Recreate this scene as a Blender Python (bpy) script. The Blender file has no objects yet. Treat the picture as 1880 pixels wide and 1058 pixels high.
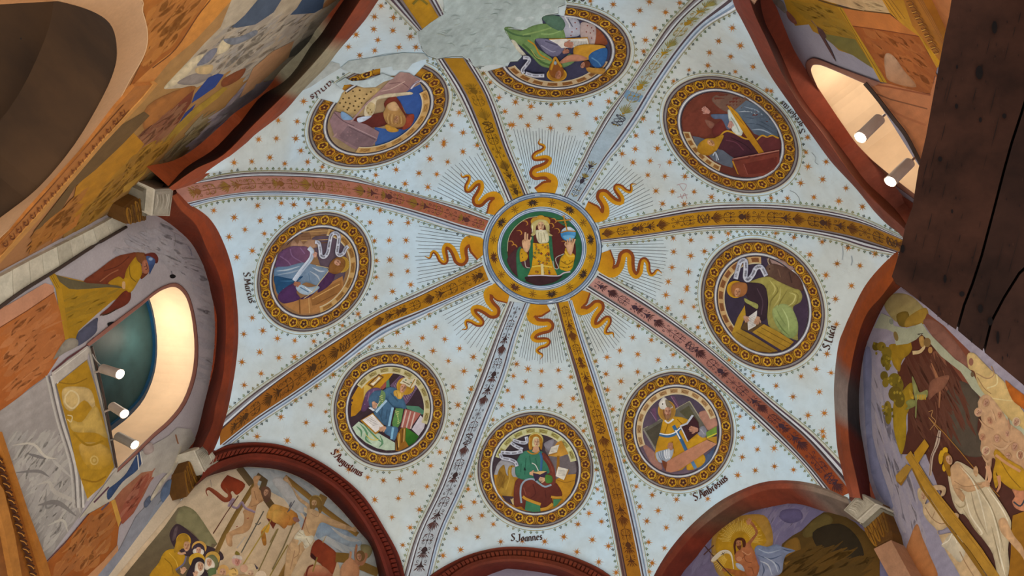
import bpy, math, random
import numpy as np
from mathutils import Vector, Matrix
from mathutils.geometry import delaunay_2d_cdt
random.seed(7)
SC = bpy.context.scene
COL = SC.collection
PI = math.pi
# ------------------------------------------------------------------ camera
F, ZX, ZY = 1291.0, 1029.7, -56.8        # focal length and zenith vanishing point for the 1880x1058 frame
CAMZ = 1.6
_z = np.array([ZX-940, ZY-529, F]); _z /= np.linalg.norm(_z)
_Y = np.array([0, 0, 1.0])-_z*_z[2]; _Y /= np.linalg.norm(_Y)
_X = np.cross(_Y, _z)
BX, BY, BZ = _X, _Y, _z
cam = bpy.data.cameras.new('camera'); camo = bpy.data.objects.new('camera', cam); COL.objects.link(camo)
right = Vector((BX[0], BY[0], BZ[0])); up = -Vector((BX[1], BY[1], BZ[1])); back = -Vector((BX[2], BY[2], BZ[2]))
m = Matrix((right, up, back)).transposed().to_4x4(); m.translation = Vector((0, 0, CAMZ))
camo.matrix_world = m
cam.sensor_width = 36.0; cam.lens = 36.0*F/1880.0; cam.clip_start = 0.05; cam.clip_end = 100
SC.camera = camo
# ------------------------------------------------------------------ world and lights
SC.view_settings.view_transform = 'Standard'
SC.view_settings.look = 'None'; SC.view_settings.gamma = 1; SC.view_settings.use_curve_mapping = False
SC.view_settings.exposure = 0.0
wd = bpy.data.worlds.new('world'); SC.world = wd; wd.use_nodes = True
wd.node_tree.nodes['Background'].inputs[0].default_value = (1.0, 0.985, 0.955, 1)
WORLD = 2.42
wd.node_tree.nodes['Background'].inputs[1].default_value = WORLD

def add_light(kind, name, loc, energy, color, size=0.1, target=None, angle=None):
    l = bpy.data.lights.new(name, kind); l.energy = energy; l.color = color
    if kind == 'AREA': l.size = size
    else: l.shadow_soft_size = size
    if angle: l.spot_size = angle; l.spot_blend = 0.8
    o = bpy.data.objects.new(name, l); COL.objects.link(o); o.location = loc
    if target is not None:
        o.rotation_euler = (Vector(target)-Vector(loc)).to_track_quat('-Z', 'Y').to_euler()
    return o
# ------------------------------------------------------------------ geometry of the chapel (octagonal umbrella vault)
S = 8.0
SHIFT = {7: -.062}
CX, CY = 0.0375*S, 0.3891*S
RC = 0.4047*S; ROT = -0.0956; AP = RC*math.cos(PI/8)
WD = 0.24                                  # projection of the wall arches in front of the walls

def rays(q):
    q = np.asarray(q, float).reshape(-1, 2)
    c = np.c_[q[:, 0]-940, q[:, 1]-529, np.full(len(q), F)]
    return np.c_[c@BX, c@BY, c@BZ]

class Plane:
    def __init__(s, p, n): s.p = np.array(p, float); s.n = np.array(n, float)/np.linalg.norm(n)
    def hit(s, q, off=0):
        d = rays(q); n = s.n if True else 0
        t = ((s.p@n)+0)/(d@n)
        sg = np.sign(-(d@n))               # offset towards the camera
        t2 = ((s.p@n)+off*sg)/(d@n)
        return d*t2[:, None]
    def normal(s): return s.n

def wall_plane(k, off=WD):
    th = k*PI/4+ROT; n = np.array([math.cos(th), math.sin(th), 0]); C = np.array([CX, CY, 0])
    return Plane(C+n*(AP+SHIFT.get(k % 8, 0)+off), n)

def resample(pts, n):
    p = np.array(pts, float); d = np.r_[0, np.cumsum(np.linalg.norm(np.diff(p, axis=0), axis=1))]
    t = np.linspace(0, d[-1], n)
    return np.c_[np.interp(t, d, p[:, 0]), np.interp(t, d, p[:, 1])]

def catmull(pts, closed=False, sub=4):
    p = np.array(pts, float); n = len(p)
    if n < 3: return p
    if closed: q = np.r_[p[-1:], p, p[:2]]; segs = n
    else: q = np.r_[2*p[:1]-p[1:2], p, 2*p[-1:]-p[-2:-1]]; segs = n-1
    t = np.arange(sub)/sub; t = t[:, None]; out = []
    for i in range(segs):
        a, b, c, d = q[i], q[i+1], q[i+2], q[i+3]
        out.append(0.5*((2*b)+(-a+c)*t+(2*a-5*b+4*c-d)*t*t+(-a+3*b-3*c+d)*t**3))
    out = np.concatenate(out)
    return out if closed else np.r_[out, p[-1:]]

C1 = {  # arch / vault edge,  wall index -> pixels
4:[(326,352),(345,373),(370,387),(395,415),(415,457),(427,497),(432,530),(437,580),(437,630),(430,692),(415,767),(400,815),(384,836)],
5:[(740,-60),(695,0),(670,37),(620,95),(600,122),(556,166),(520,207),(470,246),(450,265),(400,310),(362,335),(318,350)],
3:[(384,832),(400,822),(425,815),(470,812),(520,818),(570,838),(620,870),(670,915),(707,973),(732,1018),(744,1062),(752,1110)],
2:[(764,1085),(790,1056),(845,1025),(895,1009),(940,1004),(990,1007),(1040,1018),(1090,1038),(1122,1058),(1152,1085)],
1:[(1178,1110),(1200,1058),(1227,1013),(1265,968),(1315,925),(1365,898),(1410,884),(1460,883),(1510,893),(1556,913)],
0:[(1650,458),(1635,472),(1610,497),(1585,530),(1560,580),(1542,622),(1535,662),(1531,717),(1534,780),(1537,823),(1547,873),(1560,913)],
7:[(1340,-20),(1350,15),(1375,62),(1409,130),(1446,185),(1483,238),(1503,266),(1530,302),(1572,347),(1617,402),(1650,428),(1660,440)]}
C2 = {
4:[(316,360),(332,385),(360,412),(380,457),(397,490),(410,530),(415,580),(415,630),(410,692),(397,742),(390,780),(372,820)],
5:[(705,-60),(665,-5),(607,80),(536,160),(470,225),(410,285),(360,310),(310,345)],
3:[(366,882),(400,862),(440,847),(470,844),(520,850),(570,868),(620,900),(657,943),(687,993),(710,1058),(722,1110)],
2:[(800,1110),(840,1062),(882,1039),(937,1031),(990,1037),(1040,1050),(1090,1078),(1120,1110)],
1:[(1200,1110),(1215,1058),(1243,1017),(1280,975),(1328,937),(1370,912),(1410,899),(1460,897),(1505,906),(1560,926)],
0:[(1650,500),(1620,542),(1595,570),(1580,602),(1567,650),(1560,690),(1556,717),(1556,767),(1560,823),(1570,868),(1580,915)],
7:[(1370,-20),(1385,25),(1410,78),(1435,135),(1467,190),(1510,245),(1550,303),(1585,347),(1622,385),(1655,415),(1668,430)]}
C3 = {
4:[(285,396),(295,400),(320,417),(350,445),(370,480),(382,515),(387,537),(396,580),(396,630),(390,680),(375,742),(362,795),(345,838)],
5:[(670,-60),(632,-5),(580,65),(521,140),(470,182),(382,265),(320,315),(285,345)],
3:[(330,922),(347,903),(375,878),(437,860),(470,858),(520,865),(570,888),(620,930),(657,973),(682,1005),(695,1058),(704,1110)],
2:[(830,1110),(880,1066),(920,1048),(940,1045),(1002,1053),(1040,1064),(1080,1090),(1100,1120)],
1:[(1230,1110),(1250,1058),(1277,1025),(1315,980),(1365,945),(1407,933),(1460,925),(1515,940),(1560,953),(1600,972)],
0:[(1672,512),(1645,535),(1625,557),(1605,597),(1590,635),(1581,680),(1577,730),(1579,780),(1585,818),(1592,858),(1600,903),(1612,950)],
7:[(1400,-20),(1405,10),(1415,45),(1435,85),(1467,147),(1505,205),(1547,260),(1580,297),(1622,342),(1662,390),(1680,412)]}

MED = {  # roundel -> centre, half width, half height, x offset of the top point
'eagle':(983,863,108,108,0),'mitre':(715,752,104,109,3),'lion':(577,499.5,106.6,111.5,21),'cardinal':(695,210,131,99,42),
'angel':(1022,96,138,88.5,5),'tiara':(1341.8,247.4,126.5,109.3,-38),'ox':(1400.6,559.3,115.5,122.9,-18),'bishop':(1243.5,791.8,105,110.8,-2)}
def ell(key):
    cx, cy, hw, hh, o = MED[key]
    M = np.array([[hw*hw, -o*hh], [-o*hh, hh*hh]]); w, v = np.linalg.eigh(M)
    R = v@np.diag(np.sqrt(w))@v.T
    return np.array([cx, cy]), R
def EP(key, r, th):
    c, R = ell(key) if key != 'hub' else (np.array([995.5, 456.5]), np.diag([109.3, 103.2]))
    r = np.broadcast_to(np.asarray(r, float), np.shape(th)) if np.ndim(th) else r
    u = np.stack([np.cos(th)*r, np.sin(th)*r], -1)
    return c+u@R.T

class Vault:
    N = 230
    def __init__(s):
        P = []
        for k, c in C1.items():
            P.append(wall_plane(k, 0).hit(resample(catmull(c), 16)))
        # open nave side: a semicircular arch like the others
        th = 6*PI/4+ROT; n = np.array([math.cos(th), math.sin(th), 0]); l = np.array([-n[1], n[0], 0])
        a = np.linspace(0.1, PI-0.1, 14)
        P.append(np.array([CX, CY, 0])+n*AP+np.outer(np.cos(a)*1.2, l)+np.outer(5.1+1.1*np.sin(a), [0, 0, 1]))
        be = 0.803
        for k in range(8):
            th = k*PI/4+ROT; e = np.array([math.cos(th), math.sin(th), 0]); l = np.array([-e[1], e[0], 0])
            u = e*math.cos(be)-np.array([0, 0, math.sin(be)])
            c = np.array([CX, CY, 0])+0.3008*S*e*np.array([.9888, 1, 1])+np.array([0, 0, .862*S])
            for rr, nn in ((0.0885*S, 12), (0.04*S, 6)):
                t = np.arange(nn)*2*PI/nn
                P.append(c+rr*(np.outer(np.cos(t), u)+np.outer(np.sin(t), l)))
        t = np.arange(12)*2*PI/12
        for rr in (0.0896*S, 0.04*S):
            P.append(np.c_[CX+rr*np.cos(t), CY+rr*np.sin(t), np.full(12, S)])
        P = np.concatenate(P); s.xy = P[:, :2]; z = P[:, 2]; n = len(P)
        K = s.k(s.xy, s.xy)+np.eye(n)*2e-3
        A = np.zeros((n+3, n+3)); A[:n, :n] = K; A[:n, n] = 1; A[:n, n+1:] = s.xy; A[n, :n] = 1; A[n+1:, :n] = s.xy.T
        s.w = np.linalg.solve(A, np.r_[z, 0, 0, 0])
        s.R = 4.3
        gx = np.linspace(CX-s.R, CX+s.R, s.N); gy = np.linspace(CY-s.R, CY+s.R, s.N)
        X, Y = np.meshgrid(gx, gy, indexing='ij'); q = np.c_[X.ravel(), Y.ravel()]
        r = np.hypot(q[:, 0]-CX, q[:, 1]-CY)
        s.H = (s.k(q, s.xy)@s.w[:n]+s.w[n]+q@s.w[n+1:]).reshape(s.N, s.N)
        s.gx, s.gy = gx, gy
    @staticmethod
    def k(a, b):
        d = ((a[:, None, :]-b[None, :, :])**2).sum(-1)+1e-9
        return 0.5*d*np.log(d)
    def h(s, x, y):
        u = np.clip((x-s.gx[0])/(s.gx[1]-s.gx[0]), 0, s.N-1.001); v = np.clip((y-s.gy[0])/(s.gy[1]-s.gy[0]), 0, s.N-1.001)
        i = u.astype(int); j = v.astype(int); u = u-i; v = v-j; H = s.H
        return (H[i, j]*(1-u)+H[i+1, j]*u)*(1-v)+(H[i, j+1]*(1-u)+H[i+1, j+1]*u)*v
    def hit(s, q, off=0):
        d = rays(q); lo = np.full(len(d), 3.0); hi = np.full(len(d), 9.5)
        ax = d[:, 0]/d[:, 2]; ay = d[:, 1]/d[:, 2]
        for _ in range(26):
            m = (lo+hi)/2; f = m-s.h(ax*m, ay*m) > 0
            hi = np.where(f, m, hi); lo = np.where(f, lo, m)
        z = (lo+hi)/2; x = ax*z; y = ay*z
        e = 0.06; hx = (s.h(x+e, y)-s.h(x-e, y))/(2*e); hy = (s.h(x, y+e)-s.h(x, y-e))/(2*e)
        n = np.c_[hx, hy, -np.ones(len(x))]; n /= np.linalg.norm(n, axis=1)[:, None]
        dn = d/np.linalg.norm(d, axis=1)[:, None]
        c = np.maximum(0.25, np.abs((dn*n).sum(1)))
        return np.c_[x, y, z]-dn*(off/c)[:, None]
VT = Vault()
WP = {k: wall_plane(k) for k in range(8)}
# ------------------------------------------------------------------ materials
def lin(h):
    if not isinstance(h, str): return h
    h = h.lstrip('#'); r = [int(h[i:i+2], 16)/255 for i in (0, 2, 4)]
    return tuple((x/12.92 if x <= .04045 else ((x+.055)/1.055)**2.4) for x in r)

def new_mat(name, rough=0.85):
    mt = bpy.data.materials.new(name); mt.use_nodes = True
    nt = mt.node_tree; b = nt.nodes['Principled BSDF']; b.inputs['Roughness'].default_value = rough
    return mt, nt, b
def nd(nt, t, **kw):
    n = nt.nodes.new(t)
    for k, v in kw.items():
        if k in n.inputs: n.inputs[k].default_value = v
        else: setattr(n, k, v)
    return n
def mixrgb(nt, mode, fac, a, b):
    n = nt.nodes.new('ShaderNodeMix'); n.data_type = 'RGBA'; n.blend_type = mode
    for i, v in ((0, fac), (6, a), (7, b)):
        if hasattr(v, 'links') or hasattr(v, 'is_linked'): nt.links.new(v, n.inputs[i])
        else: n.inputs[i].default_value = v if i == 0 else (*v, 1)
    return n.outputs[2]
def noise_ramp(nt, scale, lo, hi, p0=.35, p1=.65, detail=5, vec=None, rough=.6):
    tc = nt.nodes.new('ShaderNodeTexCoord')
    mp = None
    n = nd(nt, 'ShaderNodeTexNoise', Scale=scale, Detail=detail, Roughness=rough)
    if vec:
        mp = nd(nt, 'ShaderNodeMapping'); mp.inputs['Scale'].default_value = vec
        nt.links.new(geo_pos(nt), mp.inputs[0]); nt.links.new(mp.outputs[0], n.inputs['Vector'])
    else: nt.links.new(geo_pos(nt), n.inputs['Vector'])
    nt.nodes.remove(tc)
    r = nt.nodes.new('ShaderNodeValToRGB'); r.color_ramp.elements[0].position = p0; r.color_ramp.elements[1].position = p1
    r.color_ramp.elements[0].color = (*lo, 1); r.color_ramp.elements[1].color = (*hi, 1)
    nt.links.new(n.outputs['Fac'], r.inputs[0])
    return r.outputs[0]
def geo_pos(nt):
    g = [n for n in nt.nodes if n.bl_idname == 'ShaderNodeNewGeometry']
    g = g[0] if g else nt.nodes.new('ShaderNodeNewGeometry')
    return g.outputs['Position']
def bump(nt, b, scale, strength, dist=.01):
    n = nd(nt, 'ShaderNodeTexNoise', Scale=scale, Detail=6); nt.links.new(geo_pos(nt), n.inputs['Vector'])
    u = nd(nt, 'ShaderNodeBump', Strength=strength, Distance=dist); nt.links.new(n.outputs['Fac'], u.inputs['Height'])
    nt.links.new(u.outputs[0], b.inputs['Normal'])

def painted(name, lo=.86, hi=1.08, sc=9, rough=.8, bs=.25, streak=None):
    mt, nt, b = new_mat(name, rough)
    a = nd(nt, 'ShaderNodeAttribute', attribute_name='Col')
    n1 = noise_ramp(nt, sc, (lo,)*3, (hi,)*3, .3, .7, 6, streak)
    n2 = noise_ramp(nt, 60, (.93,)*3, (1.05,)*3, .3, .7, 3)
    c = mixrgb(nt, 'MULTIPLY', 1.0, a.outputs['Color'], n1)
    c = mixrgb(nt, 'MULTIPLY', 1.0, c, n2)
    nt.links.new(c, b.inputs['Base Color'])
    b.inputs['Specular IOR Level'].default_value = .25
    bump(nt, b, 14, bs)
    return mt
FRESCO = painted('fresco_paint')
WALLP = painted('wall_fresco_paint', .88, 1.09, 2.6)
STONE = painted('painted_stone', .8, 1.12, 12, .7, .5)
METAL = painted('lamp_metal', .97, 1.02, 20, .35, .0)
WOOD = painted('old_dark_wood', .5, 1.6, 5, .8, .6, (1, 1, 1))
WOOD.node_tree.nodes['Principled BSDF'].inputs['Specular IOR Level'].default_value = .08
def plaster_mat():
    mt, nt, b = new_mat('vault_plaster', .85)
    base = noise_ramp(nt, .55, lin('#ccd5d1'), lin('#c9e2f0'), .38, .6, 3)
    s1 = noise_ramp(nt, 2.2, (.95, .95, .945), (1.03, 1.03, 1.03), .3, .62, 8)
    s2 = noise_ramp(nt, 11, (.955, .955, .95), (1.03, 1.03, 1.03), .32, .6, 6)
    c = mixrgb(nt, 'MULTIPLY', 1.0, base, s1); c = mixrgb(nt, 'MULTIPLY', 1.0, c, s2)
    # faint hair cracks
    v = nd(nt, 'ShaderNodeTexVoronoi', Scale=1.1); v.feature = 'DISTANCE_TO_EDGE'
    wn = nd(nt, 'ShaderNodeTexNoise', Scale=3.0, Detail=8)
    nt.links.new(geo_pos(nt), wn.inputs['Vector'])
    ad = nt.nodes.new('ShaderNodeVectorMath'); ad.operation = 'ADD'
    nt.links.new(geo_pos(nt), ad.inputs[0]); nt.links.new(wn.outputs['Color'], ad.inputs[1])
    nt.links.new(ad.outputs[0], v.inputs['Vector'])
    r = nt.nodes.new('ShaderNodeValToRGB'); r.color_ramp.elements[0].position = 0; r.color_ramp.elements[1].position = .006
    r.color_ramp.elements[0].color = (.86, .85, .83, 1); r.color_ramp.elements[1].color = (1, 1, 1, 1)
    nt.links.new(v.outputs['Distance'], r.inputs[0])
    c = mixrgb(nt, 'MULTIPLY', .5, c, r.outputs[0])
    nt.links.new(c, b.inputs['Base Color']); b.inputs['Specular IOR Level'].default_value = .2
    bump(nt, b, 6, .3, .02)
    return mt
PLASTER = plaster_mat()
def simple(name, col, rough=.7, emit=None, es=0, bs=.2, lo=.85, hi=1.1, sc=8, spec=.3):
    mt, nt, b = new_mat(name, rough); c = lin(col)
    nt.links.new(noise_ramp(nt, sc, tuple(x*lo for x in c), tuple(min(1, x*hi) for x in c)), b.inputs['Base Color'])
    b.inputs['Specular IOR Level'].default_value = spec
    if emit: b.inputs['Emission Color'].default_value = (*lin(emit), 1); b.inputs['Emission Strength'].default_value = es
    if bs: bump(nt, b, 12, bs)
    return mt
REVEAL = simple('cream_reveal_plaster', '#e6c9a6', .8, sc=3, lo=.9, hi=1.05)
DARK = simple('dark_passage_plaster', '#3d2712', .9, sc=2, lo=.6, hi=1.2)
GLASS = simple('night_window_glass', '#22393c', .55, bs=0, spec=.08, lo=.5, hi=1.3, sc=1.5)
LENS = simple('lit_lamp_lens', '#ffffff', .3, '#fff3e0', 26, bs=0)
# ------------------------------------------------------------------ object helpers
WORLDLOC = {}
COUNT = {}
def props(o, label=None, cat=None, group=None, kind=None):
    if label: o['label'] = label
    if cat: o['category'] = cat
    if group: o['group'] = group
    if kind: o['kind'] = kind
    return o
def thing(name, loc, label, cat, group=None):
    o = bpy.data.objects.new(name, None); COL.objects.link(o); o.location = loc; o.empty_display_size = .1
    WORLDLOC[o.name] = np.array(loc, float)
    return props(o, label, cat, group)
def build(name, V, Fc, mat, parent=None, cols=None, label=None, cat=None, group=None, kind=None, smooth=False):
    V = np.asarray(V, float)
    V = V+np.array([0, 0, 0.0])
    c = V.mean(0) if not (kind == 'structure') else np.array([CX, CY, 4.0])
    me = bpy.data.meshes.new(name); me.from_pydata((V-c).tolist(), [], Fc)
    if cols is not None:
        at = me.color_attributes.new('Col', 'FLOAT_COLOR', 'POINT')
        a = np.ones((len(V), 4), np.float32); a[:, :3] = cols; at.data.foreach_set('color', a.ravel())
    if smooth: me.polygons.foreach_set('use_smooth', [True]*len(me.polygons))
    me.materials.append(mat); me.update()
    o = bpy.data.objects.new(name, me); COL.objects.link(o)
    if parent is not None:
        o.parent = parent; o.location = c-WORLDLOC[parent.name]
    else: o.location = c
    WORLDLOC[o.name] = c
    return props(o, label, cat, group, kind)
CZ = np.array([0, 0, CAMZ])
FR = [0, 0, 1.0]
def fr(ox=0, oy=0, s=1.0): FR[:] = [ox, oy, s]
def P2(s):
    if isinstance(s, str): a = np.array([[float(v) for v in t.split(',')] for t in s.split()])
    else: a = np.asarray(s, float).reshape(-1, 2)
    return np.c_[FR[0]+a[:, 0]/FR[2], FR[1]+a[:, 1]/FR[2]]

def winding(q, poly):
    x, y = q[:, 0], q[:, 1]; w = np.zeros(len(q), int); n = len(poly)
    for i in range(n):
        x0, y0 = poly[i]; x1, y1 = poly[(i+1) % n]; c = (x1-x0)*(y-y0)-(x-x0)*(y1-y0)
        w += ((y0 <= y) & (y1 > y) & (c > 0)).astype(int)-((y0 > y) & (y1 <= y) & (c < 0)).astype(int)
    return w != 0
def cdt(vs, nb, poly):
    r = delaunay_2d_cdt(vs, [(i, (i+1) % nb) for i in range(nb)], [], 0, 1e-4, False)
    V = np.array([[v.x, v.y] for v in r[0]]); Fc = [list(f) for f in r[2]]
    if not Fc: return V, []
    ok = winding(V[np.array(Fc)].mean(1), poly); return V, [f for f, o in zip(Fc, ok) if o]
RUN = {}
FIXED = {'outer_moulding','gold_band','rosette','inner_moulding','leaf_fringe','star','ornament','lettering','bare_plaster','fine_ray_lines','hair_crack','plaster_edge','gold_side','rust_side','coffer','palmette','flower','painted_border','putlog_hole','plaster_stains','arch_face','carved_leaf','carved_scroll','incised_line','iron_hook','worm_holes','leaf_vein','incised_panel','dark_joint','brown_lower_wall'}
class Paint:
    def __init__(s, name, parent, surf, off=.003, label=None, kind=None, mat=None, cat=None, group=None, step=.00025, grid=18):
        s.a = (name, parent, label, kind, cat, group); s.surf = surf; s.o = off; s.V = []; s.O = []; s.C = []; s.F = []; s.n = 0
        s.mat = mat or FRESCO; s.step = .00004 if isinstance(surf, Plane) else .0003; s.grid = grid if isinstance(surf, Plane) else 6
        s.auto = parent is not None and name not in FIXED
        if s.auto: s.o = max(s.o if parent.name not in RUN else 0, RUN.get(parent.name, 0)+s.step)
    def raw(s, pts, faces, cols):
        pts = np.asarray(pts, float); s.V.append(pts); s.O.append(np.full(len(pts), s.o))
        c = np.asarray(cols, float)
        s.C.append(np.tile(c, (len(pts), 1)) if c.ndim == 1 else c)
        s.F += [[i+s.n for i in f] for f in faces]; s.n += len(pts)
    def up(s, d=None): s.o += d or s.step
    def pg(s, pts, c, sm=0, c2=None, g=90, raw=False):
        p = np.asarray(pts, float) if raw else P2(pts)
        if sm: p = catmull(p, True, 4 if len(p) < 12 else 3)
        c = np.array(lin(c)); ext = np.ptp(p, axis=0).max(); G = s.grid if c2 is None else min(9, s.grid)
        if sm and G > 11: G = 11
        nin = 0
        if ext > G*1.3:
            q = []
            for i in range(len(p)):
                a, b = p[i], p[(i+1) % len(p)]; k = max(1, int(np.linalg.norm(b-a)/G)); q += [a+(b-a)*j/k for j in range(k)]
            nb = len(q); x0, y0 = p.min(0); x1, y1 = p.max(0)
            gx, gy = np.meshgrid(np.arange(x0+G/2, x1, G), np.arange(y0+G/2, y1, G)); gp = np.c_[gx.ravel(), gy.ravel()]
            if len(gp):
                ins = inside(gp, np.array(q)); gp = gp[ins]
            vs = [Vector(v) for v in q]+[Vector(v) for v in gp]
            V, Fc = cdt(vs, nb, np.array(q)); nin = len(V)-nb
        else:
            V = p; Fc = [list(range(len(p)))]
            if len(p) > 4:
                V, Fc = cdt([Vector(v) for v in p], len(p), p)
        if len(V) == 0 or not Fc: return
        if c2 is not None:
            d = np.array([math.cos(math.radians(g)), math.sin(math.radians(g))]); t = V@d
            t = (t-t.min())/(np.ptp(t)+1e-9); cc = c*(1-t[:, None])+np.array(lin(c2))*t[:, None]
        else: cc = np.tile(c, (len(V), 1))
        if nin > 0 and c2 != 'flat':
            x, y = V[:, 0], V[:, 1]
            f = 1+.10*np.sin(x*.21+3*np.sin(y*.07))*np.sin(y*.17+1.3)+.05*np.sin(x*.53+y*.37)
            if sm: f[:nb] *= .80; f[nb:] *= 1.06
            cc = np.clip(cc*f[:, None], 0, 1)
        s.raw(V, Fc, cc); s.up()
    def ln(s, pts, w, c, sm=1, tp=0, raw=False, c2=None):
        """stroke; w in pixels of the photograph; tp: 0 even, 1 taper to the end, 2 taper both ends"""
        p = np.asarray(pts, float) if raw else P2(pts)
        if sm and len(p) > 2: p = catmull(p)
        L = np.linalg.norm(np.diff(p, axis=0), axis=1).sum()
        if len(p) == 2 and L > 20: p = resample(p, int(L/14)+2)
        d = np.gradient(p, axis=0); d /= np.linalg.norm(d, axis=1)[:, None]+1e-9; nn = np.c_[-d[:, 1], d[:, 0]]
        t = np.linspace(0, 1, len(p))
        if np.ndim(w): ww = np.interp(t, np.linspace(0, 1, len(w)), w)
        else: ww = np.full(len(p), float(w))
        if tp == 1: ww = ww*(1-.85*t)
        if tp == 2: ww = ww*(.15+.85*np.sin(PI*np.clip(t, .02, .98)))
        a = p+nn*ww[:, None]/2; b = p-nn*ww[:, None]/2; n = len(p)
        cc = np.array(lin(c)); 
        if c2 is not None: cc = np.r_[np.tile(cc, (n, 1)), np.tile(np.array(lin(c2)), (n, 1))]
        s.raw(np.r_[a, b], [[i, i+1, n+i+1, n+i] for i in range(n-1)], cc); s.up(s.step*.45)
    def el(s, cx, cy, rx, ry=None, c='#000000', ang=0, c2=None, g=90, n=None):
        ry = ry or rx; a = math.radians(ang); R = rx/FR[2]; n = n or (10 if R < 4 else 16 if R < 12 else 28); t = np.arange(n)*2*PI/n
        x = rx*np.cos(t); y = ry*np.sin(t)
        s.pg(np.c_[cx+x*math.cos(a)-y*math.sin(a), cy+x*math.sin(a)+y*math.cos(a)], c, 0, c2, g)
    def strip(s, A, B, c, n=None, cb=None):
        """band between two pixel curves"""
        L = np.linalg.norm(np.diff(np.array(A, float), axis=0), axis=1).sum(); n = n or max(3, int(L/9))
        a = resample(A, n); b = resample(B, n); cc = np.array(lin(c)) if not np.ndim(c) else c
        if cb is not None: cc = np.r_[np.tile(np.array(lin(c)), (n, 1)), np.tile(np.array(lin(cb)), (n, 1))]
        s.raw(np.r_[a, b], [[i, i+1, n+i+1, n+i] for i in range(n-1)], cc); s.up()
    def brush(s, region, dirv, cols, n, L=40, w=3, bend=4):
        """scattered brush strokes inside a region, direction in degrees"""
        R = P2(region); x0, y0 = R.min(0); x1, y1 = R.max(0); k = 0; tries = 0; o0 = s.o; cl = [np.array(lin(c)) for c in cols]; mean = np.mean(cl, axis=0); L *= 1.3; w *= 1.15; n = int(n*1.7)
        while k < n and tries < n*12:
            tries += 1; c = np.array([random.uniform(x0, x1), random.uniform(y0, y1)])
            a = math.radians(dirv+random.gauss(0, 4)); d = np.array([math.cos(a), math.sin(a)]); l = L*random.uniform(.4, 1.2)
            nn = np.array([-d[1], d[0]]); bb = random.uniform(-bend, bend)
            q = np.array([c-d*l/2, c-d*l/6+nn*bb*.6, c+d*l/6+nn*bb*.6, c+d*l/2])
            if not inside(q[1:3], R).all(): continue
            s.o = o0+s.step*.5*(k % 8); s.ln(q, w*random.uniform(.4, 1.6), tuple(random.choice(cl)*.24+mean*.76), 1, 2, raw=True); k += 1
        s.o = o0+s.step*5
    def face(s, cx, cy, r, ang=0, skin='#d6a880', dark='#6b3a22', beard=None, hair=None):
        """a painted face: ang 0 = upright in the photograph, clockwise degrees"""
        a = math.radians(ang); X = np.array([math.cos(a), math.sin(a)]); Y = np.array([-math.sin(a), math.cos(a)])
        def T(l): return [tuple(np.array([cx, cy])+X*u*r+Y*v*r) for u, v in l]
        if hair: s.pg(T([(-1.1, .7), (-1.15, -.5), (-.6, -1.35), (0, -1.5), (.6, -1.35), (1.15, -.5), (1.1, .7), (0, .3)]), hair, 1)
        s.pg(T([(-.8, -.4), (-.6, -1.05), (0, -1.25), (.6, -1.05), (.8, -.4), (.72, .4), (.35, 1.05), (0, 1.2), (-.35, 1.05), (-.72, .4)]), skin, 1)
        s.pg(T([(.15, -1.1), (.6, -1.0), (.8, -.4), (.7, .4), (.3, 1.05), (.25, .3)]), tuple(x*.8 for x in lin(skin)), 1)
        if beard: s.pg(T([(-.78, .2), (-.4, .5), (0, .38), (.4, .5), (.78, .2), (.6, 1.1), (.15, 1.75), (-.2, 1.7), (-.6, 1.1)]), beard, 1)
        w = max(.5, .16*r/FR[2])
        for sx in (-1, 1):
            s.ln(T([(sx*.55, -.38), (sx*.32, -.5), (sx*.14, -.38)]), w*.8, dark)
            s.pg(T([(sx*.34-.17, -.16), (sx*.34, -.25), (sx*.34+.17, -.16), (sx*.34, -.08)]), dark)
        s.ln(T([(.02, -.3), (.08, .1), (.14, .22), (-.06, .26)]), w*.8, dark)
        s.ln(T([(-.22, .55), (0, .5), (.22, .55)]), w*1.1, '#8a3a28')
    def hand(s, cx, cy, r, ang=0, skin='#d9ad86', curl=.2):
        """painted hand, fingers pointing along ang (clockwise degrees from right)"""
        a = math.radians(ang); X = np.array([math.cos(a), math.sin(a)]); Y = np.array([-math.sin(a), math.cos(a)])
        def T(l): return [tuple(np.array([cx, cy])+X*u*r+Y*v*r) for u, v in l]
        s.pg(T([(-1, -.4), (-.3, -.6), (.2, -.6), (.25, .55), (-.3, .55), (-1, .35)]), skin, 1)
        for i, (v, L) in enumerate(((-.48, .85), (-.18, 1.05), (.14, 1.0), (.42, .75))):
            s.ln(T([(.1, v), (.1+L*.55, v*1.15), (.1+L, v*1.2+curl*.4)]), .3*r/FR[2], skin if i % 2 else tuple(x*.88 for x in lin(skin)), 1)
        s.ln(T([(-.5, -.4), (-.1, -.85), (.3, -1.0)]), .32*r/FR[2], tuple(x*.93 for x in lin(skin)), 1)
        for v in (-.33, -.02, .28): s.ln(T([(.1, v), (.8, v*1.15)]), max(.35, .05*r/FR[2]), '#8a5a3c')
    def scroll(s, pts, w, n=26, c='#d8dce6', ink='#3a3440'):
        s.ln(pts, w+1.6, '#6a6a78'); s.ln(pts, w, c, c2='#b9bfd0')
        p = catmull(P2(pts)); q = resample(p, n*3); d = np.gradient(q, axis=0); d /= np.linalg.norm(d, axis=1)[:, None]+1e-9
        for i in range(3, n*3-3):
            if (i//3) % 4 == 3: continue
            nn = np.array([-d[i][1], d[i][0]]); h = w*random.uniform(.18, .32)
            s.ln([q[i]-nn*h, q[i]+nn*h*.8], .55, ink, 0, raw=True)
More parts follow.
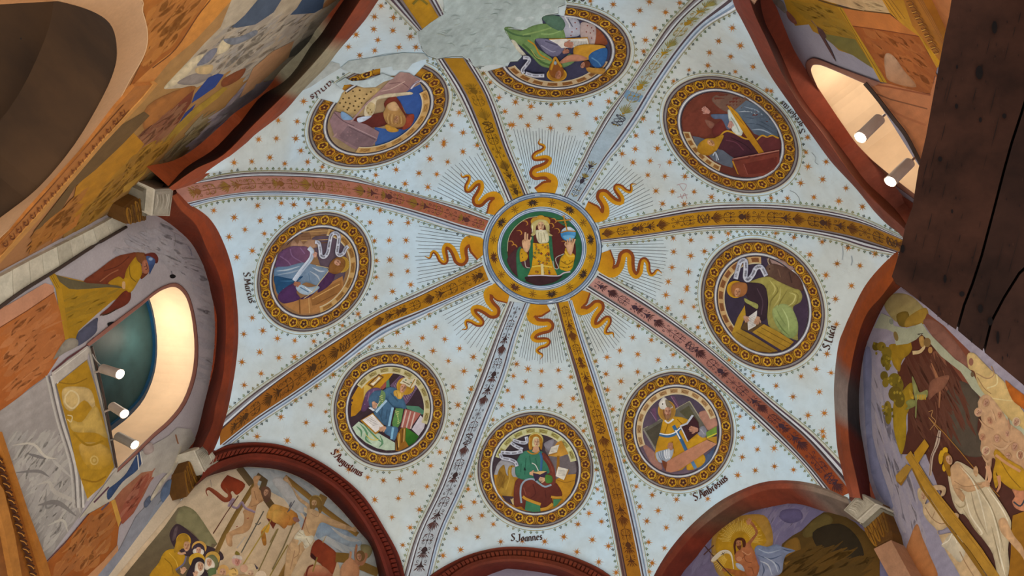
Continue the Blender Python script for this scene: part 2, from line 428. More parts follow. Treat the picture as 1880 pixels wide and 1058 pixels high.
    def done(s):
        if not s.V: return None
        px = np.concatenate(s.V); off = np.concatenate(s.O)
        X = s.surf.hit(px, off)+CZ
        n, p, l, k, cat, grp = s.a
        if s.auto: RUN[p.name] = max(RUN.get(p.name, 0), s.o)
        return build(n, X, s.F, s.mat, p, np.concatenate(s.C), l, cat, grp, k)

def inside(q, poly):
    x, y = q[:, 0], q[:, 1]; r = np.zeros(len(q), bool); n = len(poly); j = n-1
    for i in range(n):
        xi, yi = poly[i]; xj, yj = poly[j]
        c = ((yi > y) != (yj > y)) & (x < (xj-xi)*(y-yi)/((yj-yi) if yj != yi else 1e-12)+xi)
        r ^= c; j = i
    return r

def slab(name, pts, plane, depth, mat, parent=None, col='#ffffff', off=0, label=None, kind=None, bev=0, cat=None, group=None):
    """solid prism: front outline on a plane, extruded away from the camera"""
    q = P2(pts) if isinstance(pts, str) else np.asarray(pts, float)
    A = plane.hit(q, off)+CZ; d = plane.hit(q.mean(0)[None], 0)[0]; n = plane.n*np.sign(plane.n@d)
    k = len(A)
    if bev:
        c = A.mean(0); A2 = c+(A-c)*(1-bev); Bk = A+n*depth; A1 = A+n*abs(np.linalg.norm(A[0]-c))*bev
        V = np.r_[A2, A1, Bk]; Fc = [list(range(k))]
        for r in range(2): Fc += [[r*k+i, r*k+(i+1) % k, (r+1)*k+(i+1) % k, (r+1)*k+i] for i in range(k)]
        Fc += [[2*k+i for i in range(k)][::-1]]
    else:
        V = np.r_[A, A+n*depth]; Fc = [list(range(k)), [k+i for i in range(k)][::-1]]+[[i, (i+1) % k, k+(i+1) % k, k+i] for i in range(k)]
    cols = np.tile(np.array(lin(col)), (len(V), 1))
    return build(name, V, Fc, mat, parent, cols, label, cat, group, kind)
# ================================================================== STRUCTURE
# ceiling: the vault shell
def make_ceiling():
    N = VT.N; X, Y = np.meshgrid(VT.gx, VT.gy, indexing='ij'); V = np.c_[X.ravel(), Y.ravel(), VT.H.ravel()+CAMZ]
    ok = np.ones(len(V), bool)
    for k in range(8):
        n = WP[k].n; ok &= ((V[:, :2]-[CX, CY])@n[:2] < AP+.42)
    idx = -np.ones(len(V), int); ok &= V[:, 2] > 4.5
    Fc = []
    I = np.arange(N*N).reshape(N, N)
    q = np.stack([I[:-1, :-1], I[1:, :-1], I[1:, 1:], I[:-1, 1:]], -1).reshape(-1, 4); q = q[ok[q].all(1)]
    u = np.unique(q); idx[u] = np.arange(len(u)); 
    o = build('ceiling', V[u], idx[q].tolist(), PLASTER, kind='structure', smooth=True,
              label='pale blue-white plaster vault strewn with painted gold stars')
    import bmesh
    bm = bmesh.new(); bm.from_mesh(o.data); off = Vector(WORLDLOC[o.name])
    for k in range(8):
        n = Vector(WP[k].n); co = Vector((CX, CY, 4.0))+n*(AP+SHIFT.get(k, 0)+(.03 if k in (5, 7) else .004))-off
        bmesh.ops.bisect_plane(bm, geom=bm.verts[:]+bm.edges[:]+bm.faces[:], plane_co=co, plane_no=n, clear_outer=True)
    bm.to_mesh(o.data); bm.free()
    return o
CEIL = make_ceiling()

def wframe(k):
    th = k*PI/4+ROT
    return np.array([CX, CY, 0])+WP[k].n*SHIFT.get(k, 0), WP[k].n, np.array([-math.sin(th), math.cos(th), 0])
def uz(k, q, d=0):
    C, n, l = wframe(k); P = Plane(C+n*(AP+WD+d), n).hit(q); return np.c_[(P-C)@l, P[:, 2]]
HALF = (AP+WD)*math.tan(PI/8)
WALLC = {4: '#a79d9c', 5: '#a87446', 3: '#c2ae92', 2: '#a8a2b4', 1: '#75708c', 0: '#a49da8', 7: '#9c98a4'}
WNAME = {4: 'wall_left', 5: 'wall_back_left', 3: 'wall_front_left', 2: 'wall_front', 1: 'wall_front_right', 0: 'wall_right', 7: 'wall_back_right'}
HOLES = {
 4: uz(4, catmull([(262,560),(282,543),(300,532),(320,527),(335,537),(345,555),(353,590),(357,640),(352,690),(335,737),(310,770),(282,795)], False, 3)).tolist()+uz(4, [(215,860),(165,636)]).tolist(),
 7: uz(7, catmull([(1590,155),(1560,142),(1535,131),(1510,121),(1497,119),(1491,122),(1490,134),(1505,168),(1522,200),(1548,234),(1575,269),(1605,297),(1635,322),(1663,344)], False, 3)).tolist()+uz(7, [(1700,372),(1716,345),(1675,287),(1630,215)]).tolist(),
 5: [[.97, 1.2]]+uz(5, catmull([(107,2),(155,15),(190,32),(207,52),(214,82),(212,120),(190,175),(137,265),(70,345),(0,400)], False, 3)).tolist()+[[-.95, 2.75], [-1.06, 1.2]]}
WALLS = {}
def make_wall(k):
    top = uz(k, resample(catmull(C3[k]), 40)).tolist()
    if top[0][0] > top[-1][0]: top = top[::-1]
    z0, z1 = top[0][1], top[-1][1]
    tt = [[t[0], t[1]+.014] for t in top if abs(t[0]) < HALF-.03]
    poly = [[-HALF, .2], [-HALF, 6.3], [tt[0][0]-.012, 6.3]]+tt+[[tt[-1][0]+.012, 6.3], [HALF, 6.3], [HALF, .2]]
    hole = HOLES.get(k); seq = poly+(hole or [])
    ed = [(i, (i+1) % len(poly)) for i in range(len(poly))]
    if hole: ed += [(len(poly)+i, len(poly)+(i+1) % len(hole)) for i in range(len(hole))]
    r = delaunay_2d_cdt([Vector(v) for v in seq], ed, [], 0, 1e-5, False)
    V2 = np.array([[v.x, v.y] for v in r[0]]); T = [list(f) for f in r[2]]
    cen = np.array([V2[t].mean(0) for t in T]); ok = inside(cen, np.array(poly))
    if hole: ok &= ~inside(cen, np.array(hole))
    T = [t for t, o in zip(T, ok) if o]
    C, n, l = wframe(k); V = C+n*(AP+WD)+V2[:, :1]*l+V2[:, 1:]*np.array([0, 0, 1])+CZ
    o = build(WNAME[k], V, T, WALLP, cols=np.tile(np.array(lin(WALLC[k])), (len(V), 1)), kind='structure')
    WALLS[k] = o
for k in (4, 5, 3, 2, 1, 0, 7): make_wall(k)

def tube(name, k, hole, d0, d1, mat, parent=None, closed=True, sc1=1.0, kind='structure', label=None, th=0, cols=None):
    C, n, l = wframe(k); h = np.array(hole); c = h.mean(0); m = len(h); V = []
    for d, s in ((d0, 1), (d1, sc1)):
        q = c+(h-c)*s; V.append(C+n*(AP+WD+d)+q[:, :1]*l+q[:, 1:]*np.array([0, 0, 1])+CZ)
    r = m if closed else m-1
    return build(name, np.concatenate(V), [[i, (i+1) % m, m+(i+1) % m, m+i] for i in range(r)], mat, parent, kind=kind, label=label)
def plate(name, k, poly, d, mat, parent=None, kind=None, label=None, thick=.02):
    C, n, l = wframe(k); h = np.array(poly); m = len(h)
    A = C+n*(AP+WD+d)+h[:, :1]*l+h[:, 1:]*np.array([0, 0, 1])+CZ; V = np.r_[A, A+n*thick]
    return build(name, V, [list(range(m)), list(range(m, 2*m))[::-1]]+[[i, (i+1) % m, m+(i+1) % m, m+i] for i in range(m)], mat, parent, kind=kind, label=label)

# windows: splayed reveal, frame ring and night glass
FRAME = simple('dark_blue_window_frame', '#08304c', .4, bs=0)
def make_window(k, nm, depth, lab):
    H = HOLES[k]
    rv = tube(nm, k, H, 0, depth, REVEAL, label=lab)
    h = np.array(H); c = h.mean(0); inn = c+(h-c)*.93
    C, n, l = wframe(k); V = []
    for q, d in ((h, depth-.06), (inn, depth-.06), (inn, depth-.02)):
        V.append(C+n*(AP+WD+d)+q[:, :1]*l+q[:, 1:]*np.array([0, 0, 1])+CZ)
    m = len(h)
    build('window_frame', np.concatenate(V), [[r*m+i, r*m+(i+1) % m, (r+1)*m+(i+1) % m, (r+1)*m+i] for r in (0, 1) for i in range(m)], FRAME, rv)
    plate('pane', k, inn.tolist(), depth-.03, GLASS, rv)
    # a mullion dividing the glass
    zb, zt = h[:, 1].min(), h[:, 1].max(); uc = c[0]
    for u0 in ():
        plate('mullion', k, [[u0, zb+.02], [u0+.03, zb+.02], [u0+.03, zt-.05], [u0, zt-.05]], depth-.065, FRAME, rv, thick=.03)
make_window(4, 'window_1', .42, 'arched window in the left wall with a bright cream reveal and dark night glass')
make_window(7, 'window_2', .55, 'arched window in the upper right wall with a bright cream reveal')
# dark side chapel beyond the arch at upper left
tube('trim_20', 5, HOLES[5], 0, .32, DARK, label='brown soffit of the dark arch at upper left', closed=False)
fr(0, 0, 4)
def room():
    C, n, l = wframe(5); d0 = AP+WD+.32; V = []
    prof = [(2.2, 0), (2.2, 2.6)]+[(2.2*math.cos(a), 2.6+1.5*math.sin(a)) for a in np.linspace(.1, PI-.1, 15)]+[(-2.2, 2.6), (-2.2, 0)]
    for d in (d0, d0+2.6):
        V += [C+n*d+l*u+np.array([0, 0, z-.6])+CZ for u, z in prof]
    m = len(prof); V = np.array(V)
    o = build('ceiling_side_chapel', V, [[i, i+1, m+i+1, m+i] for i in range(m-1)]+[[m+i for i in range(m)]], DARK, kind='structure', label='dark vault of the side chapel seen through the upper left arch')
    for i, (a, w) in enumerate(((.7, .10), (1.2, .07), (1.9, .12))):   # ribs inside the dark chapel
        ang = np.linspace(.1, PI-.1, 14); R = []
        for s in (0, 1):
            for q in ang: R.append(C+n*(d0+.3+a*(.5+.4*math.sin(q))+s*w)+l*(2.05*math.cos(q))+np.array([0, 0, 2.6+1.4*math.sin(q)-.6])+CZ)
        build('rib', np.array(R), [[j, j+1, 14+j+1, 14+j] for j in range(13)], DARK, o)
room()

# ------------------------------------------------------------------ wall arches (front face + soffit)
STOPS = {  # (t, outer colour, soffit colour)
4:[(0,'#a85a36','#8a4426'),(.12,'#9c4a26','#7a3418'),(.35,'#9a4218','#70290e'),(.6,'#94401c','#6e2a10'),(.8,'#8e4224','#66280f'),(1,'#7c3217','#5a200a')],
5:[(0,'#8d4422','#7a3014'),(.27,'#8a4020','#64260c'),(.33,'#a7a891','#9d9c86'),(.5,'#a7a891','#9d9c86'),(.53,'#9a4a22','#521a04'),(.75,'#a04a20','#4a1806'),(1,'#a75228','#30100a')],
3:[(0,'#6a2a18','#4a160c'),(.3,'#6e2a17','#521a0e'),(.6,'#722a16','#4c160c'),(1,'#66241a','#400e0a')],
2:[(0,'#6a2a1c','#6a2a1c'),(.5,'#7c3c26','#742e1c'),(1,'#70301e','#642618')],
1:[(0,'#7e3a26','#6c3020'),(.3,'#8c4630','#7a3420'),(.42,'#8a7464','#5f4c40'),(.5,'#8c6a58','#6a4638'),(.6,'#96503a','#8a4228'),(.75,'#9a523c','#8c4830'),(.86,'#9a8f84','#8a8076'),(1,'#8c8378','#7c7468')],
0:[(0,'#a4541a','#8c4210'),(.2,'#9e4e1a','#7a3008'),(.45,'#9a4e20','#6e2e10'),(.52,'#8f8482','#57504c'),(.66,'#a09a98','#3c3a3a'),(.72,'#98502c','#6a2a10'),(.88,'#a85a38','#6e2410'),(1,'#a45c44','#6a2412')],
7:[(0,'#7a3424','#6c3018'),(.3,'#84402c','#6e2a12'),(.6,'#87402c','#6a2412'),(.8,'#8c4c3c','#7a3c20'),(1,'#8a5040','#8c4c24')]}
ALAB = {4:'brick-red painted arch around the left wall with the large arched window',5:'broken brick-red arch at upper left with a grey plaster repair',
3:'dark red moulded arch with dentils above the painted crucifixion',2:'dark red moulded arch with dentils at the bottom centre',
1:'red arch with grey stains above the painted resurrection',0:'brick-red arch with a grey patch beside the roundel with the ox',7:'dark red arch beside the upper right window'}
def colour_along(st, j, n):
    t = np.array([s[0] for s in st]); c = np.array([lin(s[j]) for s in st]); x = np.linspace(0, 1, n)
    return np.c_[[np.interp(x, t, c[:, i]) for i in range(3)]].T
def make_arch(idx, k):
    n = 90; C, nn, l = wframe(k); P0 = wall_plane(k, 0)
    c1, c2, c3 = [resample(catmull(c[k]), n) for c in (C1, C2, C3)]
    A = P0.hit(c1); B = P0.hit(c2); D = WP[k].hit(c3)
    a0 = A-nn*0; mid = (B+D)/2; mid[:, :] = B+(D-B)*.5
    back = A+nn*WD
    rows = [back, A, A+(B-A)*.5+(-nn*.012), B, B+(D-B)*.06+0*nn, mid, D] if k not in (3, 2) else None
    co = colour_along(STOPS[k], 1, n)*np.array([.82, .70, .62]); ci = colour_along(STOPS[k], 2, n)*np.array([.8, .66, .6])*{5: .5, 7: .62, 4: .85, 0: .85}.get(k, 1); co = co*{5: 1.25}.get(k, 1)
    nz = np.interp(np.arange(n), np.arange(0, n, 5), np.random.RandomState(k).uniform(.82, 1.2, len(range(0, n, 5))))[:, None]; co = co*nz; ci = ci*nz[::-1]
    if k in (3, 2):   # moulded profile: fillet, hollow, dentil bed, roll, soffit
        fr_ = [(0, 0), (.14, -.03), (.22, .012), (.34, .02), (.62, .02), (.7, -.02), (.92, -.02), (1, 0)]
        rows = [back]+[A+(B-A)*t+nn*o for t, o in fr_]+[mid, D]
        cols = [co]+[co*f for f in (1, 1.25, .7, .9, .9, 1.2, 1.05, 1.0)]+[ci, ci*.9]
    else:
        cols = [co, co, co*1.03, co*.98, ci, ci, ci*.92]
    V = np.concatenate(rows)+CZ; R = len(rows)
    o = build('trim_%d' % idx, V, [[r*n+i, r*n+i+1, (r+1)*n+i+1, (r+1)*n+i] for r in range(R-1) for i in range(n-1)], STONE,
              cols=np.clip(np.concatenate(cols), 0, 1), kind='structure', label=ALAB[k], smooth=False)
    if k in (3, 2):   # dentils: little blocks set in the bed of the moulding
        m = 62 if k == 3 else 50; a = resample(A, m) if False else None
        for i in range(m):
            t = (i+.5)/m*(n-1); j = int(t); f = t-j; w = .36*(n-1)/m
            def at(M, tt):
                tt = min(max(tt, 0), n-1.001); jj = int(tt); return M[jj]*(1-(tt-jj))+M[jj+1]*(tt-jj)
            q = []
            for tt, s in ((t-w, .36), (t+w, .36), (t+w, .6), (t-w, .6)):
                q.append(at(A, tt)+(at(B, tt)-at(A, tt))*s)
            q = np.array(q)
            V = np.r_[q-nn*.022, q+nn*.03]+CZ
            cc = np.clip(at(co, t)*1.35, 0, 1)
            build('dentil', V, [[0,1,2,3],[4,5,6,7],[0,1,5,4],[1,2,6,5],[2,3,7,6],[3,0,4,7]], STONE, o, np.tile(cc, (8, 1)))
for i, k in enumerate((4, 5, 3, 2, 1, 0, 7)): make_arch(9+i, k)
# ================================================================== PAINTED VAULT
fr()
def springer(i, k, c, w=.3, r=RC+.06, z0=5.5):
    th = k*PI/4+ROT; n = np.array([math.cos(th), math.sin(th), 0]); l = np.array([-n[1], n[0], 0]); C = np.array([CX, CY, CAMZ]); V = []
    for d in (0, .2):
        for u, z in ((-w, z0), (w, z0), (w, 6.3), (-w, 6.3)): V.append(C+n*(r+d)+l*u+np.array([0, 0, z]))
    build('trim_%d' % i, V, [[0,1,2,3],[4,5,6,7],[0,1,5,4],[1,2,6,5],[2,3,7,6],[3,0,4,7]], STONE, cols=np.tile(lin(c), (8, 1)), kind='structure')
for i, (k, c) in enumerate(((4.5, '#8f4a28'), (3.5, '#6c2c18'), (.5, '#7a3a26'), (7.5, '#8a4a38'), (6.5, '#7c3424'), (5.5, '#8a4020'))): springer(21+i, k, c, .16 if k != 7.5 else .3)
# ---- ribs: painted bands with stone mouldings.  Lo/Lb/Rb/Ro: outer and band edges on both sides, from the hub outwards
RIBS = {
'left':dict(k=1, L=[(900,401),(845,380),(770,360),(695,340),(645,325),(570,317),(470,315),(400,323),(340,340)],
 l=[(897,406),(845,388),(795,371),(720,350),(645,334),(570,326),(470,324),(400,331),(320,344)],
 r=[(889,424),(845,412),(795,396),(720,375),(645,361),(557,352),(470,351),(400,360),(336,374)],
 R=[(884,434),(845,425),(795,409),(720,386),(645,369),(557,360),(470,359),(400,367),(345,382)], col='#a9644a', c2='#b5806f', ink='#5c3430',
 lab='rib from the hub to the left corner with dusty pink-red painted band', leaf='#8a6a2a'),
'low_left':dict(k=2, L=[(885,481),(820,513),(782,530),(695,571),(620,614),(545,665),(470,716),(408,766)],
 l=[(887,488),(820,520),(770,545),(695,579),(620,627),(545,676),(470,733),(404,792)],
 r=[(897,514),(837,542),(770,570),(695,602),(620,661),(545,716),(470,766),(404,818)],
 R=[(905,523),(857,541),(770,584),(695,622),(620,677),(545,730),(470,780),(424,815)], col='#b27c12', c2='#9a5f1c', ink='#4f3214',
 lab='rib with ochre-yellow painted band running to the lower left corner', leaf='#5c3a12'),
'down_left':dict(k=3, L=[(935,553),(909,617),(880,692),(841,792),(804,893),(763,980),(738,1062)],
 l=[(944,555),(920,617),(894,692),(854,792),(816,893),(775,980),(751,1062)],
 r=[(962,557),(938,617),(916,692),(876,792),(840,893),(802,980),(781,1062)],
 R=[(972,556),(949,617),(927,692),(889,792),(852,893),(813,980),(790,1062)], col='#b7c9d6', c2='#b9c2c8', ink='#3d2c2c',
 lab='rib with pale blue-white painted band running down to the left of the roundel with the eagle', leaf='#5a3b36'),
'down_right':dict(k=4, L=[(1020,556),(1036,617),(1057,692),(1084,792),(1109,893),(1126,980),(1141,1062)],
 l=[(1025,556),(1041,617),(1065,692),(1091,792),(1117,893),(1136,980),(1152,1062)],
 r=[(1043,553),(1061,617),(1085,692),(1117,792),(1142,893),(1162,980),(1178,1062)],
 R=[(1050,551),(1071,617),(1097,692),(1127,792),(1155,893),(1175,980),(1191,1062)], col='#bf8c16', c2='#a86f1c', ink='#5a3416',
 lab='rib with ochre-yellow painted band running down to the right of the roundel with the eagle', leaf='#6b3d12'),
'low_right':dict(k=5, L=[(1101,500),(1152,530),(1215,571),(1302,637),(1390,712),(1445,757),(1492,795),(1546,850)],
 l=[(1094,510),(1146,540),(1212,582),(1296,643),(1378,716),(1432,765),(1485,812),(1548,886),(1560,905)],
 r=[(1082,524),(1132,556),(1190,594),(1272,654),(1350,722),(1418,782),(1477,843),(1524,900),(1536,916)],
 R=[(1074,532),(1125,563),(1182,600),(1262,660),(1340,728),(1402,785),(1464,843),(1502,890)], col='#c08f84', c2='#8f4420', ink='#3f2c38',
 lab='rib to the lower right corner, band pale pink at the hub turning rust red', leaf='#4c2a2a'),
'right':dict(k=6, L=[(1099,415),(1190,396),(1290,377),(1390,374),(1470,379),(1540,390),(1590,405),(1645,431),(1672,443)],
 l=[(1100,421),(1190,405),(1290,389),(1390,384),(1470,390),(1540,401),(1590,414),(1645,436),(1672,448)],
 r=[(1103,440),(1190,429),(1290,415),(1390,412),(1470,417),(1540,428),(1590,441),(1645,460),(1672,470)],
 R=[(1104,446),(1190,436),(1290,422),(1390,420),(1470,427),(1540,441),(1590,457),(1645,468),(1672,478)], col='#c08c16', c2='#9c6c1c', ink='#4b3024',
 lab='rib with ochre-yellow painted band running to the right corner behind the wooden beam', leaf='#6a4016'),
'up_right':dict(k=7, L=[(1034,361),(1067,297),(1083,265),(1112,212),(1150,162),(1190,100),(1222,50),(1250,20),(1275,-6)],
 l=[(1042,362),(1076,297),(1092,265),(1124,212),(1157,162),(1202,100),(1240,50),(1268,20),(1299,-6)],
 r=[(1058,369),(1102,297),(1124,265),(1160,212),(1190,162),(1232,100),(1270,52),(1305,20),(1333,-3)],
 R=[(1066,372),(1113,297),(1140,265),(1177,212),(1207,162),(1250,100),(1295,50),(1345,20),(1362,8)], col='#a9c0cf', c2='#b9c3b8', ink='#3a3440',
 lab='rib with worn grey-blue band and gilt candelabrum running to the upper right corner', leaf='#8a7a3a'),
'up_left':dict(k=8, L=[(931,371),(905,310),(884,265),(842,175),(801,107)], l=[(942,366),(917,310),(895,265),(858,175),(815,107)],
 r=[(962,360),(941,310),(922,265),(890,175),(850,107)], R=[(971,357),(952,310),(934,265),(902,175),(864,107)], col='#bb8d14', c2='#b3831c', ink='#4c3616',
 lab='rib with ochre-yellow painted band, broken off by bare grey plaster at the top', leaf='#7a5a16')}
def lerp(a, b, t): return np.asarray(a)*(1-t)+np.asarray(b)*t
def fringe(p, curve, side, step=10.5, size=2.6, cols=('#566b3c', '#3c4a44', '#7a8a52', '#8a8448')):
    """row of little trefoils along a curve; side = +1/-1"""
    c = np.asarray(curve, float); L = np.linalg.norm(np.diff(c, axis=0), axis=1).sum(); n = int(L/step)
    if n < 2: return
    q = resample(c, n); d = np.gradient(q, axis=0); d /= np.linalg.norm(d, axis=1)[:, None]; nn = np.c_[-d[:, 1], d[:, 0]]*side
    p.ln((c+0), 1.1, '#a9a272', 0, raw=True); ob = p.o
    for i in range(n):
        if random.random() < .06: continue
        o = q[i]+nn[i]*size*1.3; col = random.choice(cols)
        p.o = ob; p.ln([q[i], o], .8, col, 0, raw=True)
        for k in (-1, 0, 1):
            cc = o+d[i]*k*size*.62+nn[i]*(0 if k else size*.75); r = size*.5
            p.raw([cc+np.array([r, 0]), cc+np.array([0, r]), cc-np.array([r, 0]), cc-np.array([0, r])], [[0, 1, 2, 3]], lin(col))
def motif(p, kind, ctr, T, N, w, L, ink, leaf):
    """one candelabrum ornament in a rib band: T along, N across"""
    ctr = np.array(ctr, float)
    def M(l): return np.array([ctr+T*a*L+N*b*w for a, b in l])
    def curl(a0, b0, r, s, dr=1, wd=1.1, c=None):
        t = np.linspace(0, 1.5*2*PI*.8, 14); rr = np.linspace(r, r*.25, 14)
        p.ln(np.array([ctr+T*(a0*L+dr*math.cos(x)*q*w)+N*(b0*w+s*math.sin(x)*q*w) for x, q in zip(t, rr)]), wd, c or ink, 0, 1, raw=True)
    def lf(a0, b0, a1, b1, wd=2.2, c=None):
        p.ln(M([(a0, b0), ((a0+a1)/2+.02, (b0+b1)/2+(b1-b0)*.12), (a1, b1)]), [.5, wd, .4], c or leaf, 1, raw=True)
    p.ln(M([(-.52, 0), (.52, 0)]), .9, ink, 0, 0, raw=True)
    if kind == 0:      # urn with sprays
        p.pg(M([(-.42, .03), (-.32, .16), (-.12, .24), (.02, .1), (.08, .22), (.13, .22), (.13, -.22), (.08, -.22), (.02, -.1), (-.12, -.24), (-.32, -.16), (-.42, -.03)]), ink, 0, raw=True)
        for s in (-1, 1):
            curl(-.3, s*.3, .1, s); lf(.13, s*.06, .42, s*.4); lf(.13, s*.04, .5, s*.22); lf(.13, 0, .5, s*.08, 1.6); lf(-.05, s*.24, .12, s*.42, 1.8)
    elif kind == 1:    # paired scrolls
        for s in (-1, 1):
            curl(-.12, s*.22, .17, s, 1, 1.2); curl(.3, s*.22, .13, s, -1, 1.1); lf(-.45, s*.04, -.28, s*.36); lf(.05, s*.05, .12, s*.42, 1.6)
        p.pg(M([(.1, .08), (.2, 0), (.1, -.08), (0, 0)]), ink, 0, raw=True)
    elif kind == 2:    # acanthus tuft
        for i, b in enumerate((.46, .36, .24, .12)):
            for s in (-1, 1): lf(-.42+i*.05, s*.03, .0+i*.14, s*b, 2.4)
        p.pg(M([(-.5, .07), (-.4, .1), (-.36, 0), (-.4, -.1), (-.5, -.07)]), ink, 0, raw=True)
    elif kind == 3:    # knot
        a = np.linspace(0, 2*PI, 30); p.ln(ctr+np.outer(.4*L*np.sin(a), T)+np.outer(.34*w*np.sin(2*a+.6), N), 1.0, ink, 0, raw=True)
        p.ln(ctr+np.outer(.38*L*np.sin(a+.4), T)+np.outer(.32*w*np.sin(3*a), N), .9, ink, 0, raw=True)
        for s in (-1, 1): lf(s*.4, 0, s*.5, .2); lf(s*.4, 0, s*.5, -.2)
    elif kind == 4:    # flower with tendrils
        for i in range(8):
            t = i*PI/4; p.ln([ctr+(T*math.cos(t)+N*math.sin(t))*w*.05, ctr+(T*math.cos(t)+N*math.sin(t))*w*.26], [.8, 2.2, .6], ink if i % 2 else leaf, 0, raw=True)
        for s in (-1, 1): curl(-.34, s*.26, .11, s, 1); curl(.34, s*.26, .11, s, -1)
    elif kind == 5:    # bell with tendrils
        p.pg(M([(-.3, .03), (-.05, .08), (.12, .26), (.17, .26), (.17, -.26), (.12, -.26), (-.05, -.08), (-.3, -.03)]), ink, 0, raw=True)
        for s in (-1, 1): curl(-.3, s*.24, .12, s); lf(.17, s*.1, .46, s*.4); lf(.17, s*.03, .5, s*.16, 1.8); lf(-.1, s*.12, .0, s*.42, 1.6)
def make_rib(i, key, r):
    L, l, Rr, R = [catmull(r[a]) for a in 'LlrR']; n = 110
    L, l, q, R = [resample(x, n) for x in (L, l, Rr, R)]
    p = Paint('trim_%d' % i, None, VT, .0065, r['lab'], 'structure')
    t = np.linspace(0, 1, n); k = np.clip((t-.25)/.5, 0, 1)[:, None]
    cc = np.array(lin(r['col']))*(1-k)+np.array(lin(r['c2']))*k
    X = 5; rows = [lerp(l, q, a) for a in np.linspace(0, 1, X)]
    p.raw(np.concatenate(rows), [[b*n+j, b*n+j+1, (b+1)*n+j+1, (b+1)*n+j] for b in range(X-1) for j in range(n-1)], np.tile(cc, (X, 1))); p.up()
    pale = key in ('down_left', 'up_right')
    for A, B, sh in ((L, l, 0), (R, q, 1)):
        cs = ['#c9ccc0', '#5a4a4a', '#8f8f94', '#d3dbe2', '#4a3a3c'] if not sh else ['#d9dfe4', '#7f93ab', '#b9cbdc', '#51434a', '#c6ccd0']
        if key in ('down_right',) and not sh: cs = ['#cfcfbe', '#6a5250', '#5a3f3c', '#7a5e58', '#43302e']
        if key in ('low_right', 'right', 'up_left'): cs = ['#cdd0c4', '#564650', '#d4d9de', '#3f343a', '#8a7f7c']
        ed = [0, .16, .36, .6, .82, 1.0]
        for a, b, c in zip(ed[:-1], ed[1:], cs):
            p.strip(lerp(A, B, a), lerp(A, B, b), c, n)
    o = p.done()
    # ornaments
    mid = (l+q)/2; d = np.linalg.norm(np.diff(mid, axis=0), axis=1); cum = np.r_[0, np.cumsum(d)]; tot = cum[-1]; s = 15; j = 0
    rnd = random.Random(i*13)
    seq = [2, 1, 0, 4, 1, 5, 2, 1, 0, 5, 2, 4, 1, 3]
    while s < tot-14:
        ii = int(np.searchsorted(cum, s)); ii = min(max(ii, 1), n-2)
        c = mid[ii]; T = mid[ii+1]-mid[ii-1]; T /= np.linalg.norm(T); w = np.linalg.norm(l[ii]-q[ii]); Nn = (q[ii]-l[ii])/w
        worn = (key == 'up_right' and 70 < s < 165)
        if not worn:
            m = Paint('ornament', o, VT, .0095)
            f = s/tot; ink = r['ink']; leaf = r['leaf']
            if key == 'left' and f > .45: ink, leaf = '#8a5a2c', '#94702c'
            if key == 'up_right' and s > 165: ink, leaf = '#a5821e', '#8f8a4c'
            if key == 'up_left' and s > 150: ink, leaf = '#7a5a14', '#94701c'
            if not (key == 'up_left' and s > 215):
                motif(m, seq[(j+i) % len(seq)], c, T, Nn, w*.92, 24, ink, leaf); m.done()
        s += 25; j += 1
    if key == 'up_right':   # darker blue repainted patch on the band
        m = Paint('blue_patch', o, VT, .0088, 'darker blue smear on the worn band')
        m.pg([(1151,165),(1192,180),(1184,190),(1150,182),(1145,176)], '#7ba0bd', 0, raw=True); m.done()
    m = Paint('leaf_fringe', o, VT, .0045, kind='stuff')
    for A, B in ((L, l), (R, q)):
        v = A-B; v /= np.linalg.norm(v, axis=1)[:, None]; c = A+v*2.5
        dd = np.gradient(c, axis=0); sd = 1 if (np.cross(dd[n//2], v[n//2]) > 0) else -1
        fringe(m, c, sd)
    m.done()
for i, (k, r) in enumerate(RIBS.items()): make_rib(i+1, k, r)
# the detached top piece of the upper left rib
p = Paint('trim_16', None, VT, .0065, 'short ochre piece of painted rib above the bare plaster patch', 'structure')
p.pg([(735,-6),(783,-6),(806,32),(790,42),(776,55)], '#b8891a', raw=True)
p.o = .0075
for a, b, c in ((0,.2,'#cdd0c4'),(.2,.4,'#564650'),(.4,.6,'#b9bfc6'),(.6,.8,'#3f343a'),(.8,1,'#8a7f7c')):
    A, B = np.array([(705,-6),(768,58)]), np.array([(735,-6),(776,54)]); p.strip(lerp(A,B,a), lerp(A,B,b), c, 8)
    A, B = np.array([(802,-6),(818,27)]), np.array([(783,-6),(805,31)]); p.strip(lerp(A,B,a), lerp(A,B,b), c, 6)
p.ln([(758,8),(770,-2),(785,8)], 4, '#7a6a24'); fringe(p, [(702,-6),(765,60)], 1)
p.done()
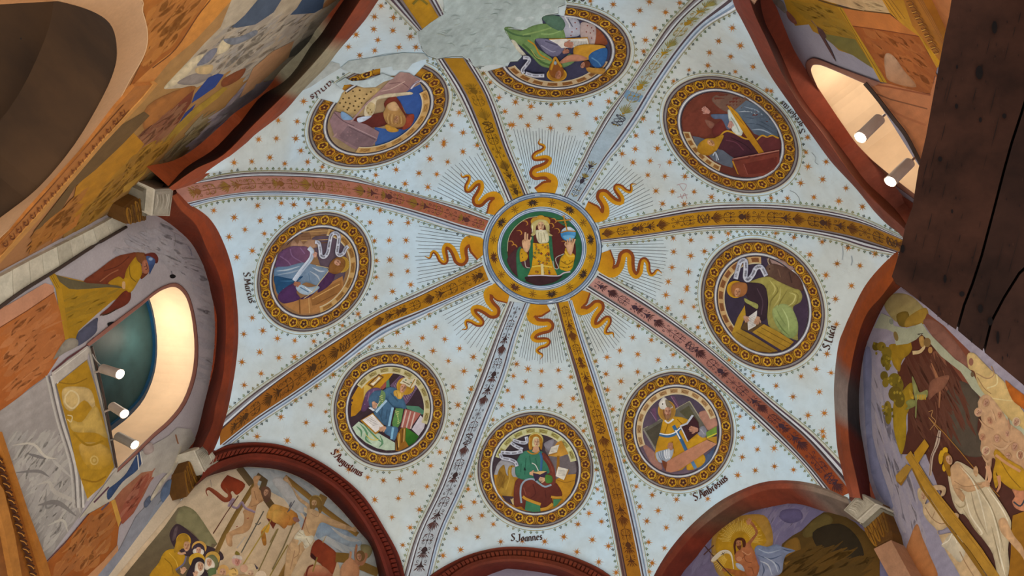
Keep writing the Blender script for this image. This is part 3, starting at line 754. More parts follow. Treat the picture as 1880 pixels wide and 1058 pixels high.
# ---- stars
ST = [(470,0,4,"""918,45 870,125 1010,130 865,215 1005,225 735,255 1133,270 895,295 680,345 1050,348 1175,348 872,372 762,408 350,745 163,885 303,893 20,1025 150,1018 293,1018 1720,607 1785,718 1828,820 1493,828 1437,920 1865,918 1520,975 1380,1045 1670,540"""),
(940,0,4,"""575,8 743,33 1010,15 1232,22 938,78 1128,92 893,180 1050,207 980,295 967,378 1617,207 1517,303 1677,337 1450,388 1605,417 1437,482 1300,515 1770,492 1640,528 918,458 1187,597 25,750 138,783 285,770 575,762 710,745 767,680 65,855 205,867 343,847 473,838 618,872 5,918 118,922 283,940 420,945 548,980 962,872 910,997 1030,970 1870,662"""),
(470,265,4,"""330,48 103,98 212,143 380,130 487,167 1255,15 1378,5 1520,55 1625,8 1278,108 1407,130 880,227 1030,187 1197,213 1327,220 1095,290 1262,315 12,452 187,433 278,445 387,435 518,435 640,447 750,472 912,485 172,540 32,563 62,657 838,575 988,573 1117,577 870,710 978,707 1102,705 885,857 983,850 1103,823 883,978 993,958 1113,932 1137,1032"""),
(940,265,4,"""905,35 1067,30 808,70 1015,122 888,135 1158,133 997,227 1122,235 1270,237 1057,343 1178,348 1337,350 1105,437 1265,440 1465,388 1660,403 1185,690 1313,705 1462,685 1588,655 1187,790 1413,787 1313,820 1175,905 1297,937 1148,1010 1285,1050"""),
(1410,0,4,"22,670 290,1010"),
(1410,265,4,"278,60 427,130 293,165 400,258 240,285 572,322 143,397 337,390 520,418 22,395 693,460 192,685 397,718 587,760 787,805 307,812 507,878 675,893 425,962 612,1040 57,655"),
(0,265,4,"1850,127 1720,135 1570,487 1720,538 1800,627 1683,682 1740,830 1853,783"),
(0,530,4,"1853,215 1790,335 1777,540 1793,710"),
(470,530,4,"""880,67 1003,22 750,187 635,272 530,330 50,310 157,367 285,383 425,388 28,468 168,508 283,503 38,625 1268,187 1163,250 1037,322 1320,283 925,383 1112,400 1223,363 1387,372 833,428 750,472 655,547 1300,458 1495,440 1413,532 1597,503 1527,607 1645,600 568,633 443,718 530,785 288,818 402,855 513,905 183,943 368,985 510,1045 1447,722 1580,740 1483,857 1443,990 1848,748 1803,857 1740,965"""),
(940,530,4,"""1130,48 1283,8 1245,97 1145,145 1335,135 1267,210 1365,285 1453,397 930,275 887,360 1023,378 697,505 793,455 923,483 1183,487 1073,525 613,535 797,567 1293,563 690,628 923,613 800,682 700,745 797,797 740,887 33,555 118,590 217,607 340,600 10,643 432,650 100,685 213,712 353,722 77,797 203,828 352,855 450,808 452,948 10,870 525,1045 763,1035 1433,648 1592,525 1770,640 1673,940 1775,1022"""),
(1410,530,4,"495,77 503,262 433,480 355,592 243,645 463,620 60,715 183,795 377,760 293,932 413,915 400,1050"),
(470,793,4,"""8,35 230,65 420,98 1400,47 1350,150 1283,250 1167,300 1057,347 935,358 820,335 683,277 600,145 1257,403 1147,455 1045,490 872,500 1200,573 998,628 1133,705 1078,833 1572,328 1557,422 1603,517 1507,553 1570,637 1660,615 1743,680 1470,713 1627,773 1797,808 1503,867 1373,910"""),
(940,793,4,"""583,115 823,213 617,280 628,423 640,523 565,600 657,660 483,680 380,773 590,793 708,840 477,883 637,957 765,1035 75,803 240,807 913,403 1030,465 1207,498 937,550 1073,580 1237,633 990,657 1133,705 1003,812 1120,855 1030,965 1007,1030 1690,45 1803,130 1690,187 1787,285 1657,320 1437,493"""),
(1410,793,4,"407,35 45,122 47,255 187,280")]
def star_at(p, c, R, rot):
    V = [c]; cols = [lin('#b8741f')]
    for j in range(16):
        a = rot+j*PI/8; rr = (R*(1.0 if j % 4 == 0 else .82)) if j % 2 == 0 else R*.24
        V.append(c+np.array([math.cos(a), math.sin(a)])*rr); cols.append(lin('#d3923a' if j % 2 == 0 else '#9c5a18'))
    p.raw(V, [[0, 1+j, 1+(j+1) % 16] for j in range(16)], np.array(cols)*random.uniform(.85, 1.15))
fr(); allst = []
for ox, oy, s, t in ST:
    for a in t.split():
        x, y = map(float, a.split(',')); allst.append((ox+x/s, oy+y/s))
def nearring(q):
    return any(abs(np.linalg.norm(np.linalg.solve(ell(k)[1], np.array(q)-ell(k)[0]))-1.07) < .06 for k in MED)
sized = sorted([((7.2 if nearring(q) else 9.0)*random.uniform(.9, 1.1), q) for q in allst], key=lambda x: -x[0])
rest = Paint('star', CEIL, VT, .004, kind='stuff')
for i, (R, q) in enumerate(sized):
    p = Paint('star', CEIL, VT, .004) if i < 300 else rest
    star_at(p, np.array(q), R, random.uniform(0, PI/4))
    if i < 300: p.done()
rest.done()
print('stars', len(allst))
# ---- bare plaster patches and fine cracks
fr(); BARE = '#b3c3c1'
p = Paint('bare_plaster', CEIL, VT, .0085, 'bare grey-green plaster where the painting has fallen off at the top')
p.pg([(767,60),(776,53),(790,42),(808,30),(814,27),(816,10),(812,-8),(1046,-8),(1036,2),(1038,8),(1024,13),(1025,24),(1002,28),(994,33),(997,44),(960,55),(940,50),(926,52),(938,74),(952,91),(958,104),(950,112),(937,113),(927,118),(930,122),(910,118),(889,121),(880,119),(872,123),(862,113),(849,103),(830,103),(802,108),(785,102),(775,90),(770,74)], BARE, 0)
p.done()
p = Paint('bare_plaster', CEIL, VT, .0085, 'strip of grey repair plaster above the torn upper left roundel')
p.pg([(625,125),(640,112),(682,106),(740,97),(778,98),(788,108),(775,110),(757,117),(748,128),(722,129),(720,122),(690,127),(662,136),(640,132),(630,128)], '#b9c6c4')
p.done()
p = Paint('bare_plaster', CEIL, VT, .004, 'pale plaster corner beside the broken upper left arch')
p.pg([(556,166),(580,128),(607,113),(623,117),(625,125),(600,140),(570,160)], '#b7bfbb'); p.done()
p = Paint('plaster_edge', CEIL, VT, .009, kind='stuff')
E1 = [(767,60),(770,74),(775,90),(785,102),(802,108),(830,103),(849,103),(862,113),(872,123),(889,121)]; E2 = [(937,113),(950,112),(958,104),(952,91),(938,74),(926,52),(960,55),(997,44),(994,33),(1002,28),(1025,24),(1024,13),(1038,8)]
for e_ in (E1, E2): p.ln(np.array(e_)+[0, .6], 1.3, '#6f7b74', 0, raw=True); p.ln(np.array(e_)-[.4, .8], .8, '#d9e2e0', 0, raw=True)
for x, y, a in ((1003,12,9),(953,35,8),(975,33,5)): t_ = np.arange(12)*PI/6; p.pg(np.c_[x+a*np.cos(t_), y+a*.55*np.sin(t_)], '#c2cfce', raw=True)
for i in range(26):
    x, y = random.uniform(790, 930), random.uniform(5, 98); p.ln([(x, y), (x+random.uniform(4, 12), y+random.uniform(-3, 3)), (x+random.uniform(12, 20), y+random.uniform(-5, 5))], random.uniform(.8, 2.6), random.choice(['#a6b5b2', '#bccac8', '#9fb0ab', '#b3bfb4']), 1, 2, raw=True)
p.done()
p = Paint('lettering', CEIL, VT, .0056, 'cut-off remains of a painted name at the top edge'); p.ln([(1041,-3),(1044,1),(1048,-1)], 1.8, '#3a3434', raw=True); p.ln([(1053,-3),(1055,2),(1058,1)], 1.8, '#3a3434', raw=True); p.ln([(1066,0),(1070,2),(1073,-1),(1071,-4)], 2, '#3a3434', raw=True); p.done()
p = Paint('hair_crack', CEIL, VT, .005, kind='stuff')
fr(1410, 265, 4); p.ln("320,60 350,100 345,130 370,150", .8, '#8d9699'); p.ln("160,340 200,360 230,400 230,440", .8, '#7f888c')
p.ln("545,740 550,800 545,850", 1.6, '#a9b2b6'); p.ln("612,820 618,860 610,890", 1.8, '#a3adb2')
fr(470, 0, 4); p.ln("1190,250 1220,330 1230,380 1320,420", .9, '#7f8e90'); p.ln("640,500 800,440 940,400 1100,390", .7, '#8d9a9c')
fr(940, 265, 4)   # faint reddish scratched marks
p.ln("1210,300 1250,290 1280,300 1260,340 1230,300", .9, '#c4a0a0'); p.ln("1215,390 1290,370", .9, '#c09a9a'); p.ln("1235,365 1250,400 1265,360 1285,400", .9, '#b88f90'); p.ln("1070,150 1090,150 1080,175", .8, '#c9a8a0')
p.done()
# ---- sun rays: flames and fine lines
FL = [((655,800),150),((690,885),150),((738,935),95),((785,905),66),((802,860),60),((812,815),60),((845,798),58),((872,825),56),((874,880),56),((884,935),54),((912,965),50),((938,938),46),((948,880),42),((958,852),36),((980,848),34),((1000,878),32),((1005,925),30),((1022,958),27),((1045,950),24),((1062,928),18),((1078,925),13),((1103,950),3)]
fp = np.array([[940+a[0]/4, 265+a[1]/4] for a, w in FL]); fw = np.array([w/4 for a, w in FL])
fb = np.array([1101., 474.]); ftip = np.array([1215.5, 502.])
fd = (ftip-fb); fL = np.linalg.norm(fd); fd /= fL; fn = np.array([-fd[1], fd[0]])
TU = (fp-fb)@fd/fL; TVv = (fp-fb)@fn/fL
FLAMES = [('right',(1101,474),(1215,502),'wavy gold and rust-red sun ray pointing right from the hub'),('up',(999,358),(992,255),'wavy gold and rust-red sun ray pointing straight up from the hub'),
('up_right',(1077,392),(1168,338),'wavy gold and rust-red sun ray pointing to the upper right of the hub'),('down_right',(1062,538),(1127,620),'wavy gold and rust-red sun ray pointing to the lower right of the hub'),
('down',(994,557),(992,660),'wavy gold and rust-red sun ray pointing straight down from the hub'),('down_left',(930,534),(848,606),'wavy gold and rust-red sun ray pointing to the lower left of the hub'),
('left',(888,458),(780,471),'wavy gold and rust-red sun ray pointing left from the hub'),('up_left',(914,390),(846,317),'wavy gold and rust-red sun ray pointing to the upper left of the hub')]
for key, b, t, lab in FLAMES:
    b = np.array(b, float); t = np.array(t, float); d = t-b; L = np.linalg.norm(d); d /= L; nn = np.array([-d[1], d[0]])
    c = b+np.outer(TU*L, d)+np.outer(TVv*L, nn); w = fw*L/fL
    cc = catmull(c, False, 5); ww = np.interp(np.linspace(0, 1, len(cc)), np.linspace(0, 1, len(w)), w)
    dd = np.gradient(cc, axis=0); dd /= np.linalg.norm(dd, axis=1)[:, None]; pn = np.c_[-dd[:, 1], dd[:, 0]]
    for it in range(2):
        pn = (np.r_[pn[:1], pn[:-1]]+pn+np.r_[pn[1:], pn[-1:]])/3; pn /= np.linalg.norm(pn, axis=1)[:, None]
    root = thing('sun_ray', VT.hit(b[None])[0]+CZ, lab, 'sun ray', 'wavy sun rays around the hub')
    n = len(cc); fac = [[i, i+1, n+i+1, n+i] for i in range(n-1)]
    A = cc+pn*ww[:, None]/2; B = cc-pn*ww[:, None]/2
    p = Paint('gold_side', root, VT, .0045, 'gold side'); 
    p.raw(np.r_[A, B], fac, np.r_[np.tile(lin('#d39a16'), (n, 1)), np.tile(lin('#c08014'), (n, 1))]); p.done()
    p = Paint('rust_side', root, VT, .0052, 'rust-red side')  # rust-red half of the two-tone painted ray
    p.raw(np.r_[cc-pn*ww[:, None]*.06, B], fac, np.r_[np.tile(lin('#8f4a1c'), (n, 1)), np.tile(lin('#86421c'), (n, 1))]); p.done()
RAYS = [((974,353),(1032,357),(944,240),(1008,239),(1072,258),24),((1070,378),(1094,414),(1134,297),(1178,330),(1201,376),16),((1104,448),(1097,498),(1222,441),(1224,490),(1204,551),18),
((1071,536),(1050,550),(1163,597),(1128,637),(1088,652),15),((1017,558),(976,558),(1040,662),(996,667),(953,657),19),((934,550),(908,527),(888,648),(846,622),(803,566),15),
((895,489),(886,434),(765,520),(766,462),(770,408),17),((903,400),(932,374),(797,350),(832,305),(884,281),16)]
for s0, s1, e0, em, e1, n in RAYS:
    p = Paint('fine_ray_lines', CEIL, VT, .0038, kind='stuff')
    st = resample([s0, s1], n); C = np.array([995.5, 456.5]); en = resample(catmull([e0, em, e1]), n)
    for i in range(n):
        o = (st[i]-C); o /= np.linalg.norm(o); k = st[i]+(en[i]-st[i])*.12
        e = en[i]+(en[i]-st[i])*random.uniform(-.05, .05)*.7
        p.ln([k, e], [.45, .85, .6], '#4c5056', 0, raw=True); p.o = .0038
    p.done()
# ---- inscriptions: broad-nib letters
GL = {'S':(.55,[[(.48,.82),(.32,.95),(.12,.88),(.1,.68),(.28,.5),(.46,.32),(.42,.08),(.2,-.02),(.02,.12)]]),'.':(.22,[[(.08,0),(.12,.08)]]),
'J':(.45,[[(.05,.8),(.35,.95)],[(.3,.95),(.28,.1),(.1,-.12),(-.08,-.02)]]),'A':(.62,[[(0,0),(.32,.95),(.56,0)],[(.12,.38),(.46,.38)],[(.18,.95),(.36,.98)]]),
'M':(.75,[[(.05,0),(.1,.9)],[(.1,.9),(.36,.3),(.6,.9)],[(.6,.9),(.64,0)]]),'L':(.5,[[(.12,.95),(.1,.05),(.46,.02)],[(0,.95),(.26,.95)]]),
'a':(.46,[[(.36,.55),(.14,.52),(.05,.2),(.16,0),(.34,.14)],[(.36,.58),(.36,.05),(.44,0)]]),'c':(.4,[[(.34,.48),(.18,.58),(.05,.3),(.14,.02),(.34,.08)]]),
'e':(.42,[[(.06,.28),(.32,.34),(.26,.56),(.1,.5),(.05,.2),(.18,0),(.36,.1)]]),'r':(.38,[[(.1,.56),(.1,0)],[(.1,.42),(.22,.58),(.34,.5)]]),
'u':(.48,[[(.08,.58),(.08,.12),(.2,0),(.36,.16)],[(.38,.58),(.38,.05),(.46,0)]]),'s':(.38,[[(.3,.5),(.16,.58),(.06,.42),(.28,.2),(.2,0),(.02,.08)]]),
'n':(.5,[[(.08,.58),(.08,0)],[(.08,.44),(.24,.58),(.38,.46),(.38,.05),(.46,0)]]),'m':(.7,[[(.06,.58),(.06,0)],[(.06,.46),(.2,.58),(.3,.46),(.3,0)],[(.3,.46),(.46,.58),(.56,.46),(.56,.04),(.64,0)]]),
'o':(.46,[[(.22,.58),(.05,.34),(.16,.02),(.36,.22),(.3,.54),(.2,.58)]]),'i':(.24,[[(.1,.56),(.1,.04),(.18,0)],[(.09,.74),(.12,.78)]]),
't':(.34,[[(.14,.8),(.13,.1),(.26,0)],[(.02,.56),(.28,.56)]]),'b':(.46,[[(.08,.95),(.08,.04),(.26,.02),(.38,.24),(.28,.54),(.1,.46)]]),
'g':(.48,[[(.36,.55),(.14,.54),(.06,.28),(.2,.1),(.36,.2)],[(.36,.58),(.36,-.2),(.18,-.36),(.02,-.24)]]),'v':(.42,[[(.04,.58),(.18,.0),(.36,.58)]]),' ':(.3,[])}
def lettering(text, path, h, lab, surf=VT, parent=CEIL, ink='#4a2a22', name='lettering', nib=.11, off=.0056, fit=True):
    p = Paint(name, parent, surf, off, lab)
    q = catmull(np.array(path, float)) if len(path) > 2 else np.array(path, float); q = resample(q, 80)
    tot = np.linalg.norm(np.diff(q, axis=0), axis=1).sum(); W = sum(GL[c][0]+.06 for c in text)*h; k = tot/W if fit else 1.0; s = 0
    def at(x):
        t = np.clip(x/tot, 0, 1)*79; i = int(min(t, 78)); d = q[i+1]-q[i]; d = d/np.linalg.norm(d); return q[i]+(q[i+1]-q[i])*(t-i), d
    for c in text:
        w, st = GL[c]
        for L in st:
            pts = []
            for u, v in L:
                P0, d = at((s+u*h)*k); nn = np.array([d[1], -d[0]]); pts.append(P0+nn*v*h)
            if len(pts) > 2: pts = catmull(np.array(pts), False, 3)
            pts = np.array(pts); P0, d = at((s+.2*h)*k); nb = (d*.8+np.array([d[1], -d[0]])*.45)*nib*h
            V = np.r_[pts-nb, pts+nb]; m = len(pts)
            p.raw(V, [[i, i+1, m+i+1, m+i] for i in range(m-1)], lin(ink))
            p.ln(pts, nib*h*.55, ink, 0, raw=True)
        s += (w+.06)*h
    p.done()
lettering('S.Joannes', [(938,993),(965,994),(997,991)], 14, 'painted name in dark gothic letters below the eagle roundel', ink='#4c3a34')
lettering('S.Augustinus', [(607,832),(620,847),(637,860),(652,870),(664,876)], 14, 'painted name in dark red gothic letters below the mitred scholar roundel', ink='#5c2a22')
lettering('S.Marcus', [(447,501),(449,520),(453,540),(459,559)], 13, 'painted name in dark gothic letters left of the lion-side roundel', ink='#4a3a34')
lettering('S.Luca', [(1522,643),(1527,630),(1531,615),(1535,599)], 15, 'painted name in dark gothic letters right of the ox roundel', ink='#4a342c')
lettering('S.Ambrosius', [(1276,920),(1292,913),(1312,901),(1327,889),(1338,880)], 15, 'painted name in dark gothic letters below the bishop roundel', ink='#4c2f28')
lettering('S.gregorius', [(1478,243),(1473,227),(1463,213),(1451,199),(1436,184)], 11, 'painted name in dark gothic letters beside the roundel with the gold tiara, reading upside down', ink='#3f3030')
lettering('anus', [(606,148),(593,160),(580,169),(566,178)][::1], 12, 'last letters of a lost painted name beside the torn roundel', ink='#5a2c28')
# ================================================================== ROUNDELS
def ringband(p, key, r0, r1, c, a0=0, a1=2*PI, n=96, c1=None):
    t = np.linspace(a0, a1, n); A = EP(key, r0, t); B = EP(key, r1, t)
    cc = np.array(lin(c)) if c1 is None else np.r_[np.tile(lin(c), (n, 1)), np.tile(lin(c1), (n, 1))]
    p.raw(np.r_[A, B], [[i, i+1, n+i+1, n+i] for i in range(n-1)], cc); p.up()
RLAB = {}
def roundel(key, lab, n=28, gold='#b8861c', arcs=((0, 2*PI),), faded=0):
    root = thing('roundel', VT.hit(EP(key, 0, 0.)[None])[0]+CZ, lab, 'painted roundel', 'painted roundels of seated scholars around the vault')
    p = Paint('outer_moulding', root, VT, .0045)
    for a0, a1 in arcs:
        k = int(96*(a1-a0)/(2*PI))+4
        for r0, r1, c in ((1.0, .985, '#c9c7b0'), (.985, .965, '#54464a'), (.965, .94, '#8c8886'), (.94, .925, '#4a3a3e')): ringband(p, key, r0, r1, c, a0, a1, k)
    p.done()
    p = Paint('gold_band', root, VT, .0048)
    for a0, a1 in arcs:
        k = int(96*(a1-a0)/(2*PI))+4
        ringband(p, key, .925, .855, '#8c5f22', a0, a1, k, gold); ringband(p, key, .855, .785, gold, a0, a1, k, '#8c5a20')
    gb = p.done()
    # rosettes, one by one
    hw = MED[key][2] if key in MED else 100
    for j in range(n):
        th = (j+.5)*2*PI/n
        if not any(a0+.07 < th < a1-.07 or a0+.07 < th-2*PI < a1-.07 for a0, a1 in arcs): continue
        p = Paint('rosette', root, VT, .0062); p.step = .0009; t = np.arange(12)*2*PI/12
        c = EP(key, .856, th); R = ell(key)[1]; rr = PI*.856/n*.92
        def sp(r, off=(0, 0)): return [c+(np.array([math.cos(a)*r+off[0], math.sin(a)*r+off[1]]))@R.T for a in t]
        g = random.choice(['#c8961e', '#c08c1c', '#b98220', '#cfa02a'])
        p.pg(sp(rr), '#5c3a1a', raw=True); p.pg(sp(rr*.88), g, raw=True)
        dk = random.choice(['#5c2f1a', '#6b3a1c', '#4c2a1e'])
        for m in range(5):
            a = th+m*2*PI/5; o = (math.cos(a)*rr*.4, math.sin(a)*rr*.4)
            t = np.arange(7)*2*PI/7; p.pg(sp(rr*.26, o), dk, raw=True); t = np.arange(12)*2*PI/12
        t = np.arange(6)*2*PI/6; p.pg(sp(rr*.16), '#caa24a', raw=True)
        # spandrel specks between rosettes
        tt = th+PI/n
        for r in (.913, .798): p.pg([EP(key, r, tt-.02), EP(key, r+(.012 if r < .85 else -.012)*1.8, tt), EP(key, r, tt+.02)], '#4c2c18', raw=True)
        p.done()
    p = Paint('inner_moulding', root, VT, .0050)
    for a0, a1 in arcs:
        k = int(96*(a1-a0)/(2*PI))+4
        for r0, r1, c in ((.785, .772, '#4a3c42'), (.772, .758, '#a9a9ac'), (.758, .745, '#e2e4e4'), (.745, .733, '#8a8e96'), (.733, .715, '#3c2e34')): ringband(p, key, r0, r1, c, a0, a1, k)
    p.done()
    m = Paint('leaf_fringe', root, VT, .0036, kind='stuff')
    for a0, a1 in arcs:
        t = np.linspace(a0, a1, 120); fringe(m, EP(key, 1.035, t), -1, 10.5, 2.5)
    m.done()
    return root
def disc(p, key, c, r=.716, c2=None, g=90):
    t = np.arange(48)*2*PI/48; p.pg(EP(key, np.full(48, r), t), c, 0, c2, g, raw=True)
def coffers(root, key, a0, a1, n, base='#cdb88c', blk='#a98a5c', r0=.716, r1=.615, lab=None):
    p = Paint('coffered_border', root, VT, .0066, lab); ringband(p, key, r0, r1, base, a0, a1, 40)
    ringband(p, key, r1+.008, r1-.006, '#d6cba8', a0, a1, 40); o = p.done()
    for i in range(n):
        b0 = a0+(a1-a0)*(i+.14)/n; b1 = a0+(a1-a0)*(i+.80)/n
        q = Paint('coffer', o, VT, p.o+.0002); ringband(q, key, r0-.016, r1+.022, blk, b0, b1, 6)
        m = (b0+b1)/2; q.ln([EP(key, (r0+r1)/2, b0+.02), EP(key, r0-.03, m), EP(key, (r0+r1)/2, b1-.02), EP(key, r1+.03, m), EP(key, (r0+r1)/2, b0+.02)], .8, '#6b4a2c', 0, raw=True); q.done()
SK = '#d6ab84'
def clipdisc(key, r=.714):
    return key
# --- the eagle roundel (bottom centre)
K = 'eagle'; R_ = roundel(K, 'bottom-centre roundel: green-robed scribe with a book, eagle at the left')
fr(870, 750, 4.6); p = Paint('background', R_, VT, .0055); disc(p, K, '#43373e')
p.pg("172,560 200,470 260,430 370,470 370,600 172,600", '#a4a4a8', 1); p.pg("600,330 700,270 800,330 850,430 855,560 690,610 640,430", '#6f6668', 1); p.pg("590,300 680,260 640,360", '#8a8690', 1)
p.pg("168,560 250,562 370,585 380,700 690,600 770,570 862,560 850,640 815,720 760,790 690,840 600,868 520,876 430,868 340,838 250,780 200,710 178,640", '#b5821f', 0, '#a06c18'); p.done()
coffers(R_, K, PI*1.1, PI*1.93, 8, '#cfcf9a', '#a8a35e')
p = Paint('reading_desk', R_, VT, .0078); p.pg("625,400 700,290 740,270 800,385 715,412", '#b9832c', 0, '#d09c3e'); p.pg("702,400 724,400 724,490 740,560 696,560", '#96671f')
p.pg("690,600 790,560 862,555 850,640 815,720 760,780 700,700", '#bf8a24'); p.ln("690,600 770,625 850,610", 1, '#8a5c1c'); p.done()
for q_, e_ in (("630,390 655,325 722,306 700,372", "630,390 700,372 704,380 634,400"), ("690,572 712,493 797,515 760,606", "760,606 797,515 805,520 770,612")):
    p = Paint('open_book', R_, VT, .009); p.pg(q_, '#e2dccc'); p.pg(e_, '#a8742c'); c_ = P2(q_).mean(0)
    for i in range(5): p.ln([c_+np.array([-7+i*.3, -5+i*2.2]), c_+np.array([6+i*.3, -4+i*2.2])], .5, '#8a8478', 0, raw=True)
    p.done()
p = Paint('eagle', R_, VT, .009, 'golden brown painted eagle'); 
p.pg("290,770 285,745 240,735 215,690 250,640 290,590 285,540 292,500 305,487 325,480 348,497 322,502 320,560 345,605 330,690 318,740 335,768", '#b08a34', 1)
p.pg("250,477 262,500 272,550 290,590 250,635 215,680 190,655 190,600 212,520", '#9a7428', 1)
for i in range(6): p.ln([(222+i*8, 530+i*8), (205+i*9, 600+i*8), (200+i*10, 655+i*4)], 1.0, '#6e4e18')
p.ln("300,520 300,590 270,690", 1.5, '#cba64a'); p.el(318, 492, 4, 4, '#2a1c10'); p.ln("300,740 300,770", 2, '#c99a3a'); p.ln("318,740 325,765", 2, '#c99a3a'); p.done()
p = Paint('closed_book', R_, VT, .0085); p.pg("235,738 330,745 362,790 330,818 268,785", '#43303a'); p.pg("330,818 364,778 354,748 308,766", '#c9b27a'); p.done()
p = Paint('painted_figure', R_, VT, .0095)
p.pg("335,745 345,640 380,590 500,590 600,650 680,620 735,690 742,745 660,760 665,805 560,850 440,860 400,830 345,830", '#6e3427', 1, '#5c281e', 60)
p.pg("440,780 560,825 562,872 500,876 430,860", '#3f7c58'); p.pg("670,768 740,768 700,820 672,838", '#457f58')
p.pg("352,560 350,490 368,430 405,375 470,352 550,360 595,380 640,470 655,545 640,620 560,640 500,600 430,605 380,590", '#3f7f66', 1, '#357058', 50)
p.pg("575,372 620,400 672,485 686,545 690,620 660,660 600,660 545,600 600,560 640,540 615,470 585,430", '#6b3127', 1, '#7c3c2e', 0)
for q_ in ("400,470 395,540", "470,400 480,470", "440,420 430,560", "520,420 540,520"): p.ln(q_, 1.6, '#2d6650')
p.ln("490,462 520,480 545,528", 1.6, '#d9dcd2'); p.ln("610,420 650,480 665,540", 1.4, '#8a4a38'); p.ln("500,640 520,720 480,760", 2, '#57241c'); p.ln("600,690 610,760", 2, '#57241c'); p.ln("420,670 440,730", 1.6, '#8a4a3a')
p.ln("412,745 440,765 500,790 565,812", 5, '#c49130'); p.ln("562,856 620,842 665,806", 5, '#c49130'); p.ln("652,748 700,755 742,752", 4.4, '#c49130')
p.ln("402,800 393,720 402,650 440,606 500,598 545,630 600,662 655,645", 3.2, '#93a7b4'); p.ln("555,372 572,420 566,530", 4.2, '#4677a4', c2='#2f5f8c')
p.pg("425,500 432,500 442,525 420,525", '#1f2f2a'); p.done(); pf = p
p = Paint('head', R_, VT, .0105, 'haloed head with long golden hair'); p.el(523, 268, 63, 64, '#c6b65c'); p.el(523, 268, 55, 56, '#d9d19a')
p.pg("505,320 545,320 556,365 522,378 492,365", '#d0a07c'); p.pg("466,345 460,290 472,240 510,218 545,222 575,255 580,300 572,350 556,330 548,250 505,245 492,300 495,340 480,352", '#b57f22', 1)
p.ln("470,250 466,300 474,340", 1, '#d9ab48'); p.face(530, 290, 29, 0, '#dcb691'); p.ln("450,360 490,384 530,380 550,362", 2.4, '#b9862c'); p.done()
p = Paint('hand', R_, VT, .0108); p.hand(497, 552, 26, 5, '#d9ad86'); p.done()
p = Paint('held_book', R_, VT, .0112); p.pg("500,545 560,558 618,530 612,575 560,590 520,618 502,570", '#3a2a40'); p.pg("500,545 555,530 618,530 560,560", '#d0ae70'); p.done()
p = Paint('hand', R_, VT, .0116); p.hand(580, 600, 28, 185, '#dcb08a'); p.pg("610,560 660,575 660,625 615,632 600,600", '#4a7c34', 1); p.done()
p = Paint('lettered_scroll', R_, VT, .0090, 'white lettered scroll'); p.scroll("442,240 446,285 400,290 330,268", 5.5, 12); p.scroll("312,290 350,318 412,348", 5.5, 9); p.scroll("412,362 330,378 228,372", 5.8, 14); p.scroll("222,380 240,420 300,432 350,455 365,490", 5.8, 14); p.done()
# --- mitred scholar (lower left)
K = 'mitre'; R_ = roundel(K, 'lower left roundel: blue-robed scholar in a mitre writing in a large book')
fr(600, 635, 4.6); p = Paint('background', R_, VT, .0055); disc(p, K, '#3c2a32')
p.pg("203,600 210,440 262,350 350,280 460,232 565,228 470,350 330,500 240,590", '#c8951f', 0, '#b27c14'); p.pg("310,490 313,320 372,350 350,480", '#d4b45c'); p.pg("450,355 500,300 510,340 470,372", '#9a5148')
p.pg("535,335 620,248 775,345 690,475 655,510", '#6f5570')
for i in range(9): p.ln([(560+i*17, 318-i*6+abs(i-4)), (660+i*12, 480-i*14)], .9, '#9a86a0', 0)
for i in range(6): p.ln([(560+i*25, 330+i*27), (625+i*26, 258+i*17)], .8, '#4a3650', 0)
p.pg("503,300 525,283 532,350 500,370", '#4f8268'); p.pg("664,505 775,513 836,560 830,582 800,580 680,533", '#55876c')
p.pg("622,690 660,533 795,572 700,705", '#b0685c'); 
for i in range(3): p.ln([(672+i*36, 545+i*9), (635+i*36, 690+i*6)], 2.6, '#d7bfb2', 0)
p.pg("718,705 792,588 836,640 820,700 775,762", '#cfc8cf')
p.pg("215,690 270,640 420,740 440,740 575,820 575,882 500,884 420,865 330,820 250,750", '#b9ccb2'); 
for q_ in ("280,660 330,720 350,800", "300,650 400,760 480,830", "350,730 330,790 380,830", "250,680 290,720 290,770", "450,760 470,820 440,860"): p.ln(q_, 3.6, '#5f9068', 1, 2)
for q_ in ("320,740 370,790 430,800", "370,740 420,790 440,790"): p.ln(q_, 2.2, '#d6c66a', 1, 2)
p.done(); coffers(R_, K, PI*1.2, PI*2.12, 9, '#cdc394', '#a79a5e')
p = Paint('hourglass', R_, VT, .008); p.pg("345,328 440,238 482,265 385,357", '#6d4822'); p.pg("362,326 438,254 466,268 392,342", '#c9a25a'); p.pg("372,322 412,300 440,262 452,275 420,305 392,336", '#ece4d0'); p.done()
p = Paint('green_book', R_, VT, .0085); p.pg("668,690 778,765 745,815 690,850 640,790", '#3f7a26', 0, '#24591c'); p.done()
p = Paint('stacked_books', R_, VT, .0088); p.pg("580,888 584,745 608,730 625,700 668,690 662,800 692,850 610,892", '#96661f'); p.ln("612,740 606,860", 2, '#d9b45c', 0); p.ln("640,705 632,820", 1.6, '#5c3810', 0); p.ln("584,760 600,880", 2.6, '#4a2c12', 0); p.ln("655,700 650,810", 1.2, '#e2c67c', 0); p.done()
p = Paint('painted_figure', R_, VT, .0095)
p.pg("290,548 308,470 335,395 395,356 460,368 455,430 400,455 360,505 325,552", '#6c4c6e', 1, '#553857')
for q_ in ("330,420 320,500", "360,390 345,470", "400,370 380,420"): p.ln(q_, 1.6, '#8d6c8c')
p.pg("352,450 400,385 465,385 440,450 410,520 370,530", '#436582', 1); p.pg("395,560 420,470 480,375 565,355 620,400 668,520 565,522 530,665 495,672 440,640", '#4a6e8c', 1, '#3d5f7c', 60)
p.pg("428,512 462,372 500,400 488,470 450,520", '#6f8f5c'); p.ln("415,562 460,510 505,462", 4.2, '#a9cbe2')
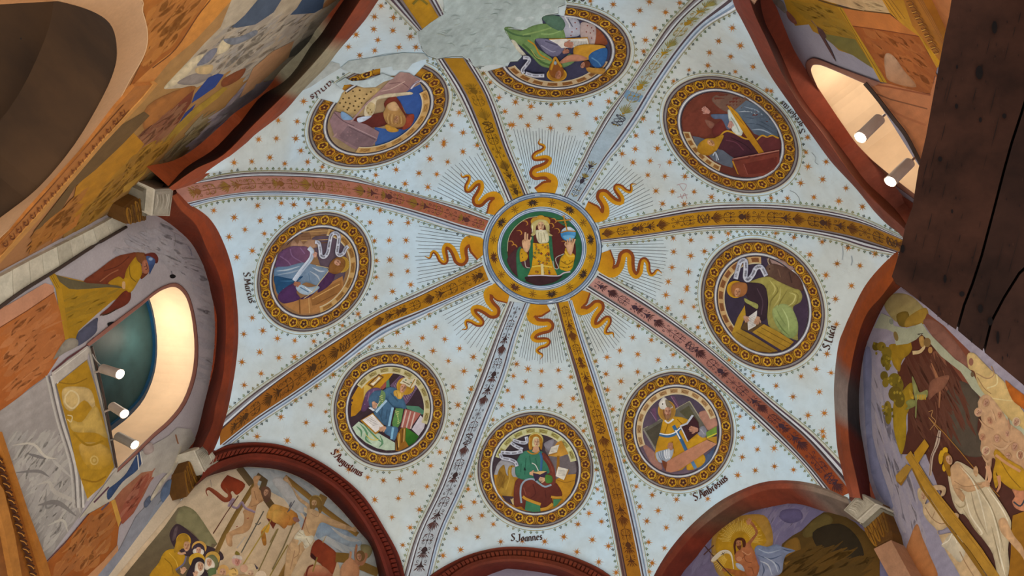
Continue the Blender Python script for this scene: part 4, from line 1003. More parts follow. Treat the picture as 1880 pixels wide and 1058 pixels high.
p.pg("552,655 582,528 648,530 628,640 602,690 560,692", '#5f8f4e')
for i in range(8): p.ln([(575+i*6, 550+i*14), (610-i*2, 560+i*14)], 1.1, '#d3d98c')
for i in range(5): p.ln([(445+i*6, 430+i*14), (470+i*2, 420+i*16)], 1.1, '#d3d98c')
p.ln("524,684 540,600 557,522", 4.4, '#93c2de'); p.pg("490,372 555,350 610,390 672,515 650,532 580,515 520,470", '#466c8a', 1); p.ln("500,440 560,510 640,528", 1.8, '#2f4f68')
for q_ in ("470,520 460,600", "510,540 500,620", "440,560 470,640", "540,400 600,470"): p.ln(q_, 1.8, '#37566f')
p.pg("480,690 540,680 602,700 572,800 530,765 490,740", '#4d7290', 1); p.ln("560,690 545,790", 4, '#86bcd9'); p.done()
p = Paint('head', R_, VT, .0108, 'mitred and haloed head with a golden beard'); p.el(665, 342, 76, 74, '#c2982e'); p.el(665, 342, 68, 66, '#b98a26')
p.pg("612,322 640,282 668,262 700,285 742,275 762,268 748,330 712,366 652,335", '#ddd4b4'); p.ln("612,322 650,336 712,366", 3, '#a87c22'); p.ln("640,300 700,330", 1.4, '#6c5a2c'); p.ln("745,280 700,360", 1.8, '#a87c22')
p.el(668, 290, 6, 6, '#3c6c3a'); p.el(712, 312, 6, 6, '#3c6c3a'); p.face(643, 362, 32, 20, '#cf9c7a', beard=None)
p.pg("565,385 600,372 620,392 655,400 640,430 625,450 600,448 585,430 568,420", '#d0a548', 1); p.ln("590,390 600,440", 1.2, '#a87c2c'); p.ln("620,400 620,440", 1.2, '#e6c87c'); p.done()
p = Paint('open_book', R_, VT, .0108); p.pg("282,632 388,568 492,685 412,750", '#a8781f'); p.pg("300,628 386,578 480,680 412,733", '#e9e5e0'); p.ln("388,630 450,690", .8, '#b0a898', 0)
for i in range(7): p.ln([(325+i*10, 622+i*9), (375+i*10, 592+i*12)], .55, '#7c7468', 0)
p.done()
p = Paint('hand', R_, VT, .0115); p.hand(400, 500, 28, 75, '#d0a07e'); p.ln("412,540 430,500 452,466", .8, '#e8e0cc'); p.pg("350,525 372,520 410,545 390,552", '#dfe6ee'); p.done()
p = Paint('hand', R_, VT, .0115); p.hand(472, 700, 28, 160, '#d3a482'); p.done()
# --- lion-side scholar (left)
K = 'lion'; R_ = roundel(K, 'left roundel: scholar in purple and blue with a long curling lettered scroll')
fr(460, 380, 4.408); p = Paint('background', R_, VT, .0055); disc(p, K, '#96714a')
p.pg("500,250 700,225 765,330 775,480 750,600 700,640 600,560 540,400", '#5c4c58', 1); p.pg("205,480 230,350 330,260 470,200 480,330 330,330", '#7c5a40', 1)
p.pg("400,745 560,660 745,560 752,640 700,740 620,820 520,862 400,866 262,790", '#b07d48'); p.pg("480,720 735,590 740,680 600,780 500,800", '#9a6a38'); p.ln("500,745 720,625", 1.6, '#d6a868', 0); p.ln("530,790 700,700", 1.4, '#7a5028', 0); p.ln("395,745 400,865", 2.4, '#7a5028', 0); p.ln("470,730 478,862", 1.6, '#caa064', 0)
for y in (205, 240, 275, 300): p.ln([(410, y), (640, y-12)], 1.4, '#c29a62' if y % 2 else '#6f4e30', 0)
p.pg("330,290 350,270 380,300 400,270 430,300 470,265 520,270 540,300 530,330 340,330", '#a98468', 1); p.done()
coffers(R_, K, -PI*.42, PI*.42, 7, '#c7a267', '#a07338')
p = Paint('painted_figure', R_, VT, .009)
p.pg("203,492 215,420 235,370 320,322 400,318 465,327 502,395 470,450 430,470 300,492", '#5c3d62', 1, '#6e4a62', 0)
for q_ in ("240,400 300,440 330,480", "320,340 340,400 420,450", "400,330 440,380"): p.ln(q_, 2, '#7f5f82')
p.pg("193,500 300,482 420,450 500,465 560,480 628,505 600,560 560,640 450,610 390,650 300,690 225,712 200,640", '#5a7896', 1, '#7c90a4', 0)
p.pg("195,560 330,582 425,560 360,620 300,660 228,705 200,640", '#1f4a70', 1)
for q_, c_ in (("210,520 300,510 400,480", '#a9b9c6'), ("220,550 330,530 420,500", '#93a6b8'), ("500,490 560,520 600,520", '#c3cbd0'), ("480,520 540,560 560,600", '#b3bec8'), ("470,540 480,600", '#2a5578'), ("240,600 330,600 400,580", '#3a6a90')): p.ln(q_, 3, c_, 1, 2)
p.pg("222,742 238,690 330,625 400,615 372,690 402,742 330,772 262,780", '#4b2c58', 1); p.pg("400,745 470,735 560,660 690,545 640,510 560,610 500,690", '#4a2c52', 1)
p.pg("600,590 640,512 682,545 660,610 600,665 540,690", '#4c2d52', 1); p.pg("365,650 400,625 470,650 540,640 555,660 480,712 400,698", '#a3b8c8', 1); p.ln("400,650 470,690", 2, '#5a7a98'); p.ln("440,650 500,690", 1.6, '#dfe6ea')
p.ln("530,475 600,488 635,510 560,610 500,690 430,742", 1.3, '#c9b98a')
p.ln("470,330 498,362 490,415 440,480 400,530 352,598", 8, '#d0dae8', c2='#a7b8cc'); p.ln("497,380 480,430 420,510", 1.2, '#8fa2b8'); p.done()
p = Paint('head', R_, VT, .0105, 'haloed brown-bearded head lying on its side'); p.el(738, 466, 62, 66, '#c6a548'); p.el(738, 466, 54, 58, '#b98f34')
for i in range(26):
    a = i*2*PI/26; p.ln([(738+54*math.cos(a), 466+58*math.sin(a)), (738+62*math.cos(a), 466+66*math.sin(a))], .6, '#8a6420', 0)
p.pg("632,520 640,465 672,424 720,405 762,430 765,480 735,525 690,545 650,535", '#8a5c2c', 1); p.face(712, 455, 29, -62, '#d3a084', beard='#8a5c2c'); p.done()
p = Paint('hand', R_, VT, .011); p.hand(378, 622, 26, 175, '#b3795c'); p.done()
p = Paint('hand', R_, VT, .011); p.hand(524, 388, 20, -80, '#cf9c86'); p.done()
p = Paint('lettered_scroll', R_, VT, .0108, 'white curling lettered scroll'); p.scroll("522,284 552,292 564,345 570,395 598,405 625,370 640,290 655,228 690,212 715,240 708,310 700,370 720,392 752,375 768,340 790,318", 6.2, 44); p.done()
# --- torn roundel (upper left)
K = 'cardinal'; AR = ((-.52, PI*1.14),)
R_ = roundel(K, 'torn upper left roundel: bearded old scholar upside down, dotted cloth, plaster losses', arcs=((-1.0, 3.62), (3.92, 4.6)))
fr(555, 95, 4.407); p = Paint('background', R_, VT, .0055); disc(p, K, '#a08a68'); p.pg("740,380 860,310 955,262 985,330 985,440 940,560 860,660 740,740 590,790 585,610 770,640 870,560 800,420", '#33559a', 0, '#3f66a8', 120)
p.pg("270,460 300,390 330,330 400,285 480,290 640,300 580,380 510,410 480,500 400,505 300,490", '#b59a66', 1); p.done()
p = Paint('dotted_cloth', R_, VT, .007, 'ochre cloth with dark brown dots'); p.pg("275,450 305,385 340,325 410,290 500,290 590,310 560,370 510,410 470,470 400,500 330,490", '#b89c68', 1)
for x, y in ((350,335),(410,320),(465,312),(520,345),(555,325),(330,380),(378,375),(425,360),(463,380),(500,380),(305,415),(350,410),(385,420),(430,400),(480,415),(335,445),(375,455),(415,440),(455,445),(365,470),(425,475)): p.el(x, y, 8, 7, '#5a4526')
p.done()
p = Paint('mauve_drape', R_, VT, .0075); p.pg("560,372 640,300 700,240 790,165 862,172 968,235 905,285 840,325 760,335 690,340 600,385", '#a7877f', 0, '#96726e', 60); p.ln("700,260 800,250 860,290", 1.4, '#6f4e50'); p.ln("640,320 720,300 830,240", 1.6, '#c4a79a'); p.ln("880,300 920,250 965,235", 3, '#c9c6cf'); p.ln("860,310 900,262 950,235", 1.4, '#6f5f78'); p.done()
p = Paint('red_robe', R_, VT, .008); p.pg("402,575 430,530 500,520 600,500 672,480 660,420 700,370 745,355 800,420 835,500 905,515 885,590 805,630 700,595 620,610 520,612", '#7a3626', 1, '#5a2420', 100); p.pg("850,520 905,512 880,600 810,630", '#96422c', 1)
p.pg("500,515 520,415 590,370 660,345 760,335 870,325 890,345 760,362 640,380 600,400 592,460 560,520", '#d2c4a4', 1); p.pg("515,470 545,410 590,430 580,480 545,515", '#c9b484', 1)
for x, y in ((530,455),(550,470),(535,495),(560,490)): p.el(x, y, 6, 6, '#8a7240')
p.done()
p = Paint('lectern', R_, VT, .0088, 'mauve-brown lectern'); p.pg("220,560 262,482 330,500 420,560 520,590 622,650 602,720 520,822 400,778 262,690", '#93767a'); p.pg("290,692 372,592 602,702 518,818", '#80686e'); p.ln("255,490 330,560 420,600", 1.6, '#6a5056'); p.ln("372,592 602,702", 1.6, '#b59a9c', 0); p.ln("380,612 590,712", 1, '#5c464c', 0); p.ln("250,690 400,560 530,410 580,370", 3, '#a88a86', 0); p.done()
p = Paint('blue_cloth', R_, VT, .009); p.pg("310,505 330,484 410,545 330,550", '#7fa3c8', 1); p.pg("450,535 560,520 505,560 455,572", '#c6d4e6', 1); p.done()
p = Paint('head', R_, VT, .0096, 'bald bearded head seen upside down'); p.pg("668,600 700,590 780,636 740,652 690,642", '#c9973a', 1); p.pg("655,505 668,470 690,425 748,403 785,450 838,540 815,605 740,612 680,575", '#b98f56', 1, '#a47a44', 60); p.pg("690,430 745,405 782,450 760,480 700,470", '#cfa97a', 1)
for i in range(9): p.ln([(700+i*14, 500+i*3), (690+i*16, 540+i*4), (700+i*14, 585)], 1.3, random.choice(['#8a6234', '#cda768', '#9a7040'])); 
p.face(762, 545, 26, 200, '#b98c62'); p.done()
coffers(R_, K, -.50, 1.9, 7, '#cda76c', '#b58a4a')
p = Paint('plaster_loss', R_, VT, .0125, 'pale plaster losses across the torn roundel'); fr()
p.pg([(616,154),(626,148),(634,143),(646,149),(660,148),(673,147),(688,142),(702,135),(712,139),(724,143),(716,147),(705,150),(689,160),(668,161),(655,157),(643,155),(632,156),(628,164)], '#b9c9cc')
p.pg([(552,172),(600,128),(614,122),(646,130),(652,136),(640,143),(632,142),(622,150),(610,158),(600,165)], '#bcc6c2') if False else None
p.done()
# --- broken roundel at the top
K = 'angel'; R_ = roundel(K, 'broken top roundel: green-robed haloed figure upside down with a child angel', n=30, arcs=((-1.45, 2.75),))
fr(880, 0, 5.29); p = Paint('background', R_, VT, .0055); t = np.linspace(-1.45, 2.72, 50); c_ = EP(K, np.full(50, .716), t)
p.pg(np.r_[c_, [[937,113],[958,104],[938,74],[926,52],[960,54],[996,44],[994,33],[1025,27]]], '#34364f', 0, '#41415c', 0, raw=True)
p.pg("1130,262 1200,330 1245,430 1105,440 1110,300", '#8a4a2c', 1); p.done(); coffers(R_, K, .3, 2.7, 8, '#c9b088', '#96642f')
p = Paint('starred_cloth', R_, VT, .0075); p.pg("770,165 850,165 960,195 980,330 900,360 810,355 790,260", '#a7aab6', 1); p.pg("985,225 1060,225 1132,270 1118,430 1065,435 1050,372 985,360", '#b3a19c', 1)
for x, y in ((900,310),(945,280),(890,345),(930,220),(1050,250),(1090,270),(1080,320),(1040,310),(1090,370),(1110,300)): p.el(x, y, 7, 7, '#8a4a42')
p.ln("830,165 870,230 880,270", 2, '#d6d8da'); p.ln("860,180 905,260", 1.6, '#5c5c6c'); p.done()
p = Paint('painted_figure', R_, VT, .0085); p.pg("240,280 300,262 400,300 520,250 640,230 790,250 835,350 820,372 700,372 545,380 560,460 640,520 710,575 740,660 690,662 600,640 520,560 440,480 380,430 310,390", '#64834f', 1, '#7a9a5c', 70)
p.pg("608,172 660,150 782,160 835,240 790,300 690,260 640,215", '#4f6e5c', 1); p.ln("250,285 330,330 420,350 500,350", 3, '#4a6a44'); p.ln("420,430 520,520 600,600 700,640", 4, '#4c6c3c'); p.ln("420,340 560,310 700,270", 2.6, '#88a464'); p.ln("600,330 700,330 790,300", 2.2, '#8fae6e')
p.ln("470,390 540,440 580,520 640,560 700,590", 2.6, '#c08a24'); p.ln("500,480 560,560 640,580", 1.2, '#b9b05c'); p.pg("310,390 350,400 400,470 460,540 420,540 360,480", '#d0cdb8', 1)
p.pg("548,380 640,378 830,430 790,520 730,552 650,520 590,450", '#706e88', 1); p.ln("600,440 700,500 740,500", 2, '#9a9ab0'); p.ln("640,400 760,440", 2, '#4c4a62'); p.pg("810,590 880,520 930,590 840,650 760,660", '#6f8f5c', 1); p.done()
p = Paint('open_book', R_, VT, .0095); p.pg("676,386 1050,370 1068,450 800,468 760,430", '#dedbd2'); p.ln("676,383 860,378 1050,368 1068,450", 2, '#c08c24', 0)
for i in range(22): p.ln([(830+i*10, 400), (835+i*10, 446)], .6, '#7a7468', 0)
p.done(); p = Paint('hand', R_, VT, .0102); p.hand(868, 436, 42, 5, '#b8816a'); p.done(); p = Paint('hand', R_, VT, .0102); p.hand(840, 502, 30, -20, '#b07862'); p.done()
p = Paint('child_angel', R_, VT, .0093, 'small angel in yellow and blue'); p.pg("918,465 1000,435 1080,432 1222,448 1190,500 1110,560 1000,590 925,550", '#ba8828', 1, '#d09c34', 0)
p.pg("1060,560 1110,500 1232,465 1240,560 1190,650 1110,645", '#2f6098', 1); p.ln("1090,560 1150,600 1180,640", 2.4, '#5c90bc'); p.pg("780,602 860,540 950,530 1050,565 990,592 880,600 800,618", '#b98164', 1); p.pg("1040,650 1120,662 1222,668 1210,710 1170,722 1060,700", '#b9893a', 1)
p.el(1040, 625, 40, 34, '#6a3a22'); p.face(1005, 632, 24, 200, '#c48e74'); p.done()
p = Paint('head', R_, VT, .0104, 'haloed brown-haired head hanging down'); p.el(752, 725, 98, 68, '#c49626'); p.el(752, 728, 86, 57, '#a87420'); p.pg("676,672 700,610 760,590 800,640 822,690 800,750 730,760 690,730", '#8a521f', 1); p.face(768, 725, 34, 195, '#bd8263'); p.ln("695,680 720,600 738,560 770,610 800,650", 4, '#c08c26'); p.el(738, 612, 14, 18, '#8fa3b4'); p.done()
p = Paint('lettered_scroll', R_, VT, .009, 'white lettered scroll'); p.scroll("425,560 470,562 485,590 450,640 420,680 430,712", 6, 12); p.scroll("450,712 530,735 630,735", 6, 10); p.done()
# --- tiara roundel (upper right)
K = 'tiara'; R_ = roundel(K, 'upper right roundel: gold-capped scholar lying sideways in a maroon cope at a brown desk', n=30)
fr(1200, 125, 4.231); p = Paint('background', R_, VT, .0055); disc(p, K, '#703828', c2='#5a2a22', g=20)
p.pg("450,240 560,195 740,245 640,335 540,330", '#705446', 1); p.pg("225,470 240,380 400,320 450,520 240,520", '#74392a', 1); p.pg("400,400 470,430 450,470 420,450", '#8a5c4c', 1); p.done()
p = Paint('grey_blue_drape', R_, VT, .0068); p.pg("620,335 720,250 800,290 890,370 955,470 970,540 830,530 780,510 700,410", '#5f6e7e', 0, '#4e5c6c', 60)
for q_ in ("660,340 750,340 860,400", "690,380 800,400 930,470", "720,430 820,440 940,510", "760,480 840,480 930,520", "700,300 800,330 870,390"): p.ln(q_, 2.6, random.choice(['#93a3b2', '#42505f', '#a7b4be']), 1, 2)
p.done(); coffers(R_, K, 1.95, 3.05, 6, '#cbb283', '#9a6a34')
p = Paint('blue_grey_bench', R_, VT, .0072); p.pg("300,528 360,540 420,560 540,640 622,690 612,775 540,755 470,722 400,650 330,600", '#5f6774'); p.done()
p = Paint('painted_figure', R_, VT, .0085); p.pg("500,620 545,505 580,490 640,510 720,545 770,570 800,620 810,665 700,690 620,695 540,640", '#4f2630', 1, '#3f1e2a', 40); p.pg("805,562 840,530 975,542 978,640 860,660 830,640", '#5e2b2c', 1); p.pg("455,470 540,395 565,430 560,480 520,520 470,535", '#6a2c26', 1)
p.ln("400,590 480,560 520,525 545,500 580,490 640,512 700,545 760,560 795,610 830,650", 2.8, '#c4942a'); p.ln("800,560 840,525 880,535 920,525 972,545", 2.8, '#c4942a'); p.ln("560,560 640,580 700,640", 1.6, '#6c3c4a'); p.ln("600,540 700,590 760,640", 1.4, '#2f1620')
p.pg("445,362 520,358 592,365 610,440 575,480 530,400 470,395", '#56657f', 1); p.pg("575,330 600,330 640,370 692,440 682,525 620,500 590,430", '#c9cfc4', 1); p.ln("600,380 640,440 665,500", 2, '#9aa89c'); p.ln("620,370 670,430", 1.5, '#e8ebe2'); p.done()
p = Paint('gold_post', R_, VT, .0098); p.pg("570,290 600,300 655,352 705,425 858,655 815,662 690,490", '#c6911f', 0, '#a87414', 60); p.ln("600,320 700,440 835,655", 1, '#8a5c12', 0); p.done()
p = Paint('head', R_, VT, .0098, 'gold-capped haloed head on its side'); p.pg("340,645 350,590 400,552 450,545 505,545 522,560 500,625 440,675 385,675", '#c29226', 1, '#a87818'); p.face(450, 582, 29, -50, '#d6a372'); p.pg("425,560 470,545 520,522 545,530 500,620 480,640", '#b98a24', 1); p.face(448, 582, 26, -50, '#d6a372'); p.done()
p = Paint('hand', R_, VT, .010); p.hand(408, 328, 32, 215, '#bf8a7c'); p.done(); p = Paint('hand', R_, VT, .010); p.hand(595, 440, 26, 100, '#c8988a'); p.done(); p = Paint('white_bow', R_, VT, .0102); p.ln("460,680 480,655 505,715", 2, '#c9d3de'); p.ln("480,655 490,720", 1.6, '#a9b8c8'); p.done()
p = Paint('desk', R_, VT, .0095, 'red-brown panelled desk'); p.pg("608,712 975,636 978,730 935,790 850,838 760,848 680,842 640,800", '#7a3a2c'); p.pg("700,745 960,690 955,760 870,815 730,825", '#6a2c22'); p.ln("612,708 975,640", 2, '#b07a6a', 0); p.ln("625,722 970,652", 1, '#4a1c18', 0); p.ln("700,745 730,828", 1.2, '#96564a', 0); p.pg("608,725 618,720 662,830 650,822", '#c08c24'); p.done()
# --- ox roundel (right)
K = 'ox'; R_ = roundel(K, 'right roundel: green-cloaked scribe bent over a yellow desk with an ox behind him', n=30)
fr(1270, 420, 3.919); p = Paint('background', R_, VT, .0055); disc(p, K, '#3b3346', c2='#443448', g=0); p.pg("540,215 640,225 740,280 700,300 590,262", '#a0847c', 1); p.done()
coffers(R_, K, 2.35, 4.75, 9, '#caa670', '#8c5a34')
p = Paint('ox', R_, VT, .0078, 'brown ox'); p.pg("528,318 530,280 555,262 545,235 560,215 575,250 610,255 700,290 770,345 805,420 790,450 730,435 620,385 560,350", '#5f473a', 1, '#54382e', 0); p.pg("545,262 585,258 590,300 560,335 530,325", '#6b5142', 1); p.ln("560,262 548,235 556,210", 1.4, '#b5a58c'); p.el(560, 290, 5, 4, '#20140f'); p.ln("620,290 640,350", 2, '#735646'); p.ln("700,310 720,390", 2.4, '#46302a'); p.done()
p = Paint('painted_figure', R_, VT, .0085)
p.pg("398,392 440,372 500,352 560,346 620,378 735,430 775,442 795,485 780,530 730,562 740,620 765,680 762,770 755,805 640,750 550,690 545,500 520,410", '#a2994f', 1, '#8f8a48', 60)
p.pg("578,600 600,560 650,540 710,560 745,620 765,690 755,760 700,790 640,740 600,680", '#9dab6c', 1, '#87985a', 100)
for q_, c_ in (("600,400 620,450 570,520 560,600", '#7c7438'), ("560,370 600,430 580,480", '#c2ba70'), ("640,420 630,500 590,560", '#b9b06a'), ("690,440 640,520 620,560", '#827a3c'), ("700,460 745,480 730,530 690,560", '#c9c27a'), ("720,450 765,480 750,540 700,565", '#857c3c'), ("610,580 640,640 680,700", '#7f9054'), ("650,570 690,650 700,740", '#bccb8a'), ("600,640 650,720 700,770", '#6f8048')): p.ln(q_, 2.6, c_, 1, 2)
p.pg("383,400 440,388 520,408 548,500 545,600 530,655 480,655 468,560 400,500", '#37262f', 1); p.pg("385,530 475,560 470,600 400,640 378,620", '#34242e', 1); p.pg("378,500 420,520 475,545 470,578 420,550 385,528", '#a3a45c', 1); p.ln("470,430 510,520 500,620", 1.8, '#54404c'); p.done()
p = Paint('desk', R_, VT, .0088, 'yellow wooden desk'); p.pg("288,752 330,640 382,552 388,620 350,722 320,745", '#b8922c'); p.pg("350,722 400,640 520,690 435,745 400,735", '#5c4628'); p.pg("285,757 350,722 440,770 622,882 560,892 470,882 380,845 320,800", '#a8852e', 0, '#8a6820'); p.pg("435,745 520,688 620,740 735,815 700,850 650,878", '#b8922f', 0, '#a07a24')
for q_ in ("320,745 420,800 590,888", "470,738 600,810 690,858", "500,712 640,790 715,830", "350,760 440,815"): p.ln(q_, 1.0, '#6f5218', 0)
p.done()
p = Paint('paper', R_, VT, .0096); p.pg("400,640 470,588 462,700 405,732", '#dcd9d2'); 
for i in range(6): p.ln([(415, 650+i*12), (455, 630+i*12)], .5, '#8a8478', 0)
p.done(); p = Paint('hand', R_, VT, .0100); p.hand(390, 650, 24, 60, '#c79c80'); p.done(); p = Paint('hand', R_, VT, .0100); p.hand(470, 660, 28, 110, '#c49878'); p.done()
p = Paint('head', R_, VT, .0100, 'haloed reddish-haired head looking down'); p.el(315, 437, 63, 62, '#c9991c'); p.el(322, 440, 54, 54, '#b58420'); p.pg("283,430 300,395 350,385 395,398 398,450 370,485 320,492 290,470", '#a0683a', 1); p.face(328, 460, 27, 15, '#d09a72'); p.done()
p = Paint('lettered_scroll', R_, VT, .0092, 'white lettered scroll'); p.scroll("315,362 330,300 350,240 385,232 388,300 385,350 405,370 440,330 462,285 500,278 535,340", 8, 36); p.done()
# --- bishop roundel (lower right)
K = 'bishop'; R_ = roundel(K, 'lower right roundel: mitred bishop in yellow with a blue cross, dark open book')
fr(1125, 670, 4.408); p = Paint('background', R_, VT, .0055); disc(p, K, '#4c4254', c2='#6c5a68', g=100)
p.pg("310,360 345,345 360,450 350,470", '#6f4c68'); p.pg("470,250 500,260 540,340 510,350", '#6a4a64'); p.ln("305,380 352,450", 1, '#9a7c98', 0); p.ln("470,255 530,345", 1, '#9a7c98', 0)
p.pg("248,520 410,430 520,352 622,296 700,430 785,532 720,560 600,640 400,640 340,680", '#69665a'); p.ln("248,520 410,430 520,352 622,296", 1.8, '#a9a288', 0); p.ln("622,296 700,420 785,532", 1.8, '#a9a288', 0); p.pg("268,540 400,460 410,600 340,660", '#4f4a3c'); p.pg("540,380 615,330 700,470 690,520", '#57543c'); p.ln("250,525 345,690", 3, '#8f8c82', 0)
p.pg("695,395 745,370 800,390 838,440 842,500 780,535 730,470", '#b3826e', 1); p.pg("240,640 330,700 400,820 380,850 300,780", '#a07468', 1); p.pg("650,790 690,780 800,690 830,640 800,760 700,850", '#4a5a78', 1); p.done()
coffers(R_, K, 2.75, 5.95, 11, '#d6bf93', '#b08a5c')
p = Paint('painted_figure', R_, VT, .0085); p.pg("345,692 360,620 380,560 410,440 450,418 520,420 600,440 700,520 760,600 740,640 640,690 520,780 440,790 360,780 340,730", '#c8971f', 1, '#b8841a', 70)
p.pg("430,790 520,740 620,680 640,740 560,850 440,850", '#c39220', 1); p.pg("620,745 700,700 752,765 700,830 600,850", '#c0901f', 1); p.pg("690,562 760,600 745,640 640,700 600,650", '#c8981f', 1)
for q_ in ("480,620 500,720", "450,470 420,560", "560,640 610,700", "520,440 560,480", "470,740 500,800"): p.ln(q_, 1.6, '#94660f')
p.ln("378,562 440,576 500,560 545,512", 6.2, '#3f6f9c', 1, c2='#335f8a'); p.ln("490,492 520,545 560,620 597,700", 6.2, '#3f6f9c', 1, c2='#335f8a'); p.ln("640,780 672,840", 6, '#5a84ad', 0); p.ln("378,556 440,566 500,550 550,508", 2, '#eef2f2'); p.ln("508,530 545,600", 2.2, '#eef2f2', 0)
p.pg("345,722 375,700 430,685 480,670 492,700 470,760 420,792 370,785", '#a9b2bd', 1)
for i in range(6): p.ln([(365+i*18, 705-i*4), (375+i*16, 740), (395+i*13, 775-i*4)], 2, random.choice(['#dfe3e6', '#7f8a98'])); 
p.pg("685,540 715,500 745,500 765,550 740,590 700,575", '#8a8a94', 1); p.ln("710,520 740,560", 1.6, '#b4b4bc'); p.done()
p = Paint('head', R_, VT, .0098, 'mitred haloed head turned right'); p.el(437, 372, 72, 84, '#c0953e'); p.el(440, 372, 64, 76, '#a87c34'); p.pg("372,325 385,290 412,262 440,280 478,330 480,350 400,362", '#d9d6cc', 1); p.pg("425,290 445,285 480,340 440,345", '#8a7c60', 1); p.el(404, 318, 5, 7, '#3a3428'); p.pg("405,385 410,360 430,440 420,430", '#8a5c3a', 1)
p.face(446, 386, 34, 0, '#cf9a7e', beard='#9a7050'); p.ln("420,450 450,470 492,440", 3.2, '#e6e2da'); p.done()
p = Paint('dark_book', R_, VT, .0100, 'dark red book with pale page edges'); p.pg("548,492 600,470 648,412 692,465 702,540 605,622 580,570", '#3f2126'); p.pg("596,470 640,404 656,412 605,482 552,502 548,490", '#c6ccd8'); p.ln("545,492 578,560 606,622", 2.2, '#cfd3da', 0); p.done()
p = Paint('hand', R_, VT, .0106); p.hand(655, 522, 34, 190, '#c08c72'); p.done(); p = Paint('hand', R_, VT, .0106); p.hand(470, 660, 28, -100, '#b98468'); p.done()
p = Paint('desk_beam', R_, VT, .0094, 'pinkish brown slanting board'); p.pg("430,862 440,782 600,690 760,608 842,642 680,760 520,862 470,872", '#b4795c', 0, '#c48c6c', -30); p.pg("395,770 440,790 430,860 405,820", '#7c4428'); p.pg("755,600 842,640 842,580 760,590", '#b3862a'); p.done()
p = Paint('green_book', R_, VT, .0092); p.pg("755,548 840,498 842,560 790,592 760,585", '#76983c'); p.ln("762,590 842,555", 2, '#d6c63c', 0); p.done()
# --- the hub
HUBR = thing('central_roundel', VT.hit(np.array([[995.5, 456.5]]))[0]+CZ, 'large central roundel with an old bearded figure holding a globe, ring of gold palmettes', 'painted roundel')
K = 'hub'; ell_hub = None
MED['hub'] = (995.5, 456.5, 109.3, 103.2, 0)
p = Paint('outer_moulding', HUBR, VT, .0125)
for a, b, c in ((1.0, .985, '#3f4a5c'), (.985, .965, '#aebfd2'), (.965, .94, '#6c819b'), (.94, .925, '#93a7bd'), (.925, .908, '#4c5c74')): ringband(p, K, a, b, c, n=128)
for i in range(70):
    a = random.uniform(0, 2*PI); r = random.uniform(.93, .985); p.ln(EP(K, r, np.linspace(a, a+random.uniform(.08, .25), 5)), .8, random.choice(['#dfe9f2', '#8fa3ba', '#c3d2e2', '#55667e']), 0, raw=True); p.o -= p.step*.45
p.done()
p = Paint('gold_band', HUBR, VT, .0130); ringband(p, K, .91, .83, '#bd8c12', n=128); ringband(p, K, .83, .745, '#c8981a', n=128); p.done()
for i in range(16):
    th = (i+.5)*PI/8-PI/2; p = Paint('palmette' if i % 2 else 'flower', HUBR, VT, .0142); c = EP(K, .826, th); e = np.array([math.cos(th), math.sin(th)]); l = np.array([-e[1], e[0]])
    ink = random.choice(['#3c2a1a', '#4a2c1c', '#5a3018'])
    if i % 2:
        for s in (-1, 1):
            for j, (u, v) in enumerate(((6.5, 2), (5.5, 6), (3, 9.5), (-1, 11.5), (-5, 9), (-7, 5))):
                p.ln([c+l*s*1, c+e*u*.5*s*0+e*(u*.55)+l*s*v*.55, c+e*u+l*s*v], [1.0, 2.2, .5], ink, 1, raw=True)
        p.ln([c-e*7, c+e*7.5], [1, 2.4, .8], ink, 0, raw=True); p.pg([c+e*3, c+l*2.4, c-e*3, c-l*2.4], '#4c4048', raw=True)
    else:
        for j in range(8):
            a = j*PI/4; d = e*math.cos(a)+l*math.sin(a); L = 8 if j % 2 == 0 else 6.5; p.ln([c+d*2, c+d*L], [1, 3 if j % 2 == 0 else 1.8, .8], ink, 0, raw=True)
        p.pg([c+np.array([math.cos(a), math.sin(a)])*2 for a in np.arange(6)*PI/3], '#8a5a1a', raw=True)
    p.done()
MED['hubin'] = (870+571/4.6, 340+536/4.6, 374/4.6, 344/4.6, 0)
p = Paint('inner_moulding', HUBR, VT, .0135); K = 'hubin'
for a, b, c in ((1.0, .985, '#47566e'), (.985, .965, '#d6e2ee'), (.965, .945, '#6f8db3'), (.945, .925, '#bccde0'), (.925, .91, '#4a5f80')): ringband(p, K, a, b, c, n=110)
p.done()
fr(870, 340, 4.6); p = Paint('background', HUBR, VT, .0138); disc(p, K, '#2f6b48', .912, '#265c40', 80)
p.pg("283,560 288,480 305,420 345,360 400,310 460,278 560,260 660,278 740,330 800,370 850,470 862,560 850,640 800,720 700,790 620,830 540,848 440,812 360,760 310,690 290,620", '#5c2620', 1, '#4a2020')
p.ln("283,560 288,480 305,420 345,360 400,310 460,278 560,260", .9, '#c9c3a0')
for x, y, a in ((430,320,0),(380,400,0),(310,490,0),(670,300,0),(700,385,1),(760,490,1),(650,340,0),(340,520,0)): p.ln([(x-22, y-14), (x+10, y-16), (x+25, y+8), (x+10, y+22)], 2, '#c08634', 1, 2)
p.done()
p = Paint('painted_figure', HUBR, VT, .0148)
p.pg("280,625 330,560 390,515 450,600 480,700 470,770 420,805 340,750 300,690", '#4c2c32', 1); p.pg("358,580 400,520 395,640 430,700 490,705 470,765 425,812 372,775", '#2f6f4c', 1); p.pg("475,440 502,425 505,690 478,705 465,600", '#2c6a48')
p.pg("620,422 655,432 668,560 690,700 715,700 720,640 760,580 820,640 850,660 820,735 700,768 670,740 640,600", '#2f6f4c', 1)
